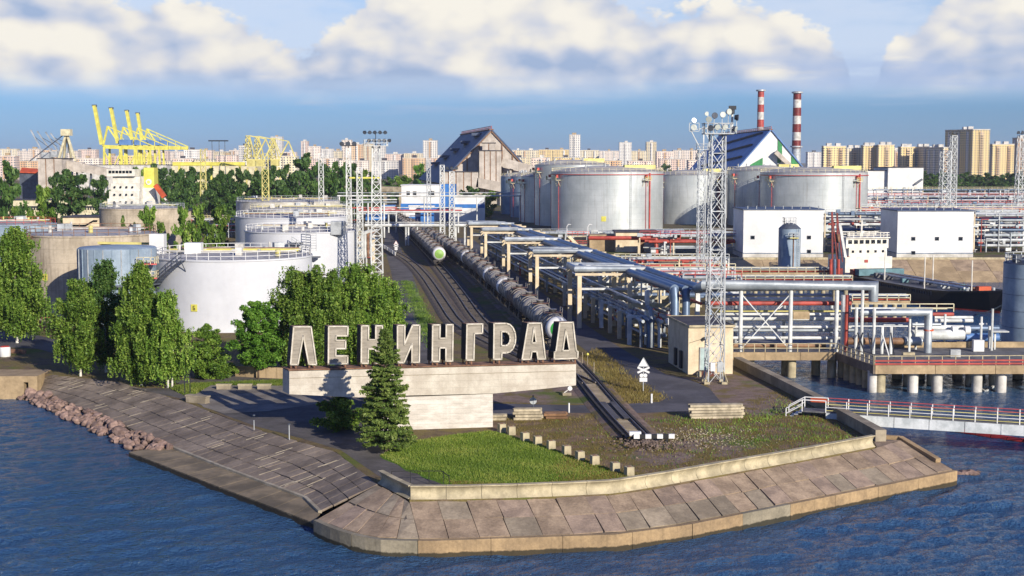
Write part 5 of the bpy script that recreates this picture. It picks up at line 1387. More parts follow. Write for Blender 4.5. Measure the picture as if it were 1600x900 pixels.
for (pa, pb, py, Y, r, m) in [(1110, 1330, 474, 174, .27, 'pipe_red'), (1120, 1322, 491, 175, .16, 'pipe_white'), (1120, 1322, 486, 176, .14, 'yellow_pale'), (1120, 1318, 497, 176, .34, 'pipe_white'), (1126, 1330, 511, 174, .18, 'pipe_white'), (1126, 1340, 516, 174.5, .2, 'pipe_grey'),
                              (1130, 1300, 461, 175, .2, 'pipe_grey'), (1140, 1300, 468, 176, .3, 'pipe_white'), (1136, 1322, 528, 174, .2, 'pipe_white'), (1130, 1290, 540, 175, .28, 'pipe_brown')]:
    part('pipe', MB().tube([A(pa, py, Y), A(pb, py, Y)], r, 9), m, t)
part('junction_box', MB().box((X(1242) + 1, 173, 7.6), (2.0, .8, .9)), 'tan', t)
for px, m in ((1318, 'galv'), (1324, 'pipe_red')):
    part('riser', MB().tube([(X(px), YP, ZD), (X(px), YP, 10.2)], .26, 9), m, t)
for px, zt in ((1339, 8.8), (1348, 11), (1367, 8.8), (1380, 6.5), (1394, 6.5)):
    part('post', MB().cyl((X(px, 170), 170, ZD), (X(px, 170), 170, zt), .2, n=8), 'pipe_white', t)
for a, b in ((1340, 1356), (1356, 1366), (1378, 1392), (1392, 1400), (1348, 1336)): part('strut', MB().bar(A(a, 520, 169), (X(b, 167), 167, ZD), .14), 'pipe_white' if a % 4 else 'lamp_dark', t)
part('cross_beam', MB().bar((X(1330, 170), 170, 8.8), (X(1400, 170), 170, 8.8), .16).bar((X(1330, 170), 170, 6.6), (X(1420, 170), 170, 6.6), .14), 'pipe_white', t)
# right part pipes
t = thing('pier_pipework', 'pale pipes and valves on the pier left of the big grey silo', 'pipework', Vector((52, 172, ZD)))
part('pipe', MB().tube([A(1340, 488, 171), A(1451, 488, 171), (A(1451, 488, 171).x, 171, ZD)], .48, 12), 'pipe_grey', t)
part('flange', MB().cyl((A(1451, 515, 171).x, 171, 5.9), (A(1451, 515, 171).x, 171, 6.1), .6, n=14), 'orange', t)
for (pa, pb, py, Y, r, m) in [(1420, 1506, 523, 175, .66, 'pipe_white'), (1425, 1505, 512, 176, .34, 'pipe_white'), (1506, 1560, 527, 177, .55, 'roof_blue'), (1508, 1560, 513, 177, .4, 'pipe_blue'), (1460, 1520, 501, 177, .25, 'pipe_white'), (1460, 1520, 496, 178, .2, 'pipe_white'),
                              (1325, 1420, 500, 175, .3, 'pipe_red'), (1320, 1414, 533, 173, .45, 'pipe_brown'), (1412, 1440, 533, 173, .58, 'pipe_grey'), (1330, 1480, 482, 177, .12, 'cream'), (1455, 1490, 491, 178, .24, 'pipe_red'), (1380, 1470, 507, 174, .2, 'pipe_grey')]:
    part('pipe', MB().tube([A(pa, py, Y), A(pb, py, Y)], r, 10), m, t)
for px, Y, zt in ((1423, 172, 8.2), (1433, 174, 6.6), (1478, 176, 7.4), (1535, 174, 7.3), (1552, 173, 8.4), (1548, 175, 6)):
    part('post', MB().cyl((X(px, Y), Y, ZD), (X(px, Y), Y, zt), .16, n=8), 'pipe_white', t)
part('t_beam', MB().bar(A(1530, 506, 174), A(1542, 506, 174), .2), 'pipe_white', t)
part('cabinet', MB().box((X(1531, 172), 172, ZD + .75), (1.3, .7, 1.4)), 'white', t); part('cabinet', MB().box((X(1495, 167), 167, ZD + .5), (1.2, .6, .9)), 'galv', t)
for px in (1487, 1507): part('valve', MB().cyl(A(px, 516, 175), A(px + 8, 516, 175), .55, n=12), 'white', t)
mb = MB(); railing(mb, [A(1330, 487, 179), A(1490, 487, 179)], 1.0, 2.0, .05); part('handrail', mb, 'cream', t)
pl = part('platform', MB().box((X(1563, 174), 174, ZD + 2.3), (2.0, 1.6, .15)).bar((X(1557, 174), 174, ZD), (X(1557, 174), 174, ZD + 2.2), .2), 'pipe_white', t)
# silo
c = A(1613, 500, 181); c.z = ZD
t = thing('silo', 'big pale grey cylindrical silo standing on the pier at the right edge', 'silo', c)
zt = A(1600, 414, 177.5).z
part('shell', MB().lathe(c, [(3.75, 0), (3.75, zt - ZD)], 40), 'tank_bluegrey', t)
part('roof', MB().lathe(c, [(3.8, zt - ZD - .02), (3.7, zt - ZD + .12), (.4, zt - ZD + .9), (0, zt - ZD + .9)], 40), 'galv_dark', t)
mb = MB(); railing(mb, [c + Vector((3.6 * cos(a), 3.6 * sin(a), zt - ZD + .1)) for a in [i * .4 for i in range(17)]], 1.1, 1.2, .05); part('handrail', mb, 'galv', t)
part('hatch', MB().cyl(c + Vector((-2.6, -1, zt - ZD)), c + Vector((-2.6, -1, zt - ZD + 1.1)), .6, n=12).box(c + Vector((.2, -1.6, zt - ZD + .9)), (2.0, 1.0, .8)), 'galv_dark', t)
for i, z in enumerate((2.1, 4.2, 6.3, 8.4)): part('seam', MB().lathe(c, [(3.76, z), (3.78, z + .03), (3.76, z + .06)], 40), 'galv_dark', t)
# ================================================================== gangway
t = thing('gangway', 'long pale footbridge with red and yellow handrails joining the sea wall', 'footbridge', A(1300, 645, 131))
ga, gb = Vector((A(1292, 640, 131.5).x, 131.5, 3.05)), Vector((62, 119.8, 2.95))
dv = (gb - ga).normalized(); nv = Vector((-dv.y, dv.x, 0))
n = 11
for i in range(n):
    a = ga.lerp(gb, i / n + .0008); b = ga.lerp(gb, (i + 1) / n - .0008)
    part('girder', MB().bar(a - nv * .9 + Vector((0, 0, -.5)), b - nv * .9 + Vector((0, 0, -.5)), .14, .95), 'bridge_white', t)
    part('girder', MB().bar(a + nv * .9 + Vector((0, 0, -.5)), b + nv * .9 + Vector((0, 0, -.5)), .14, .95), 'bridge_white', t)
part('walkway', MB().bar(ga, gb, 1.7, .1), 'deck_grey', t)
for s in (-1, 1):
    for k, m in ((1.12, 'red_trim'), (.82, 'yellow_pale'), (.52, 'white'), (.22, 'yellow_pale')):
        part('rail', MB().bar(ga + nv * .85 * s + Vector((0, 0, k)), gb + nv * .85 * s + Vector((0, 0, k)), .06), m, t)
    for i in range(19):
        p = ga.lerp(gb, i / 18) + nv * .85 * s; part('post', MB().bar(p, p + Vector((0, 0, 1.14)), .08), 'white', t)
st = part('landing', MB().bar(ga + dv * -.1, ga - dv * 2.2, 1.7, .12), 'deck_grey', t)
s0 = ga - dv * 2.2
for s in (-1, 1):
    b = part('stair_rail', MB().bar(s0 + nv * .85 * s + Vector((0, 0, 1.1)), ga + nv * .85 * s + Vector((0, 0, 1.12)), .08).bar(s0 + nv * .85 * s, s0 + nv * .85 * s + Vector((0, 0, 1.1)), .08)
             .bar(s0 + nv * .85 * s + Vector((0, 0, 1.1)), s0 - dv * 1.5 + nv * .85 * s + Vector((0, 0, .2)), .08).bar(s0 + nv * .85 * s + Vector((0, 0, .6)), s0 - dv * 1.5 + nv * .85 * s + Vector((0, 0, -.3)), .08)
             .bar(s0 - dv * 1.5 + nv * .85 * s + Vector((0, 0, -.8)), s0 - dv * 1.5 + nv * .85 * s + Vector((0, 0, .2)), .08), 'white', t)
for i in range(4): part('stair_tread', MB().box(s0 - dv * (.2 + i * .38) + Vector((0, 0, -.15 - i * .2)), (.34, 1.6, .08), math.atan2(dv.y, dv.x)), 'galv', t)
part('warning_board', MB().box(ga - dv * .9 + nv * .85 + Vector((0, 0, .85)), (1.5, .06, .4), math.atan2(dv.y, dv.x)), 'orange', t)
# floating boom
t = thing('oil_boom', 'red floating oil boom lying on the water behind the footbridge', 'oil boom', P(1500, 678, 0))
for pts in ([P(1248, 610, .05), P(1262, 616, .05), P(1285, 624, .05)], [P(1480, 671, .05), P(1540, 681, .05), P(1620, 693, .05), P(1680, 702, .05)]):
    l = Line(pts); k = max(2, int(l.L / 1.6))
    for i in range(k): part('float', MB().tube([l.u(i / k + .02 / k), l.u((i + .96) / k)], .32, 8), 'boom_red', t)
# broken white pole leaning in the water by the piles
c = P(1541, 612, 0); t = thing('leaning_frame', 'white pole frame with slanted arms in the water among the piles', 'pole frame', c)
part('arm', MB().bar(P(1515, 602, 0) + Vector((0, 0, .3)), P(1540, 612, 0) + Vector((0, 0, .0)), .22).bar(P(1552, 607, 0) + Vector((0, 0, .25)), P(1540, 612, 0), .22), 'pipe_white', t)
# ================================================================== far bank of the basin
ZB = 4.2
plate = [Vector((36, 319, ZB)), Vector((900, 319, ZB)), Vector((900, 1200, ZB)), Vector((-8, 1200, ZB)), Vector((-8, 425, ZB)), Vector((17, 400, ZB)), Vector((22, 328, ZB))]
mb = MB(); mb.prism([plate[::-1]], (0, 0, -2.2)); struct('tank_farm_yard', mb, 'yard')
fb = structroot('far_bank', Vector((90, 312, 0)))
tl = [Vector((33, 318, ZB + .03)), Vector((330, 318, ZB + .03))]; bl = [Vector((33, 307, -.1)), Vector((330, 307, -.1))]
under(fb, tl, bl); slabs(fb, tl, bl, 34, 2, 'tan', seed=31, special=lambda i, j, q: q.choice(['tan', 'tan', 'slab_warm']))
for i in range(34): part('coping', MB().box((34 + i * 8.7 + 4.2, 318.6, ZB + .25), (8.6, .9, .5)), 'parapet', fb)
def shed(px0, px1, yt, Y, depth, label, wins, side=1.2):
    a, b = A(px0, yt, Y), A(px1, yt, Y); zt = a.z
    t = thing('white_shed', label, 'shed', Vector(((a.x + b.x) / 2, Y + depth / 2, ZB)))
    part('wall', MB().box(((a.x + b.x) / 2, Y + depth / 2, (ZB + zt) / 2 + .5), (b.x - a.x, depth, zt - ZB - 1.0)), 'white', t)
    part('plinth', MB().box(((a.x + b.x) / 2, Y + depth / 2, ZB + .5), (b.x - a.x + .1, depth + .1, 1.0)), 'white_dirty', t)
    part('base_strip', MB().box(((a.x + b.x) / 2, Y + depth / 2, ZB + 1.1), (b.x - a.x + .14, depth + .14, .22)), 'pipe_blue', t)
    r = part('roof', MB().box(((a.x + b.x) / 2, Y + depth / 2, zt + .1), (b.x - a.x + .4, depth + .4, .25)), 'roof_slate', t)
    for i in range(9): part('vent', MB().cyl((lerp(a.x, b.x, (i + .5) / 9), Y + .6, zt), (lerp(a.x, b.x, (i + .5) / 9), Y + .6, zt + .9), .1, n=6), 'galv', r)
    for px, py in wins:
        p = A(px, py, Y); f = part('window', MB().box((p.x, Y - .03, p.z), (.95, .12, .85)), 'galv_dark', t)
        part('pane', MB().box((p.x, Y - .08, p.z), (.75, .08, .65)), 'glass', f)
    return t
shed(1162, 1287, 328, 324, 15, 'blank white box shed behind the small round silo', [(1176, 371), (1264, 371), (1264, 393)])
shed(1403, 1522, 330, 324, 15, 'blank white box shed with four tiny windows right of the ship bridge', [(1427, 373), (1464, 373), (1501, 373), (1427, 395)])
# small round silo
c = A(1233, 410, 302); c.z = .5
t = thing('small_silo', 'grey round silo with a ladder cage in front of the left white shed', 'silo', c); zt = A(1233, 357, 302).z - c.z
part('shell', MB().lathe(c, [(2.35, 0), (2.35, zt)], 28), 'tank_bluegrey', t); part('roof', MB().lathe(c, [(2.42, zt), (1.4, zt + .9), (.6, zt + 1.2), (0, zt + 1.2)], 28), 'galv_dark', t)
part('platform', MB().box(c + Vector((.3, -2.5, zt - 1.9)), (2.2, .9, .2)), 'yellow_pale', t)
mb = MB(); railing(mb, [c + Vector((-.8, -2.9, zt - 1.8)), c + Vector((1.4, -2.9, zt - 1.8))], 1.0, .7, .05); railing(mb, [c + Vector((-1.3, -1, zt + .8)), c + Vector((1.3, -1, zt + .8)), c + Vector((1.3, 1, zt + .8)), c + Vector((-1.3, 1, zt + .8)), c + Vector((-1.3, -1, zt + .8))], 1.5, .9, .06); part('handrail', mb, 'galv', t)
mb = MB()
for k in (1.2, 1.7): mb.bar(c + Vector((k, -2.1, 0)), c + Vector((k, -2.1, zt)), .08)
for i in range(22): mb.bar(c + Vector((1.2, -2.1, i * .5)), c + Vector((1.7, -2.1, i * .5)), .06)
part('ladder', mb, 'galv', t); part('rust_streak_pipe', MB().cyl(c + Vector((.4, -2.4, .3)), c + Vector((.4, -2.4, zt - 1)), .12, n=6), 'rust', t)
# ------------------------------------------------------------------ tanker in the basin
u = Vector((.206, -.978, 0)); r = Vector((.978, .206, 0)); o = Vector((69.0, 292, 0)) + r * 6.2
t = thing('tanker_ship', 'dark hulled river tanker with white bridge moored in the right basin', 'ship', o + u * 20)
def stn(s, hw, z): return [o + u * s + r * (-hw) + Vector((0, 0, z)), o + u * s + r * hw + Vector((0, 0, z))]
S = [(-14, 4.6, 3.1, 4.2), (-12, 5.6, 3.0, 5.2), (-6, 6.2, 2.9, 6.0), (20, 6.2, 2.8, 6.1), (36, 6.2, 2.9, 6.0), (42, 5.5, 3.15, 4.6), (46, 4.0, 3.5, 2.6), (49, 2.0, 3.8, .9), (50.6, .15, 4.0, .05)]
mb = MB(); rows = []
for s, hw, zd, wl in S:
    a = stn(s, hw, zd); b = stn(s - (.9 if s > 45 else 0), wl, .15); k = stn(s - (1.2 if s > 45 else 0), wl * .95, -1.5)
    rows += [k[0], b[0], a[0], a[1], b[1], k[1]]
fs = []
for i in range(len(S) - 1):
    for j in range(5):
        if j != 2: fs.append((i * 6 + j, i * 6 + j + 1, (i + 1) * 6 + j + 1, (i + 1) * 6 + j))
fs.append((0, 1, 2, 3, 4, 5)); mb.add(rows, fs); part('hull', mb, 'hull', t)
mb = MB(); fs = []
dr = [p for s, hw, zd, wl in S for p in stn(s, max(.05, hw - .1), zd - .12)]
for i in range(len(S) - 1): fs.append((2 * i, 2 * i + 1, 2 * i + 3, 2 * i + 2))
mb.add(dr, fs); part('deck', mb, 'deck_grey', t)
mb = MB()
for i in range(len(S) - 1):
    for k in (0, 1):
        a = stn(S[i][0], S[i][1] + .04, S[i][2])[k]; b = stn(S[i + 1][0], S[i + 1][1] + .04, S[i + 1][2])[k]; mb.bar(a, b, .25, .35)
part('bulwark', mb, 'hull', t)
mb = MB()
for i in range(44): p = stn(-4 + i * .95, 6.22, 2.85)[0]; mb.bar(p - Vector((0, 0, .75)) - r * .06, p + Vector((0, 0, .1)) - r * .06, .14)
o_ = part('fender_ribs', mb, 'galv_dark', t, stuff=True)
mb = MB()
for i in range(len(S) - 1):
    a = stn(S[i][0] - (.9 if S[i][0] > 45 else 0), S[i][3] + .03, .2)[0]; b = stn(S[i + 1][0] - (.9 if S[i + 1][0] > 45 else 0), S[i + 1][3] + .03, .2)[0]; mb.bar(a, b, .08, .45)
part('boot_top', mb, 'boot_red', t)
rz = math.atan2(u.y, u.x) + pi / 2
def sb(s, off, z, d, m, name='deck_box', par=None): return part(name, MB().box(o + u * s + r * off + Vector((0, 0, z)), d, rz), m, par or t)
sup = sb(-5.5, 0, 4.6, (10.6, 8.5, 3.8), 'ship_white', 'deckhouse')
sb(-5, 0, 7.4, (8.6, 6.5, 2.0), 'ship_white', 'upper_house'); br = sb(-4.4, 0, 9.3, (9.6, 4.6, 2.1), 'ship_white', 'bridge')
for i in range(7):
    part('window', MB().box(o + u * (-4.4 + 2.32) + r * (-3.9 + i * 1.3) + Vector((0, 0, 9.6)), (.85, .12, .8), rz), 'glass', br)
for i in range(5):
    part('window', MB().box(o + u * (-5 + 3.3) + r * (-3.4 + i * 1.7) + Vector((0, 0, 7.6)), (.5, .1, .5), rz), 'glass', sup)
part('emblem', MB().box(o + u * (-5.5 + 4.3) + r * -.6 + Vector((0, 0, 5.6)), (.8, .1, .6), rz), 'red', sup)
sb(-4.2, 0, 10.45, (10, 5, .2), 'ship_white', 'bridge_roof')
mb = MB(); e = [o + u * (-4.2 + a) + r * b + Vector((0, 0, 10.5)) for a, b in ((2.4, -4.8), (2.4, 4.8), (-2.4, 4.8), (-2.4, -4.8), (2.4, -4.8))]; railing(mb, e, 1.0, 1.5, .07); part('handrail', mb, 'ship_white', t)
part('radar_mast', MB().cyl(o + u * -5 + Vector((0, 0, 10.5)), o + u * -5 + Vector((0, 0, 14)), .2, n=8).bar(o + u * -5 + r * -1.4 + Vector((0, 0, 13)), o + u * -5 + r * 1.4 + Vector((0, 0, 13)), .2), 'ship_white', t)
part('lifeboat', MB().lathe(o + u * -2.2 + r * -4.2 + Vector((0, 0, 5.8)), [(.05, 0), (.5, .1), (.7, .45), (.65, .7), (0, .9)], 12), 'red', t)
q = random.Random(8)
sb(3.5, 0, 3.7, (10, 2.4, 1.3), 'deck_teal', 'pump_box'); sb(2.0, -4.2, 3.5, (2.4, 1.6, 1.4), 'red', 'deck_locker')
for k in range(9): sb(6 + k * 4.1, q.uniform(-2.5, 3.8), 3.2, (q.uniform(1, 2.2), q.uniform(.8, 2), q.uniform(.6, 1.2)), q.choice(['deck_grey', 'galv', 'tan', 'deck_teal', 'red']), 'hatch')
for off, m in ((-1.4, 'galv'), (-.5, 'pipe_grey'), (.5, 'rust'), (1.6, 'galv')): part('deck_pipe', MB().tube([o + u * 5 + r * off + Vector((0, 0, 3.55)), o + u * 40 + r * off + Vector((0, 0, 3.6))], .2, 8), m, t)
for s, off in ((12, -3), (24, 1), (31, -4.5), (40, 0)): part('pole', MB().cyl(o + u * s + r * off + Vector((0, 0, 2.8)), o + u * s + r * off + Vector((0, 0, 8.6)), .11, n=6), 'ship_white', t)
part('winch', MB().box(o + u * 44 + Vector((0, 0, 3.8)), (2.4, 1.2, .9), rz), 'orange', t)
for off in (-2.6, 2.6): part('bollard', MB().cyl(o + u * 43 + r * off + Vector((0, 0, 3)), o + u * 43 + r * off + Vector((0, 0, 3.9)), .3, n=8), 'galv', t)
t = thing('mooring_rope', 'pale mooring rope slanting from the tanker bow to the pier', 'rope', A(1530, 495, 240))
part('rope', MB().tube([A(1526, 491, 244), A(1545, 487, 225), A(1568, 476, 205)], .1, 5), 'parapet', t)
# loading arms and the jetty in front
t = thing('marine_loader', 'tall red loading arms folded up beside the tanker bridge', 'loading arm', Vector((66, 288, 0)))
for k, px in enumerate((1301, 1309)):
    b = A(px, 432, 286 + k); z1 = A(px, 331 + k * 2, 286).z
    part('arm', MB().bar(b, (b.x - .4, b.y, z1), .34).bar((b.x - .4, b.y, z1), (b.x + .9, b.y, b.z + 3), .22), 'boot_red', t)
part('arm', MB().bar(A(1312, 350, 285), A(1321, 402, 285), .5), 'pipe_white', t); part('base', MB().box(A(1306, 428, 287), (2.4, 2.0, 2.4)), 'boot_red', t)
for k in range(3): part('pipe', MB().tube([A(1298 + k * 6, 436, 284), A(1298 + k * 6, 405, 284)], .3, 8), ['pipe_red', 'pipe_blue', 'pipe_red'][k], t)
part('counterweight', MB().box(A(1307, 372, 287), (1.2, 1.2, 1.6)), 'rust', t)
def jetty(px0, px1, Y, z, label, n, red=True):
    a, b = A(px0, 400, Y).x, A(px1, 400, Y).x; t = thing('jetty', label, 'jetty', Vector(((a + b) / 2, Y, 0)))
    part('deck', MB().box(((a + b) / 2, Y, z), (b - a, 3.2, .4)), 'tan', t)
    for i in range(n): x = lerp(a, b, (i + .5) / n); part('pile', MB().cyl((x, Y - .8, -1.5), (x, Y - .8, z - .2), .4, n=10), 'parapet', t)
    mb = MB(); railing(mb, [(a, Y - 1.5, z + .2), (b, Y - 1.5, z + .2)], 1.1, 1.8, .06); part('handrail', mb, 'cream', t)
    for k in range(4): part('pipe', MB().tube([(a, Y - .9 + k * .65, z + .5 + .5 * (k % 2)), (b, Y - .9 + k * .65, z + .5 + .5 * (k % 2))], .22, 8), ['pipe_red', 'pipe_grey', 'pipe_white', 'pipe_grey'][k], t)
    return t
jetty(1118, 1330, 268, 3.6, 'narrow jetty with red pipes left of the tanker, nearer one', 12)
jetty(1130, 1300, 288, 3.6, 'narrow jetty with red pipes left of the tanker, farther one', 10)
jetty(1330, 1420, 236, 3.0, 'dark access jetty under the tanker side', 6)
# ------------------------------------------------------------------ pipe banks
def bank(px0, px1, Y, z0, rows, label, seed, red=.15, h=1.4, step=7.0, clutter=.5, depth=3.0, mats=('pipe_grey', 'pipe_white', 'galv', 'pipe_blue')):
    q = random.Random(seed); a, b = A(px0, 300, Y).x, A(px1, 300, Y).x
    t = thing('pipe_bank', label, 'pipe rack', Vector(((a + b) / 2, Y, z0)), 'banks of horizontal pipes')
    ztop = z0 + h * rows
    n = max(2, int((b - a) / step))
    for i in range(n + 1):
        x = lerp(a, b, i / n)
        part('support', MB().box((x, Y, (z0 + ztop) / 2 + .3), (.3, .35, ztop - z0 + .6)).box((x, Y + depth, (z0 + ztop) / 2 + .3), (.3, .35, ztop - z0 + .6)).bar((x, Y - .3, ztop + .2), (x, Y + depth + .3, ztop + .2), .25), q.choice(['galv', 'house', 'pipe_white']), t)
    for j in range(rows):
        for k in range(3 if step > 6.5 or rows < 5 else 4):
            r_ = q.uniform(.14, .42); m = 'pipe_red' if q.random() < red else q.choice(mats); s, e = q.uniform(0, .22), q.uniform(.78, 1)
            z = z0 + h * (j + 1) + r_
            part('pipe', MB().tube([(lerp(a, b, s), Y + k * depth / 2.2, z), (lerp(a, b, e), Y + k * depth / 2.2, z)], r_, 8), m, t)
    for i in range(int((b - a) * clutter / 2)):
        x = q.uniform(a, b); m = 'pipe_red' if q.random() < red else q.choice(mats); zz = q.uniform(z0 + .5, ztop + 1.2)
        if q.random() < .5: part('riser', MB().tube([(x, Y - .4, z0), (x, Y - .4, zz), (x + q.uniform(.5, 2.5), Y - .4, zz)], q.uniform(.1, .26), 7), m, t)
        else: part('valve', MB().box((x, Y - .5, zz), (q.uniform(.5, 1.4), .7, q.uniform(.4, 1.1))), m, t)
    mb = MB(); railing(mb, [(a, Y - .6, ztop + .4), (b, Y - .6, ztop + .4)], 1.1, 2.4, .06); part('handrail', mb, q.choice(['galv', 'cream', 'red_trim']), t)
    return t
bank(965, 1160, 232, ZG, 3, 'pipe bank with white pipes just right of the long rack, nearest', 41, .15, 1.5)
bank(985, 1150, 252, ZG, 3, 'pipe bank with white pipes behind the nearest one right of the long rack', 42, .15, clutter=1.1)
bank(985, 1140, 278, ZG, 3, 'red and white pipe bank left of the basin end', 43, .3, clutter=1.1)
bank(960, 1120, 300, ZG, 2, 'low pipe bank between the long rack and the basin end', 44, .2, clutter=1.2)
bank(1000, 1160, 335, ZB, 3, 'pipe bank in front of the shaded steel tanks', 45, .2, clutter=1.2)
bank(805, 1160, 398, ZB, 1, 'low long pipe bank at the foot of the central steel tank', 46, .1, 1.6)
for i, (a, b, Y, rows, red) in enumerate([(1290, 1400, 350, 7, .05), (1524, 1640, 345, 7, .05), (1345, 1640, 372, 7, .08), (1345, 1640, 398, 6, .12), (1345, 1640, 430, 6, .15), (1345, 1640, 470, 6, .12), (1345, 1660, 520, 7, .08), (1345, 1660, 575, 8, .06)]):
    bank(a, b, Y, ZB, rows, 'dense pipe bank right of the tanks, ' + ('in the gap left of the ship bridge' if i == 0 else ORD[i] + ' row back from the right shed'), 60 + i, red, 1.25, 6, 1.7, 4.5)
# beige building and red pipework behind the rack
a, b = A(962, 405, 345), A(1027, 405, 345)
t = thing('beige_block', 'long low beige building behind the rack below the central steel tank', 'building', Vector(((a.x + b.x) / 2, 349, ZB)))
part('wall', MB().box(((a.x + b.x) / 2, 349, ZB + 2.4), (b.x - a.x, 8, 4.8)), 'house', t); part('roof', MB().box(((a.x + b.x) / 2, 349, ZB + 4.95), (b.x - a.x + .6, 8.6, .3)), 'roof_dark', t)
part('door', MB().box((lerp(a.x, b.x, .62), 344.95, ZB + 1.5), (1.2, .2, 3)), 'pipe_brown', t)
a2 = A(920, 405, 352); part('annex', MB().box((a2.x + 3.5, 352, ZB + 2), (7, 6, 4)), 'tan', t)
t = thing('red_pipework', 'big red pipe bend dropping beside four grey pipes right of the beige building', 'pipework', A(1030, 400, 336))
part('pipe', MB().tube([A(920, 372, 338), A(1025, 372, 336), A(1026, 405, 336)], .5, 10), 'pipe_red', t)
for k in range(4): part('pipe', MB().tube([A(1034 + k * 6, 362, 350), A(1034 + k * 6, 369, 337), A(1034 + k * 6, 405, 337)], .42, 10), ['pipe_white', 'pipe_grey', 'pipe_white', 'pipe_grey'][k], t)
t = thing('white_main', 'thick pale pipe running level in front of the central steel tank', 'pipe', A(990, 365, 415))
part('pipe', MB().tube([A(870, 363, 420), A(930, 364, 415), A(1066, 363, 415), A(1050, 368, 380)], .7, 12), 'pipe_grey', t)
part('pipe', MB().tube([A(1066, 363, 416), A(1162, 363, 416)], .35, 8), 'pipe_grey', t)
# platform with red rails left of the tank
c = A(875, 380, 350); t = thing('loading_platform', 'cream steel platform with red rails and hooked lamps before the central tank', 'platform', Vector((c.x, 350, ZB)))
x0, x1 = A(838, 380, 350).x, A(920, 380, 350).x; zt = A(875, 383, 350).z
part('deck', MB().box(((x0 + x1) / 2, 352, zt), (x1 - x0, 4, .25)), 'cream', t)
for i in range(8): part('post', MB().box((lerp(x0, x1, i / 7), 350.2, (ZB + zt) / 2), (.2, .2, zt - ZB)), 'cream', t)
mb = MB(); railing(mb, [(x0, 350, zt), (x1, 350, zt)], 1.1, 1.4, .06); part('handrail', mb, 'red_trim', t)
part('upper_deck', MB().box((lerp(x0, x1, .78), 352, zt + 2.2), ((x1 - x0) * .4, 3.5, .2)), 'cream', t)
mb = MB(); railing(mb, [(lerp(x0, x1, .58), 350.2, zt + 2.3), (x1, 350.2, zt + 2.3)], 1.1, 1.2, .06); part('handrail', mb, 'red_trim', t)
part('stair', MB().bar((lerp(x0, x1, .62), 350, zt + 2.2), (lerp(x0, x1, .9), 350, zt - 1.5), .3, .7), 'cream', t)
for f in (.58, .98): xx = lerp(x0, x1, f); part('lamp_hook', MB().tube([(xx, 350, zt + 2), (xx, 350, zt + 4.6), (xx + .4, 350, zt + 5.2), (xx + 1.0, 350, zt + 5.1)], .09, 6), 'white', t)

# ================================================================== steel tanks
def steel_tank(px, Y, R_, z0, ztop, label, m='tank_steel', fit=True, dome=1.9, seed=1, group='steel storage tanks', girder=True):
    x = A(px, 300, Y).x; c = Vector((x, Y, z0)); h = ztop - z0; q = random.Random(seed)
    t = thing('storage_tank', label, 'storage tank', c, group)
    part('shell', MB().lathe(c, [(R_, 0), (R_, h)], 72), m, t)
    rf = part('roof', MB().lathe(c, [(R_ + .1, h), (R_ + .1, h + .12), (R_ * .96, h + .25), (R_ * .7, h + dome * .62), (R_ * .35, h + dome * .92), (.01, h + dome)], 60), 'tank_roof', t)
    mb = MB(); n = 40
    railing(mb, [c + Vector((R_ * .99 * cos(2 * pi * i / n), R_ * .99 * sin(2 * pi * i / n), h + .2)) for i in range(n + 1)], 1.1, 2.2, .05); part('handrail', mb, 'cream', rf)
    if girder: part('wind_girder', MB().lathe(c, [(R_ + .01, h - .9), (R_ + .4, h - .85), (R_ + .4, h - .7), (R_ + .01, h - .65)], 72), 'red_trim', t)
    for i in range(7):
        a = q.uniform(0, 6.28); rr = R_ * q.uniform(.2, .85); part('roof_vent', MB().cyl(c + Vector((rr * cos(a), rr * sin(a), h + .2)), c + Vector((rr * cos(a), rr * sin(a), h + dome + q.uniform(.2, .9))), .25, n=8), 'galv', rf)
    if fit:
        for a0 in (radians(-53), radians(-152), radians(170)):
            d = Vector((cos(a0), sin(a0), 0)); p = c + d * (R_ + .9)
            pf = part('foam_platform', MB().box(p + Vector((0, 0, h - 2.6)), (2.6, 1.8, .15), a0 + pi / 2), 'cream', t)
            mb = MB(); tg = Vector((-d.y, d.x, 0)); railing(mb, [p + d * .8 - tg * 1.3 + Vector((0, 0, h - 2.6)), p + d * .8 + tg * 1.3 + Vector((0, 0, h - 2.6))], 1.1, .8, .06); part('handrail', mb, 'yellow_pale', pf)
            part('foam_box', MB().box(p - d * .2 + Vector((0, 0, h - 1.4)), (.8, .7, .9), a0), 'red_trim', pf)
            part('bracket', MB().bar(p + tg + Vector((0, 0, h - 2.7)), c + d * R_ + tg + Vector((0, 0, h - 4.6)), .12).bar(p - tg + Vector((0, 0, h - 2.7)), c + d * R_ - tg + Vector((0, 0, h - 4.6)), .12), 'cream', pf)
            part('fire_pipe', MB().cyl(c + d * (R_ + .22) + tg * .3 + Vector((0, 0, 0)), c + d * (R_ + .22) + tg * .3 + Vector((0, 0, h - 2.7)), .09, n=7), 'red_trim', t)
        d = Vector((cos(radians(-47)), sin(radians(-47)), 0)); part('red_riser', MB().cyl(c + d * (R_ + .3), c + d * (R_ + .3) + Vector((0, 0, h - .3)), .24, n=8), 'red_trim', t)
        d = Vector((cos(radians(-70)), sin(radians(-70)), 0)); tg = Vector((-d.y, d.x, 0)); mb = MB()
        for k in (-.25, .25): mb.bar(c + d * (R_ + .2) + tg * k, c + d * (R_ + .2) + tg * k + Vector((0, 0, h)), .07)
        for i in range(int(h / .6)): mb.bar(c + d * (R_ + .2) - tg * .25 + Vector((0, 0, i * .6)), c + d * (R_ + .2) + tg * .25 + Vector((0, 0, i * .6)), .06)
        part('ladder', mb, 'galv', t)
        part('rim_walk', MB().box(c + Vector((R_ * .55, -R_ * .3, h + 1.6)), (R_ * .6, 1.2, 1.3), .35), 'yellow_pale', rf)
    return t, c, h
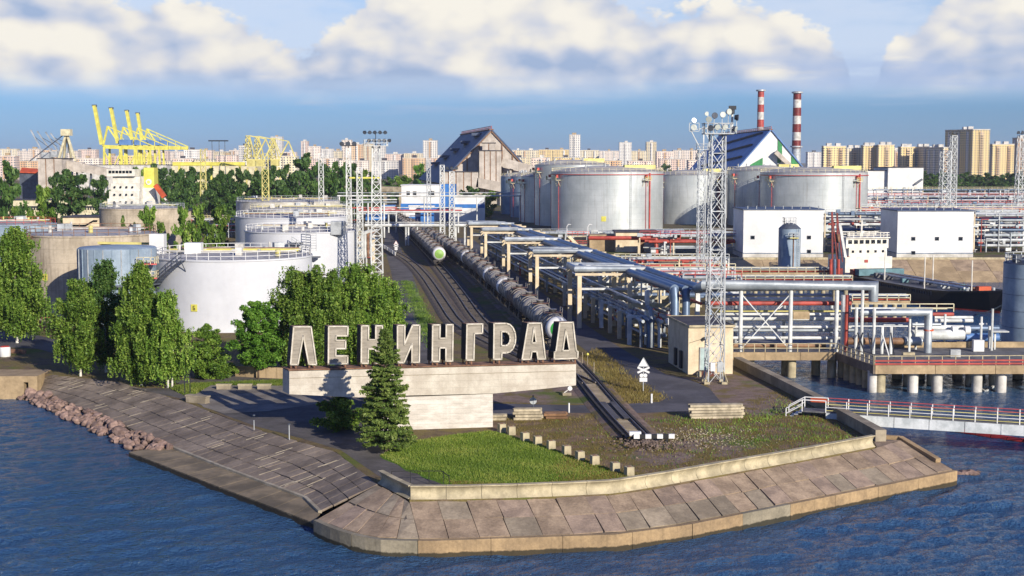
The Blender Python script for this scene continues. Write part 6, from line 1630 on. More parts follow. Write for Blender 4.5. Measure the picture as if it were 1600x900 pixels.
t, c, h = steel_tank(948.5, 460, 18.2, ZB, 22.9, 'large shiny round steel tank in the centre with red pipes down its side')
a = radians(-97); p = c + Vector((cos(a) * (18.25), sin(a) * 18.25, 0)); part('number_plate', MB().box(p + Vector((0, 0, 4.1)), (1.5, .1, 1.6), a + pi / 2), 'yellow', t)
steel_tank(1271, 460, 17.2, ZB, 22.6, 'large shiny round steel tank on the right behind the left white shed', seed=2)
steel_tank(894, 492, 13.0, ZB, 25.0, 'shaded steel tank just left behind the central steel tank', seed=3, girder=False)
steel_tank(861, 516, 11.0, ZB, 20.7, 'dark shaded tank second left behind the central steel tank', 'tank_steel', seed=4, girder=False)
steel_tank(835, 560, 9.5, ZB, 20.2, 'dark blue shaded tank third left of the central steel tank', 'tank_bluegrey', seed=5, girder=False)
steel_tank(816, 592, 9.0, ZB, 19.8, 'narrow blue tank leftmost of the row beside the central steel tank', 'tank_bluegrey', False, seed=6, girder=False)
steel_tank(1080, 505, 12.5, ZB, 21.4, 'shaded steel tank between the two large shiny tanks, left one', seed=7, girder=False)
steel_tank(1195, 492, 13.0, ZB, 23.0, 'shaded steel tank between the two large shiny tanks, right one', seed=8, girder=False)
steel_tank(1128, 560, 13.0, ZB, 21.0, 'steel tank roof seen between the two large shiny tanks, farthest back', seed=9, girder=False)
# ================================================================== left tank farm
def plate(t, c, R_, px, py, txt, Y):
    # small yellow number plate standing just off the shell
    p = A(px, py, Y); dx = (p.x - c.x) / R_; a = -math.acos(max(-1, min(1, dx))); d = Vector((cos(a), sin(a), 0)); p = Vector((c.x, c.y, p.z)) + d * (R_ + .05); tg = Vector((-d.y, d.x, 0))
    mb = MB(); mb.bar(p - tg * .48, p + tg * .48, .06, 1.0); pl = part('number_plate', mb, 'yellow', t)
    SEG = {'6': [((.5, 1), (-.5, 1)), ((-.5, 1), (-.5, -1)), ((-.5, -1), (.5, -1)), ((.5, -1), (.5, 0)), ((.5, 0), (-.5, 0))], '1': [((0, 1), (0, -1)), ((0, 1), (-.3, .6))]}
    mb = MB(); n = len(txt)
    for i, ch in enumerate(txt):
        o = (i - (n - 1) / 2) * .34
        for (x0, z0), (x1, z1) in SEG[ch]:
            f = lambda x, z: p + d * .05 + tg * (o + x * .26) + Vector((0, 0, z * .27))
            mb.bar(f(x0, z0), f(x1, z1), .07, .07)
    part('number', mb, 'black', pl)
def store_tank(px, Y, R_, y_top, label, m, seed, rail='white', z0=ZG, stair=None, group='left storage tanks', top=True, roofm='tank_roof'):
    x = A(px, 300, Y).x; c = Vector((x, Y, z0)); zt = A(px, y_top, Y - R_).z; h = zt - z0; q = random.Random(seed)
    t = thing('storage_tank', label, 'storage tank', c, group)
    part('shell', MB().lathe(c, [(R_, 0), (R_, h)], 64), m, t)
    part('rim', MB().lathe(c, [(R_ + .02, h - .18), (R_ + .14, h - .16), (R_ + .14, h + .06), (R_ + .02, h + .08)], 64), m, t)
    rf = part('roof', MB().lathe(c, [(R_, h), (R_ * .7, h + .35), (R_ * .35, h + .55), (.01, h + .6)], 48), roofm, t)
    mb = MB(); n = 34; railing(mb, [c + Vector((R_ * .98 * cos(2 * pi * i / n), R_ * .98 * sin(2 * pi * i / n), h)) for i in range(n + 1)], 1.15, 1.7, .035); part('handrail', mb, rail, rf)
    if top:
        for i in range(9):
            a = q.uniform(0, 6.28); rr = R_ * q.uniform(.1, .85); p = c + Vector((rr * cos(a), rr * sin(a), h + .3))
            if i % 3: part('roof_vent', MB().cyl(p, p + Vector((0, 0, q.uniform(.5, 1.3))), q.uniform(.15, .4), n=8), q.choice(['galv', 'white_dirty', 'yellow_pale']), rf)
            else: part('roof_box', MB().box(p + Vector((0, 0, .6)), (q.uniform(.8, 1.8), q.uniform(.8, 1.6), 1.3), q.uniform(0, 1)), q.choice(['white_dirty', 'galv']), rf)
        for k in range(4):
            yy = q.uniform(-.6, .6) * R_; w = math.sqrt(R_ ** 2 - yy ** 2) * .85; part('roof_pipe', MB().tube([c + Vector((-w, yy, h + .8)), c + Vector((w, yy, h + .8))], .12, 6), q.choice(['yellow_pale', 'rust', 'galv', 'white_dirty']), rf)
    if stair:
        a0, a1, za, m_ = stair; mb = MB(); mt = MB(); n = 22
        for i in range(n + 1):
            a = radians(lerp(a0, a1, i / n)); d = Vector((cos(a), sin(a), 0)); z = lerp(za, h, i / n)
            mt.bar(c + d * R_ + Vector((0, 0, z)), c + d * (R_ + 1.0) + Vector((0, 0, z)), .3, .06)
            if i % 2 == 0:
                mb.bar(c + d * (R_ + 1.0) + Vector((0, 0, z)), c + d * (R_ + 1.0) + Vector((0, 0, z + 1.1)), .07)
        for k in (0, .55, 1.1):
            ps = [c + Vector((cos(radians(lerp(a0, a1, i / 11))), sin(radians(lerp(a0, a1, i / 11))), 0)) * (R_ + 1.0) + Vector((0, 0, lerp(za, h, i / 11) + k)) for i in range(12)]
            for u_, v_ in zip(ps, ps[1:]): mb.bar(u_, v_, .09 if k else .2)
        s = part('spiral_stair', mt, m_, t); part('handrail', mb, m_, s)
        d = Vector((cos(radians(a1)), sin(radians(a1)), 0)); part('bracket', MB().bar(c + d * (R_ + 1.0) + Vector((0, 0, h - .1)), c + d * R_ + Vector((0, 0, h - 1.6)), .1), m_, s)
    return t, c, h
t, c, h = store_tank(363, 208, 11.5, 407.5, 'wide white tank with a slanting dark stair and yellow number plate behind the birches', 'tank_white', 1, stair=(203, 246, 4.6, 'galv_dark'))
plate(t, c, 11.5, 306, 480, '6', 198)
part('roof_cabin', MB().box(A(303, 393, 206), (2.4, 1.8, 2.6)), 'white', t); part('roof_cabin', MB().box(A(371, 397, 208), (1.5, 1.2, 1.4)), 'white', t)
for k in range(3): part('roof_pipe', MB().tube([c + Vector((-8, 3 - 2.4 * k, h + .7)), c + Vector((9.5, 3 - 2.4 * k, h + .7))], .16, 7), ['yellow_pale', 'yellow', 'white_dirty'][k], t)
t, c, h = store_tank(140, 225, 10.3, 370, 'stained concrete tank with a rusty stair on the far left', 'tank_concrete', 2, 'rust', stair=(187, 232, 8.0, 'rust'))
plate(t, c, 10.3, 75, 432, '11', 217)
part('roof_cabin', MB().box(A(247, 384, 212), (2.2, 1.8, 3.6)), 'white', t)
part('yellow_beam', MB().bar(A(125, 379, 216), A(260, 381, 214), .25, .35), 'yellow_pale', t)
# blue grey vessel on a skirt
x = A(181, 300, 202).x; c = Vector((x, 202, ZG)); zt = A(181, 391, 196.6).z - ZG; zr = A(181, 447, 196.6).z - ZG
t = thing('storage_vessel', 'blue grey ribbed vessel with a ring platform between the concrete and white tanks', 'storage tank', c)
part('shell', MB().lathe(c, [(5.5, zr), (5.5, zt), (5.3, zt + .15), (0, zt + .5)], 48), 'tank_bluegrey', t); part('skirt', MB().lathe(c, [(5.3, 0), (5.3, zr)], 48), 'tank_bluegrey', t)
part('ring_platform', MB().lathe(c, [(5.5, zr - .1), (6.6, zr - .1), (6.6, zr + .1), (5.5, zr + .1)], 48), 'galv_dark', t)
for a in range(200, 345, 13):
    d = Vector((cos(radians(a)), sin(radians(a)), 0)); part('rib', MB().bar(c + d * 5.52 + Vector((0, 0, zr)), c + d * 5.52 + Vector((0, 0, zt)), .14, .14), 'galv' if a % 2 else 'tank_bluegrey', t)
d = Vector((.82, -.57, 0)); pf = part('side_platform', MB().box(c + d * 6.4 + Vector((0, 0, zr + 3)), (2.4, 2.4, .15), .3).box(c + d * 6.4 + Vector((0, 0, zr + 1)), (2.4, 2.4, .15), .3), 'red_trim', t)
mb = MB()
for z in (zr + 1, zr + 3): railing(mb, [c + d * 6.4 + Vector((-1.2, -1.2, z)), c + d * 6.4 + Vector((1.2, -1.2, z)), c + d * 6.4 + Vector((1.2, 1.2, z))], 1.0, .8, .05)
part('handrail', mb, 'cream', pf)
t, c, h = store_tank(470, 283, 11.2, 364, 'white round tank with a stair cage on its front, behind the wide white tank', 'tank_white', 3, roofm='tank_roof')
p = A(487, 392, 271); pf = part('stair_cage', MB().box(p + Vector((0, 0, -1.2)), (3.2, 1.6, .25)).box(A(461, 380, 271), (3.0, 1.4, .2)), 'galv_dark', t)
mb = MB()
for k in range(4): railing(mb, [A(478, 368 + k * 8, 270), A(494, 368 + k * 8, 270)], 1.0, 1.0, .05)
railing(mb, [A(456, 378, 270), A(478, 392, 270)], 1.0, 1.0, .05); part('handrail', mb, 'galv', pf)
part('roof_cabin', MB().box(A(528, 356, 275), (2.6, 2.0, 2.6)), 'galv', t)
store_tank(24, 310, 8.4, 352, 'pale tank partly cut by the left edge behind the stained tank', 'tank_bluegrey', 4, 'red_trim')
store_tank(222, 358, 10.6, 327, 'beige concrete tank with dark stains behind the small conifers', 'tank_concrete', 5, 'galv')
store_tank(455, 335, 13.2, 341, 'low white tank full of roof pipework behind the caged white tank', 'tank_white', 6, 'white')
store_tank(470, 385, 14.0, 329, 'farther white tank with a roof full of pipes, middle one', 'white_dirty', 7, 'cream')
store_tank(450, 440, 16.0, 316, 'farthest white tank with roof pipes in front of the dark wood', 'white_dirty', 8, 'galv')
def blockhouse(name, label, cat, px0, px1, yt, Y, depth, m, z0=ZG, roofm='roof_dark', wins=(), stripe=None, ww=1.2, wh=1.4, over=.3):
    a, b = A(px0, yt, Y), A(px1, yt, Y); zt = a.z
    t = thing(name, label, cat, Vector(((a.x + b.x) / 2, Y + depth / 2, z0)))
    part('wall', MB().box(((a.x + b.x) / 2, Y + depth / 2, (z0 + zt) / 2), (b.x - a.x, depth, zt - z0)), m, t)
    part('roof', MB().box(((a.x + b.x) / 2, Y + depth / 2, zt + .16), (b.x - a.x + over * 2, depth + over * 2, .3)), roofm, t)
    for px, py in wins:
        p = A(px, py, Y); f = part('window', MB().box((p.x, Y - .04, p.z), (ww, .14, wh)), 'white_dirty', t); part('pane', MB().box((p.x, Y - .1, p.z), (ww * .8, .1, wh * .8)), 'glass', f)
    if stripe: part('stripe', MB().box(((a.x + b.x) / 2, Y - .05, A(px0, stripe[0], Y).z), (b.x - a.x + .1, .16, (stripe[1] - stripe[0]) * Y / F)), stripe[2], t)
    return t
t = blockhouse('beige_building', 'beige industrial block with black zigzag pipes behind the stained tank', 'building', 98, 156, 340, 385, 12, 'house')
for k, (a, b) in enumerate([((104, 352), (134, 352)), ((134, 352), (146, 345)), ((108, 358), (130, 358)), ((130, 358), (144, 366)), ((146, 345), (152, 345)), ((136, 362), (146, 374))]):
    part('pipe', MB().tube([A(*a, 384.6), A(*b, 384.6)], .22, 6), 'black', t)
blockhouse('block', 'small pale block between the conifers and the leafy trees', 'building', 254, 286, 331, 395, 10, 'house', wins=[(262, 340), (275, 340)])
t = blockhouse('control_hut', 'little glazed control hut at the right end of the caged white tank', 'hut', 519, 537, 350, 300, 4, 'galv')
for k in range(3): part('window', MB().box((A(522 + k * 6, 352, 300).x, 299.9, A(522, 353, 300).z - .3), (.65, .14, .8)), 'glass', t)
t = blockhouse('long_gallery', 'long cream gallery building with a dark slatted band on the far left', 'building', -20, 167, 313, 590, 12, 'cream', stripe=(325, 331, 'lamp_dark'))
for k in range(46): part('slat', MB().box((A(-16 + k * 4, 328, 589.8).x, 589.8, A(0, 328, 590).z), (.35, .3, 1.7)), 'cream', t)
for k, (px, m) in enumerate(((101, 'yellow'), (108, 'orange'), (113, 'yellow'), (121, 'yellow'))):
    tt = thing('cargo_drum', 'yellow and orange machinery on the long cream gallery roof, ' + ('leftmost', 'orange piece', 'next to the orange piece', 'rightmost')[k], 'machine', A(px, 310, 592)); part('body', MB().cyl(A(px, 312, 592), A(px, 304, 592), .8, n=10), m, tt)
# pipe portals over the tracks
def gantry(px0, px1, py, Y, r_, m, label, posts, elbow=None, extra=()):
    a, b = A(px0, py, Y), A(px1, py, Y); t = thing('pipe_gantry', label, 'pipe gantry', Vector(((a.x + b.x) / 2, Y, ZG)), 'pipe gantries over the tracks')
    pts = [a, b] + ([(b.x + .8, b.y, b.z - .3), (b.x + 1, b.y, b.z - 2.6)] if elbow else []); part('pipe', MB().tube(pts, r_, 10), m, t)
    for px in posts: x = A(px, py, Y).x; part('post', MB().cyl((x, Y, ZG), (x, Y, a.z - r_), .26, n=8), 'pipe_white', t)
    for dz, m2, rr in extra: part('pipe', MB().tube([a + Vector((0, .8, dz)), b + Vector((0, .8, dz))], rr, 8), m2, t)
    return t
gantry(570, 776, 352, 400, .48, 'pipe_white', 'long white pipe gantry with an elbow crossing low above both trains', (634, 638, 652, 711, 712, 726), True, ((.8, 'pipe_white', .12),))
gantry(560, 722, 331, 470, .3, 'pipe_white', 'red and white pipe gantry crossing behind the long low one', (607, 619, 668, 716), False, ((.5, 'red_trim', .22), (1.4, 'pipe_white', .14)))
gantry(527, 836, 306, 520, .3, 'pipe_white', 'high thin white pipe gantry in front of the white and blue station', (530, 560, 663, 745, 812), False, ((1.1, 'galv', .16),))
gantry(545, 620, 316, 440, .26, 'pipe_grey', 'short white pipe gantry left of the tracks', (548, 575, 600), False, ((.8, 'pipe_white', .2), (-1.8, 'red_trim', .2), (-3.6, 'pipe_white', .2)))
t = thing('bent_pipes', 'tall bent white pipes standing left of the floodlight mast', 'pipework', A(570, 400, 300))
for k in range(4): part('pipe', MB().tube([A(566 + k * 4.5, 402, 300), A(566 + k * 4.5, 366 - (k % 2) * 3, 300), A(578 + k * 4, 362 - (k % 2) * 3, 300)], .28, 8), ['pipe_white', 'pipe_white', 'rust', 'pipe_white'][k], t)
bank(540, 582, 322, ZG, 4, 'tangle of red and white pipes right of the caged white tank', 81, .35, 1.6, 3, 1.5)
bank(380, 560, 480, ZG, 5, 'pipes and walkways behind the roofs in front of the dark wood', 82, .15, 1.7, 6, .8, 4)
bank(255, 390, 440, ZG, 3, 'red and dark pipe bank behind the leafy trees left of the white tanks', 83, .4, 1.8, 6, .8, 4)
t = thing('crash_barrier', 'low white barrier where the left road meets the curved rails', 'barrier', P(606, 396))
for k in range(5): part('panel', MB().bar(P(598 + k * 4, 388 + k * 2.6) + Vector((0, 0, .7)), P(601.6 + k * 4, 390.4 + k * 2.6) + Vector((0, 0, .7)), .15, .9), 'white', t)
# white and blue station by the tracks
t = blockhouse('station_building', 'white building with a blue end block beside the far end of the trains', 'building', 627, 687, 290, 560, 14, 'white', roofm='white', wins=[(638, 303), (648, 303), (672, 303), (676, 303)], ww=1.6, wh=2.4)
part('blue_wing', MB().box((A(699, 300, 562).x, 568, (ZG + A(699, 288, 562).z) / 2), (6.3, 13, A(699, 288, 562).z - ZG)), 'blue', t)
part('base_band', MB().box((A(656, 320, 559.5).x, 559.8, A(656, 324, 560).z), (15.2, .4, 3.0)), 'blue', t)
blockhouse('low_building', 'low white building with a blue base right of the slim masts', 'building', 711, 757, 308, 540, 10, 'white', roofm='white', stripe=(322, 328, 'blue'))
for k, px in enumerate((607, 650, 668)):
    c = A(px, 325, 548 - k * 4); c.z = ZG
    tt = thing('railway_hut', ('small white hut left of the tracks under the gantry', 'small white and blue cabin in front of the station, left one', 'small blue cabin in front of the station, right one')[k], 'hut', c)
    part('wall', MB().box(c + Vector((0, 0, 3.2)), (5, 4, 6.4)), ('white', 'white', 'blue')[k], tt); part('roof', MB().box(c + Vector((0, 0, 6.6)), (5.6, 4.6, .4)), ('roof_blue', 'white', 'white')[k], tt)
    part('window', MB().box(c + Vector((.6, -2.05, 4.4)), (1.6, .2, 1.6)), 'glass', tt); part('band', MB().box(c + Vector((0, -2.05, 1.6)), (5.1, .15, 1.8)), 'blue', tt)
c = A(590, 322, 540); c.z = ZG
t = thing('locomotive', 'blue and white shunting locomotive at the far end of the left road', 'locomotive', c)
part('body', MB().box(c + Vector((0, 0, 2.6)), (9, 3, 2.6)), 'blue', t); part('cab', MB().box(c + Vector((2.5, 0, 4.6)), (3, 3, 1.6)), 'white', t); part('frame', MB().box(c + Vector((0, 0, 1.1)), (10, 2.8, .5)), 'black', t)
part('window', MB().box(c + Vector((2.5, -1.55, 4.7)), (1.6, .15, .8)), 'glass', t)
for k in (-3.2, -1.6, 1.6, 3.2): part('wheel', MB().cyl(c + Vector((k, -1.3, .5)), c + Vector((k, -1.1, .5)), .55, n=12), 'black', t)
t = thing('overpass', 'long grey concrete overpass behind the gantries', 'bridge', A(620, 295, 640))
a, b = A(540, 294, 640), A(688, 297, 640)
for i in range(6): part('deck', MB().bar(a.lerp(b, i / 6 + .001), a.lerp(b, (i + 1) / 6 - .001), 8, 2.2), 'concrete', t)
for i in range(6): p = a.lerp(b, (i + .5) / 6); part('pier', MB().box((p.x, p.y, (p.z - 1 + ZG) / 2), (1.4, 5, p.z - 1 - ZG)), 'concrete', t)
# ================================================================== background: ship, silos, warehouses
c = A(205, 300, 500); x0, x1 = A(170, 300, 490).x, A(219, 300, 490).x
t = thing('cargo_ship', 'white ship superstructure with a yellow funnel behind the concrete tanks', 'ship', Vector((c.x, 500, 0)))
part('hull', MB().prism([[Vector((x0 - 2, 486, -1)), Vector((x1 + 10, 486, -1)), Vector((x1 + 11, 540, -1)), Vector((x0 + 6, 556, -1)), Vector((x0 - 3, 540, -1))]], (0, 0, 9.5)), 'hull', t)
zz = [8.5, 13.4, 16.0, 18.6, 21.0]
for i in range(4): part('deckhouse', MB().box(((x0 + x1) / 2 + .3 * i, 494, (zz[i] + zz[i + 1]) / 2), (x1 - x0 - .5 * i, 12 - i, zz[i + 1] - zz[i] - .02)), 'ship_white', t)
br = part('bridge', MB().box(((x0 + x1) / 2 - .6, 492, 22.3), (x1 - x0 - 1.2, 8, 2.4)), 'ship_white', t)
for i in range(7): part('window', MB().box((lerp(x0 + .6, x1 - 2, (i + .5) / 7), 487.9, 22.6), (.9, .15, .9)), 'glass', br)
for j in range(3):
    for i in range(4): part('porthole', MB().box((lerp(x0 + 1.5, x1 - 1.2, (i + .5) / 4), 487.6 + .5 * j - .05, 12.2 + 2.6 * j), (.5, .5, .6)), 'glass', t)
fx0, fx1 = A(224, 280, 495).x, A(241, 280, 495).x; fz = A(224, 262, 495).z
f = part('funnel', MB().box(((fx0 + fx1) / 2, 498, (13 + fz) / 2), (fx1 - fx0, 6, fz - 13), 0, 0, .92), 'yellow', t)
part('emblem', MB().cyl(((fx0 + fx1) / 2, 494.6, fz - 5), ((fx0 + fx1) / 2, 495.2, fz - 4.95), 1.0, n=18), 'white', f); part('emblem_ring', MB().cyl(((fx0 + fx1) / 2, 494.5, fz - 5), ((fx0 + fx1) / 2, 494.62, fz - 5), .55, n=16), 'yellow', f)
part('funnel_base', MB().box(((fx0 + fx1) / 2 - .6, 497, 13.5), (fx1 - fx0 + 2.2, 7, 7)), 'ship_white', t)
part('lifeboat', MB().bar(A(243, 289, 490), A(257, 308, 490), 1.9, 1.5), 'orange', t); part('boat_ramp', MB().bar(A(243, 293, 492), A(260, 313, 492), 1.2, .4), 'ship_white', t)
def panelbox(name, label, cat, px0, px1, yt, Y, depth, m, seams, z0=ZG, seam_m='pipe_brown'):
    a, b = A(px0, yt, Y), A(px1, yt, Y); zt = a.z; t = thing(name, label, cat, Vector(((a.x + b.x) / 2, Y + depth / 2, z0)))
    n = seams
    for i in range(n): part('panel', MB().box((lerp(a.x, b.x, (i + .5) / n), Y + depth / 2, (z0 + zt) / 2), ((b.x - a.x) / n - .5, depth, zt - z0)), m, t)
    for i in range(1, n): part('seam', MB().box((lerp(a.x, b.x, i / n), Y + depth / 2 + .2, (z0 + zt) / 2), (.52, depth, zt - z0 - .3)), seam_m, t)
    part('roof', MB().box(((a.x + b.x) / 2, Y + depth / 2, zt + .2), (b.x - a.x + .6, depth + .6, .4)), 'roof_dark', t)
    return t
panelbox('grain_silo', 'tall pale grey silo block with two dark vertical seams on the far left', 'silo', 58, 97, 248, 690, 18, 'panel', 3)
t = thing('conveyor_gallery', 'sloping grey conveyor gallery right of the tall grey silo block', 'conveyor', A(135, 265, 700))
part('gallery', MB().bar(A(97, 258, 700), A(130, 262, 700), 5, 5), 'panel', t); part('gallery', MB().bar(A(130, 262, 700), A(200, 275, 700), 4.5, 4), 'panel', t)
for px, py in ((120, 264), (142, 268), (165, 272)): p = A(px, py, 700); part('trestle', MB().bar(p, (p.x - 2, p.y, ZG), .5).bar(p, (p.x + 2, p.y, ZG), .5), 'galv_dark', t)
t = blockhouse('orange_shed', 'long shed with a bright orange roof left of the grey silo block', 'shed', 30, 58, 270, 720, 16, 'galv_dark', roofm='orange'); 
part('roof_slope', MB().prism([[A(30, 270, 719), A(60, 271, 719), A(60, 264, 726), A(34, 262, 726)]], (0, .5, .1)), 'orange', t)
# triangular warehouses
def a_frame(label, apex, lfoot, rfoot, Y, back_px, back_y, rm, gm, strips=None):
    ap, l, r_ = A(*apex, Y), A(*lfoot, Y), A(*rfoot, Y); Yb = (ap.z - H) * F / (250 - back_y); bx = (back_px - 800) / F * Yb
    v = Vector((bx - ap.x, Yb - Y, 0)); t = thing('fertiliser_warehouse', label, 'warehouse', Vector((ap.x, Y, ZG)), 'steep triangular warehouses')
    wl_, wr = Vector((l.x, Y, ZG)), Vector((r_.x, Y, ZG))
    part('gable', MB().prism([[ap, l, wl_, wr, r_]], v * .999), gm, t)
    e = .9
    for s, p in ((-1, l), (1, r_)):
        d = (p - ap).normalized(); nrm = Vector((-d.z, 0, d.x)) * (-s); nrm = nrm if nrm.z > 0 else -nrm
        part('roof', MB().prism([[ap + nrm * .05 - Vector((0, 1, 0)), p + d * 2 + nrm * .05 - Vector((0, 1, 0)), p + d * 2 + nrm * .7 - Vector((0, 1, 0)), ap + nrm * .7 - Vector((0, 1, 0))]], v + Vector((0, 2, 0))), rm, t)
    mb = MB(); railing(mb, [ap + Vector((0, 0, .6)), ap + v + Vector((0, 0, .6))], 1.6, 6, .15); part('ridge_rail', mb, 'red', t)
    part('ridge_cap', MB().bar(ap + Vector((0, 0, .5)), ap + v + Vector((0, 0, .5)), 2.2, .6), 'rust', t)
    return t, ap, l, r_, v
t, ap, l, r_, v = a_frame('steep triangular warehouse with a pale panelled gable in the centre background', (768, 204), (692, 283), (834, 275), 700, 722, 212, 'roof_slate', 'panel')
for f in (.25, .5, .75):
    p, q_ = ap.lerp(l, f), ap.lerp(r_, f)
    for w in (p, q_): part('gable_post', MB().bar((w.x, 699.8, w.z - .5), (w.x, 699.8, 14), .6), 'pipe_brown', t)
part('verge', MB().bar(ap - Vector((0, .6, 0)), l - Vector((0, .6, 0)), .5, 1.0).bar(ap - Vector((0, .6, 0)), r_ - Vector((0, .6, 0)), .5, 1.0), 'pipe_brown', t)
for k in range(5): part('roof_step', MB().box(ap.lerp(l, .12 + .15 * k) + v * (.25 + .14 * k) + Vector((-.2, 0, 1.6)), (5, 22, 1.4)), 'roof_slate', t)
panelbox('grain_tower', 'tall pale panelled tower in front of the central triangular warehouse', 'tower', 748, 784, 236, 686, 11, 'panel', 4, 10)
panelbox('tower_head', 'small pale head house on top of the panelled tower', 'head house', 753, 774, 224, 690, 6, 'panel', 2, A(760, 236, 686).z + .5)
panelbox('low_silo_block', 'wide low pale panelled block left of the panelled tower', 'silo', 689, 748, 269, 682, 12, 'panel', 5)
t = thing('conveyor_gallery', 'sloping pale conveyor gallery right of the panelled tower', 'conveyor', A(810, 262, 690)); part('gallery', MB().bar(A(784, 253, 690), A(842, 268, 690), 4, 4.2), 'panel', t); part('gallery', MB().bar(A(745, 285, 684), A(786, 293, 684), 4, 4.5), 'panel', t)
for px, py in ((798, 260), (822, 266)): p = A(px, py, 690); part('trestle', MB().bar(p, (p.x, p.y, ZG), 1.0), 'panel', t)
t, ap, l, r_, v = a_frame('steep triangular warehouse with a blue roof and white and green gable', (1205, 204), (1130, 290), (1262, 272), 800, 1123, 213, 'roof_blue', 'white')
for f0, f1, m in ((.18, .30, 'green'), (.55, .75, 'green')):
    a0, a1 = ap.lerp(r_, f0), ap.lerp(r_, f1); part('gable_stripe', MB().prism([[Vector((a0.x, 799.7, a0.z - .6)), Vector((a0.x, 799.7, a0.z - 14 - 8 * f0)), Vector((a1.x, 799.7, a1.z - 9)), Vector((a1.x, 799.7, a1.z - .6))]], (0, .2, 0)), m, t)
a0, a1 = ap.lerp(l, .62), ap.lerp(l, .8); part('gable_stripe', MB().prism([[Vector((a0.x + 5, 799.7, a0.z)), Vector((a0.x + 5, 799.7, 14)), Vector((a0.x + 12, 799.7, 14)), Vector((a0.x + 12, 799.7, a0.z + 4))]], (0, .2, 0)), 'green', t)
part('hoist_shade', MB().bar(Vector((ap.x + 2, 797, ap.z - 12)), Vector((ap.x + 14, 797, 20)), 3.2, 2.4), 'panel', t)
for k in range(4):
    a0 = ap.lerp(l, .06 + .22 * k); part('roof_step', MB().bar(a0 + v * .08 + Vector((-.8, 0, 1.0)), ap.lerp(l, .25 + .22 * k) + v * (.75) + Vector((-.8, 0, 1.0)), 1.2, .9), 'roof_dark', t)
# chimneys
def chimney(px, ytop, Y, r0, r1, label, bands, lo, col):
    b = A(px, 300, Y); zt = A(px, ytop, Y).z; zl = A(px, lo, Y).z; t = thing('chimney', label, 'chimney', Vector((b.x, Y, ZG)))
    c = Vector((b.x, Y, 0)); rad = lambda z: lerp(r0, r1, (z - ZG) / (zt - ZG))
    part('base', MB().lathe(c, [(rad(ZG), ZG), (rad(zl), zl)], 24), 'galv', t)
    for i in range(bands):
        z0, z1 = lerp(zl, zt, i / bands), lerp(zl, zt, (i + 1) / bands); part('band', MB().lathe(c, [(rad(z0) + .02, z0), (rad(z1) + .02, z1)], 24), col if i % 2 == 0 else 'white_dirty', t)
    for f in (.02, .97): z = lerp(zl, zt, f); part('gallery', MB().lathe(c, [(rad(z), z), (rad(z) + 1.1, z), (rad(z) + 1.1, z + .9), (rad(z) + 1.0, z + .9)], 24), 'galv', t)
    part('mouth', MB().lathe(c, [(rad(zt), zt), (rad(zt) * .8, zt), (rad(zt) * .8, zt - 2)], 24), 'black', t)
chimney(1186.5, 140, 900, 2.6, 1.95, 'slim red and white banded chimney, left one of the pair', 7, 222, 'red')
chimney(1243, 143, 900, 3.1, 2.45, 'thicker weathered red and white chimney, right one of the pair', 7, 232, 'boot_red')
blockhouse('white_hall', 'long white hall with two thin red lines right behind the right steel tank', 'hall', 1388, 1443, 262, 640, 26, 'white', z0=ZB)
blockhouse('white_hall', 'lower white hall joined to the left of the long white hall', 'hall', 1352, 1388, 267, 642, 26, 'white', z0=ZB)
t = thing('white_stair', 'dark slanting stair on the right end of the long white hall', 'stair', A(1436, 285, 639)); part('flight', MB().bar(A(1430, 288, 639), A(1441, 280, 639), 1, .8), 'galv_dark', t)
# ================================================================== cranes
def yellow_crane(k, base, tip, Y):
    t = thing('container_crane', 'yellow container crane with its boom raised, ' + ('leftmost and tallest boom', 'second boom from the left', 'third boom from the left', 'rightmost boom')[k], 'crane', Vector((A(base[0], 260, Y).x, Y, ZG)), 'yellow container cranes')
    b = A(base[0], base[1], Y); e = A(tip[0], tip[1], Y); zb = A(0, 229, Y).z
    part('boom', MB().bar(b, e, 3.4, 2.6), 'yellow', t); part('boom_tip', MB().box(e, (3.6, 3, 1.6)), 'galv_dark', t)
    xw, xl_ = b.x + 1, b.x + 17
    for x_ in (xw, xl_):
        for dy in (0, 16): part('leg', MB().bar((x_, Y + dy, ZG), (x_ + (1 if x_ == xw else -1), Y + dy, zb), 1.6), 'yellow', t)
        part('portal_beam', MB().bar((x_, Y, 14), (x_, Y + 16, 14), 1.3), 'yellow', t)
    part('brace', MB().bar((xw, Y, ZG + 2), (xl_, Y, zb - 2), .8).bar((xw, Y, 14), (xl_, Y, 14), 1.4).bar((xl_, Y, ZG + 2), (xw, Y, zb - 2), .8), 'yellow', t)
    part('girder', MB().bar((b.x - 1, Y + 8, zb), (b.x + 42, Y + 8, zb - 1.5), 2.6, 3.0), 'yellow', t)
    ap = Vector((b.x + 3, Y + 8, zb + 17)); part('apex_frame', MB().bar((xw, Y, zb), ap, 1.2).bar((xl_ - 3, Y + 8, zb), ap, 1.2), 'yellow', t)
    part('back_stay', MB().bar(ap, (b.x + 42, Y + 8, zb), .8).bar(ap + Vector((8, 0, -3.4)), (b.x + 20, Y + 8, zb), .5).bar((b.x + 30, Y + 8, zb + 5), (b.x + 30, Y + 8, zb), .5), 'yellow', t)
    part('machinery_house', MB().box((b.x + 18, Y + 8, zb + 3.6), (10, 6, 4.4)), 'roof_blue', t)
for k, (b, e, Y) in enumerate([((159, 226), (147.5, 165), 1180), ((184, 224), (173.5, 169), 1230), ((207, 222), (198, 173), 1290), ((222, 220), (215, 177), 1350)]): yellow_crane(k, b, e, Y)
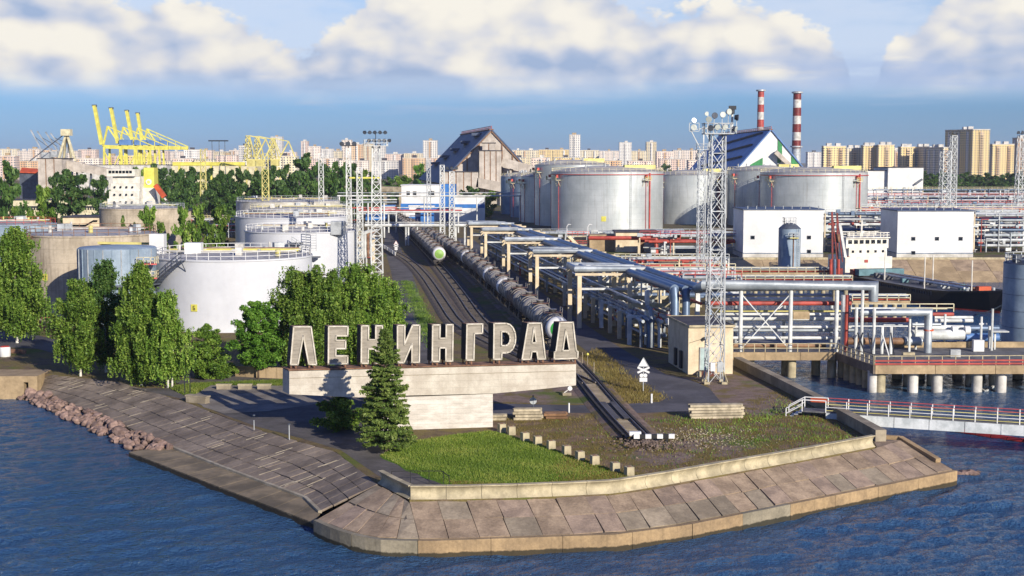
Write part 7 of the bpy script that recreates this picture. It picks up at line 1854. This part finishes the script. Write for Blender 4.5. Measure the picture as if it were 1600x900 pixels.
for k, (a, b) in enumerate([((67, 238), (48, 203)), ((80, 236), (58, 205)), ((92, 238), (71, 206)), ((96, 230), (79, 208))]):
    Y = 900 + 30 * k; p, e = A(*a, Y), A(*b, Y)
    t = thing('jib_crane', 'grey crane with a slanted jib behind the grey silo, ' + ORD[k] + ' from the left', 'crane', Vector((p.x, Y, ZG)), 'grey jib cranes')
    part('jib', MB().bar(p, e, .9), 'pipe_grey', t); part('tower', MB().bar((p.x, Y, ZG), p, 2.2), 'galv', t); part('cab', MB().box(p + Vector((2, 0, -2)), (5, 4, 4)), 'galv', t); part('stay', MB().bar(p + Vector((4, 0, 3)), p.lerp(e, .7), .35), 'galv_dark', t)
t = thing('gantry_frame', 'pale yellow A shaped crane frame right of the slanted jibs', 'crane', A(104, 260, 880), None)
a = A(104, 207, 880)
for px in (91, 99, 112, 118): part('leg', MB().bar(a, A(px, 252, 880 + (12 if px in (99, 112) else 0)), 1.3), 'cream', t)
part('head', MB().box(a, (6, 5, 4)), 'cream', t); part('boom', MB().bar(a, A(46, 252, 884), .5), 'galv_dark', t)
def portal_crane(k, px, yt, Y, s):
    b = A(px, 262, Y); zt = A(px, yt, Y).z; t = thing('portal_crane', 'yellow harbour crane above the wood, ' + ('left one', 'middle one', 'right one with a curved jib')[k], 'crane', Vector((b.x, Y, ZG)), 'yellow harbour cranes')
    for dx in (-4, 4): part('leg', MB().bar((b.x + dx * s, Y, ZG), (b.x + dx * s * .6, Y, 22), 1.0), 'yellow_pale', t)
    part('house', MB().box((b.x, Y, 25), (5 * s, 5, 4.5)), 'yellow_pale', t); part('mast', MB().bar((b.x - 3 * s, Y, 26), (b.x - s, Y, zt), .8).bar((b.x + 3 * s, Y, 26), (b.x - s, Y, zt), .7), 'yellow_pale', t)
    part('jib', MB().bar((b.x + 3 * s, Y, 28), (b.x + 9 * s, Y, zt - 2), .8).bar((b.x - s, Y, zt), (b.x + 9 * s, Y, zt - 2), .6).bar((b.x + 9 * s, Y, zt - 2), (b.x + 13 * s, Y, zt - 12), .7), 'yellow_pale', t)
    mb = MB(); lattice(mb, b.x - 2 * s, Y, 26, zt, 5 * s, 2 * s, 5, br=.28); part('bracing', mb, 'yellow_pale', t)
portal_crane(0, 393, 212, 860, 1.0); portal_crane(1, 407, 213, 890, 1.0); portal_crane(2, 430, 216, 920, 1.0)
t = thing('yellow_girder', 'long low yellow crane girder above the wood', 'girder', A(330, 256, 900)); part('beam', MB().bar(A(270, 256, 900), A(383, 256, 900), 2, 2.2), 'yellow', t)
for px in (280, 330, 375): p = A(px, 256, 900); part('leg', MB().bar((p.x, p.y, ZG), p, 1.2), 'yellow', t)
for k, px in enumerate((332, 343, 352)):
    b = A(px, 262, 950); zt = A(px, 220, 950).z; t = thing('floodlight_pole', 'slim floodlight pole on the skyline left of the yellow harbour cranes, ' + ('left', 'middle', 'right')[k], 'light pole', Vector((b.x, 950, ZG)), 'skyline floodlight poles'); part('pole', MB().cyl((b.x, 950, ZG), (b.x, 950, zt), .35, .2, 6), 'galv_dark', t); part('lamp_ring', MB().box((b.x, 950, zt), (4.5, 2, .8)), 'lamp_dark', t)
# small yard clutter in front of the quay wall on the far left
blockhouse('port_shed', 'low pale port shed on the skyline under the yellow cranes', 'shed', 118, 260, 258, 1050, 30, 'white_dirty')
blockhouse('port_shed', 'low beige port shed behind the long wood', 'shed', 268, 400, 259, 1000, 30, 'cream')
# ================================================================== city on the skyline
BL = []
def block(px0, px1, yt, Y, m, label, depth=16, rz=0.0, z0=ZG, stacks=0, cap=True):
    a, b = A(px0, yt, Y), A(px1, yt, Y); zt = a.z; w = b.x - a.x; c = Vector(((a.x + b.x) / 2, Y + depth / 2, z0)); q = random.Random(int(px0 * 7))
    t = thing('apartment_block', label, 'apartment block', c, 'apartment blocks on the skyline', rz); LOCAL.add(t.name)
    part('wall', MB().box((0, 0, (zt - z0) / 2), (w, depth, zt - z0)), m, t)
    rf = part('roof', MB().box((0, 0, zt - z0 + .4), (w + .8, depth + .8, .8)), 'white_dirty', t)
    n = max(1, int(w / 22))
    for i in range(n): part('lift_house', MB().box((lerp(-w / 2, w / 2, (i + .5) / n) + q.uniform(-2, 2), 0, zt - z0 + 2.2), (q.uniform(4, 7), 6, 3.4)), q.choice(['white_dirty', 'tan', 'roof_dark']), rf)
    k = stacks or max(1, int(w / 16))
    for i in range(k):
        part('balcony_stack', MB().box((lerp(-w / 2, w / 2, (i + .5) / k), -depth / 2 - .7, (zt - z0) * .52), (3.2, 1.4, (zt - z0) * .9)), q.choice(['facade_white', 'facade_brown', m]), t)
    return t
q = random.Random(77)
sky_l = [(-6, 26, 233, 'facade_cream'), (27, 44, 236, 'facade_pink'), (44, 62, 233, 'facade_pink'), (62, 92, 235, 'facade_brown'), (92, 122, 236, 'facade_pink'), (122, 150, 234, 'facade_red'), (228, 262, 236, 'facade_red'), (262, 287, 237, 'facade_pink'), (287, 312, 234, 'facade_white'),
         (312, 333, 235, 'facade_red'), (333, 358, 237, 'facade_cream'), (358, 373, 235, 'facade_pink'), (373, 390, 228, 'facade_white'), (423, 441, 214, 'facade_white'), (441, 462, 238, 'facade_pink'), (470, 481, 221, 'facade_red'), (481, 500, 229, 'facade_pink'), (500, 521, 233, 'facade_white'), (521, 534, 236, 'facade_cream'),
         (534, 549, 219, 'facade_pink'), (549, 566, 226, 'facade_brown'), (566, 584, 225, 'facade_cream'), (584, 602, 228, 'facade_white'), (602, 631, 241, 'facade_red'), (631, 660, 240, 'facade_cream'), (661, 683, 220, 'facade_white'), (683, 716, 243, 'facade_pink'), (716, 736, 240, 'facade_cream'),
         (798, 842, 235, 'facade_cream'), (842, 889, 234, 'facade_yellow'), (890, 907, 211, 'facade_white'), (907, 936, 235, 'facade_cream'), (936, 967, 236, 'facade_pink'), (968, 987, 223, 'facade_white'), (987, 1010, 236, 'facade_cream'), (1010, 1026, 222, 'facade_cream'), (1026, 1052, 237, 'facade_red'), (1052, 1090, 235, 'facade_pink'),
         (1090, 1135, 240, 'facade_cream'), (1262, 1284, 238, 'facade_white')]
LM = [(58, 'the grey silo block'), (160, 'the tallest raised crane boom'), (393, 'the yellow harbour cranes'), (588, 'the floodlight mast'), (768, 'the central triangular warehouse'), (948, 'the central steel tank'), (1187, 'the slim chimney'), (1243, 'the thick chimney')]
kind = {'facade_cream': 'cream', 'facade_pink': 'pinkish', 'facade_brown': 'tan', 'facade_red': 'brick red', 'facade_white': 'off white', 'facade_yellow': 'pale yellow'}
def lab_sky(px, m, tall, lst):
    near = min(LM, key=lambda l: abs(l[0] - px)); side = 'left' if px < near[0] else 'right'
    same = sorted([abs(p - near[0]) for p in lst if min(LM, key=lambda l: abs(l[0] - p)) == near and (p < near[0]) == (px < near[0])])
    i = same.index(abs(px - near[0]))
    return '%s %s on the skyline, %s block %s of %s' % (kind[m], 'tower' if tall else 'slab', ORD[i], side, near[1])
cs = [(a + b) / 2 for a, b, *_ in sky_l]
for (a, b, yt, m), cpx in zip(sky_l, cs):
    Y = 2500 + q.uniform(-250, 500); block(a, b, yt, Y, m, lab_sky(cpx, m, yt < 230, cs), 18, 0)
# nearer lower row
low = []
x = -10
while x < 1140:
    w = q.uniform(18, 46)
    low.append((x, x + w, q.uniform(243, 252), q.choice(list(kind)))); x += w + q.uniform(1, 10)
lc2 = [(a + b) / 2 for a, b, *_ in low]
for (a, b, yt, m), cpx in zip(low, lc2):
    t = block(a, b, yt, q.uniform(1650, 2100), m, lab_sky(cpx, m, False, lc2).replace(' slab on the skyline', ' low block under the skyline').replace(' block left', ' left').replace(' block right', ' right'), 16); t['group'] = 'low blocks under the skyline'
# nearer group on the right
def corner(px_l, px_c, px_r, yt, Y, dl, m, label, dr=4):
    c = A(px_c, yt, Y); l = A(px_l, yt, Y + dl); r_ = A(px_r, yt, Y + dr); zt = c.z
    f = [Vector((c.x, c.y, ZG)), Vector((r_.x, r_.y, ZG)), Vector((r_.x + l.x - c.x, r_.y + l.y - c.y, ZG)), Vector((l.x, l.y, ZG))]
    t = thing('apartment_block', label, 'apartment block', Vector((c.x, c.y, ZG)), 'apartment blocks on the right')
    part('wall', MB().prism([f], (0, 0, zt - ZG)), m, t); cen = sum(f, Vector()) / 4
    rf = part('roof', MB().prism([[p + (p - cen).normalized() * .5 + Vector((0, 0, zt - ZG + .02)) for p in f]], (0, 0, 1.0)), 'white_dirty', t)
    for u in (.25, .7): p = f[0].lerp(f[2], u); part('lift_house', MB().box((p.x, p.y, zt + 2.6), (6, 6, 3.4)), 'white_dirty', rf)
    e1 = (f[1] - f[0]); n1 = Vector((e1.y, -e1.x, 0)).normalized(); w = e1.length; k = max(1, int(w / 12))
    for i in range(k):
        p = f[0] + e1 * ((i + .5) / k) + n1 * .6; s = part('balcony_stack', MB().bar((p.x, p.y, ZG + 4), (p.x, p.y, zt - 2), 4.0, 1.4, up=tuple(n1)), 'facade_brown', t)
        nfl = int((zt - ZG - 8) / 2.9)
        mb = MB()
        for j in range(nfl): z = ZG + 6 + j * 2.9; mb.bar(p + n1 * .75 - e1.normalized() * 1.6 + Vector((0, 0, z - ZG)), p + n1 * .75 + e1.normalized() * 1.6 + Vector((0, 0, z - ZG)), .3, 1.3)
        part('loggia_openings', mb, 'glass', s, stuff=True)
    e2 = f[3] - f[0]; k = max(1, int(e2.length / 14)); n2 = Vector((-e2.y, e2.x, 0)).normalized()
    for i in range(k):
        p = f[0] + e2 * ((i + .5) / k) + n2 * .5; part('balcony_stack', MB().bar((p.x, p.y, ZG + 4), (p.x, p.y, zt - 2), 4.0, 1.2, up=tuple(n2)), 'facade_white', t)
R_ = [(1284, 1287, 1322, 229, 1750, 14, 'facade_yellow', 'pale yellow slab just right of the thick chimney'), (1321, 1323, 1347, 232, 1800, 12, 'facade_cream', 'cream slab second right of the thick chimney'), (1345, 1349, 1372, 228, 1780, 16, 'facade_yellow', 'pale yellow slab third right of the thick chimney'),
      (1370, 1373, 1398, 227, 1770, 16, 'facade_yellow', 'pale yellow stepped slab fourth right of the thick chimney'), (1397, 1399, 1404, 236, 1900, 12, 'facade_red', 'thin reddish block in the gap between the yellow slabs'), (1403, 1408, 1430, 230, 1800, 22, 'facade_yellow', 'yellow slab with a shaded side left of the dark row'),
      (1426, 1452, 1458, 230, 1780, 40, 'facade_cream', 'dark shaded slab left of the tall tower, farther one'), (1448, 1474, 1482, 231, 1700, 44, 'facade_cream', 'dark shaded slab close to the left of the tall tower'), (1477, 1520, 1547, 203, 1680, 46, 'facade_yellow', 'tallest yellow tower with a dark left side on the right skyline'),
      (1546, 1551, 1585, 226, 1800, 20, 'facade_yellow', 'yellow slab right of the tallest tower'), (1582, 1590, 1625, 216, 1850, 24, 'facade_brown', 'brown tower at the right edge of the skyline')]
for a in R_: corner(*a)
# ================================================================== woods
def far_master(leaf, shape, seed, n=2600):
    t = tree('master', 'x', 'tree', (0, 0, 0), 10, 4.4, shape, leaf, n, .62, .06, seed, clumps=46, cr=.30); return t
MAST = [far_master('leaf_dark', 'full', 51), far_master('leaf_dark', 'round', 52), far_master('leaf_birch', 'full', 53), far_master('leaf_birch', 'birch', 54), far_master('leaf_bright', 'round', 55), far_master('leaf_spruce', 'cone', 56)]
def far_tree(k, px, y_top, Y, wpx, name, label, cat='tree', z0=ZG, group=None):
    b = A(px, 300, Y); h = A(px, y_top, Y).z - z0; o = copy_tree(MAST[k]); o.name = name; o.location = (b.x, Y, z0); w = wpx * Y / F / 9.0
    o.scale = (w, w, h / 10.4); o.rotation_euler.z = (px * 1.7) % 6; o['label'] = label; o['category'] = cat
    if group: o['group'] = group
    return o
far_tree(3, 66, 283, 345, 56, 'birch_tree', 'big birch standing alone left of the long cream gallery end', 'birch'); far_tree(1, 14, 250, 430, 50, 'leafy_tree', 'dark tree at the left edge above the cream gallery'); far_tree(3, 22, 318, 400, 22, 'birch_tree', 'slim young birch left of the lone big birch', 'birch')
far_tree(1, 112, 264, 500, 62, 'leafy_tree', 'broad dark tree under the conveyor gallery, left of the white ship'); far_tree(1, 86, 268, 530, 34, 'leafy_tree', 'dark tree between the grey silo and the broad dark tree'); far_tree(1, 156, 273, 540, 36, 'leafy_tree', 'dark tree directly left of the white ship')
for i, (k, px, yt, w) in enumerate([(5, 192, 335, 22), (2, 228, 318, 38), (5, 208, 346, 20), (3, 250, 342, 34), (2, 285, 318, 30), (2, 308, 314, 32), (2, 340, 316, 40), (1, 368, 296, 36)]):
    far_tree(k, px, yt, 335 if px < 350 else 470, w, 'conifer_tree' if k == 5 else 'leafy_tree', ('small conifer' if k == 5 else 'leafy green tree') + ' behind the white tanks, %s from the left in the row' % ORD[i], 'tree', group='trees behind the left tanks')
wood = [(2, 214, 258, 46), (1, 246, 255, 44), (0, 274, 262, 40), (1, 300, 260, 44), (1, 326, 262, 40), (0, 352, 264, 40), (1, 374, 262, 38), (0, 396, 264, 40), (1, 424, 258, 42), (1, 446, 256, 36), (1, 478, 238, 52), (0, 506, 254, 40), (1, 528, 252, 44), (0, 548, 252, 42), (2, 566, 262, 30), (1, 582, 268, 28)]
for i, (k, px, yt, w) in enumerate(wood):
    far_tree(k, px, yt, 600 + (i * 37) % 110, w, 'leafy_tree', 'dark leafy tree of the long wood, %s to the right of the white ship' % ORD[i], group='trees of the long wood')
for i, (k, px, yt, w) in enumerate([(1, 236, 268, 40), (0, 288, 272, 44), (1, 340, 274, 44), (1, 410, 272, 46), (0, 460, 268, 44), (1, 516, 270, 44), (1, 556, 274, 36)]):
    far_tree(k, px, yt, 545, w, 'leafy_tree', 'lower tree in the front edge of the long wood, %s right of the white ship' % ORD[i], group='front trees of the long wood')
for i, (k, px, yt, w, Y) in enumerate([(4, 657, 254, 32, 900), (2, 632, 272, 40, 760), (4, 660, 285, 26, 700), (1, 737, 290, 40, 600), (2, 764, 296, 30, 590), (1, 1040, 255, 20, 1500), (1, 610, 276, 26, 800)]):
    far_tree(k, px, yt, Y, w, 'leafy_tree', ('green tree left of the central triangular warehouse, upper one', 'bushy green tree above the far end of the trains', 'small green tree beside the white and blue station', 'round green tree below the panelled tower', 'small green tree right below the panelled tower', 'green trees between the steel tanks on the skyline', 'green tree behind the overpass')[i])
for i in range(11):
    px = 1440 + i * 17; far_tree([0, 1, 1][i % 3], px, 266 + (i * 5) % 9, 1000 + (i * 53) % 150, 30, 'leafy_tree', 'dark tree of the belt below the right apartment blocks, %s from the white hall' % ORD[i], group='belt of trees below the right blocks')
for m in MAST:
    for o in [m] + list(m.children_recursive): bpy.data.objects.remove(o)

# ================================================================== air
hz = bpy.data.materials.new('haze'); hz.use_nodes = True; nt = hz.node_tree; nt.nodes.clear()
ho = nt.nodes.new('ShaderNodeOutputMaterial'); hv = nt.nodes.new('ShaderNodeVolumePrincipled'); nt.links.new(hv.outputs[0], ho.inputs['Volume'])
hv.inputs['Color'].default_value = (.86, .92, 1.0, 1); hv.inputs['Density'].default_value = .00007; hv.inputs['Anisotropy'].default_value = .2
MATS['haze'] = hz
mb = MB(); mb.box((0, 5600, 44.2), (19000, 13000, 93.6)); o = _at('haze', mb, 'haze', (0, 0, 0)); o['kind'] = 'stuff'; o['label'] = 'thin pale evening haze over the whole port'
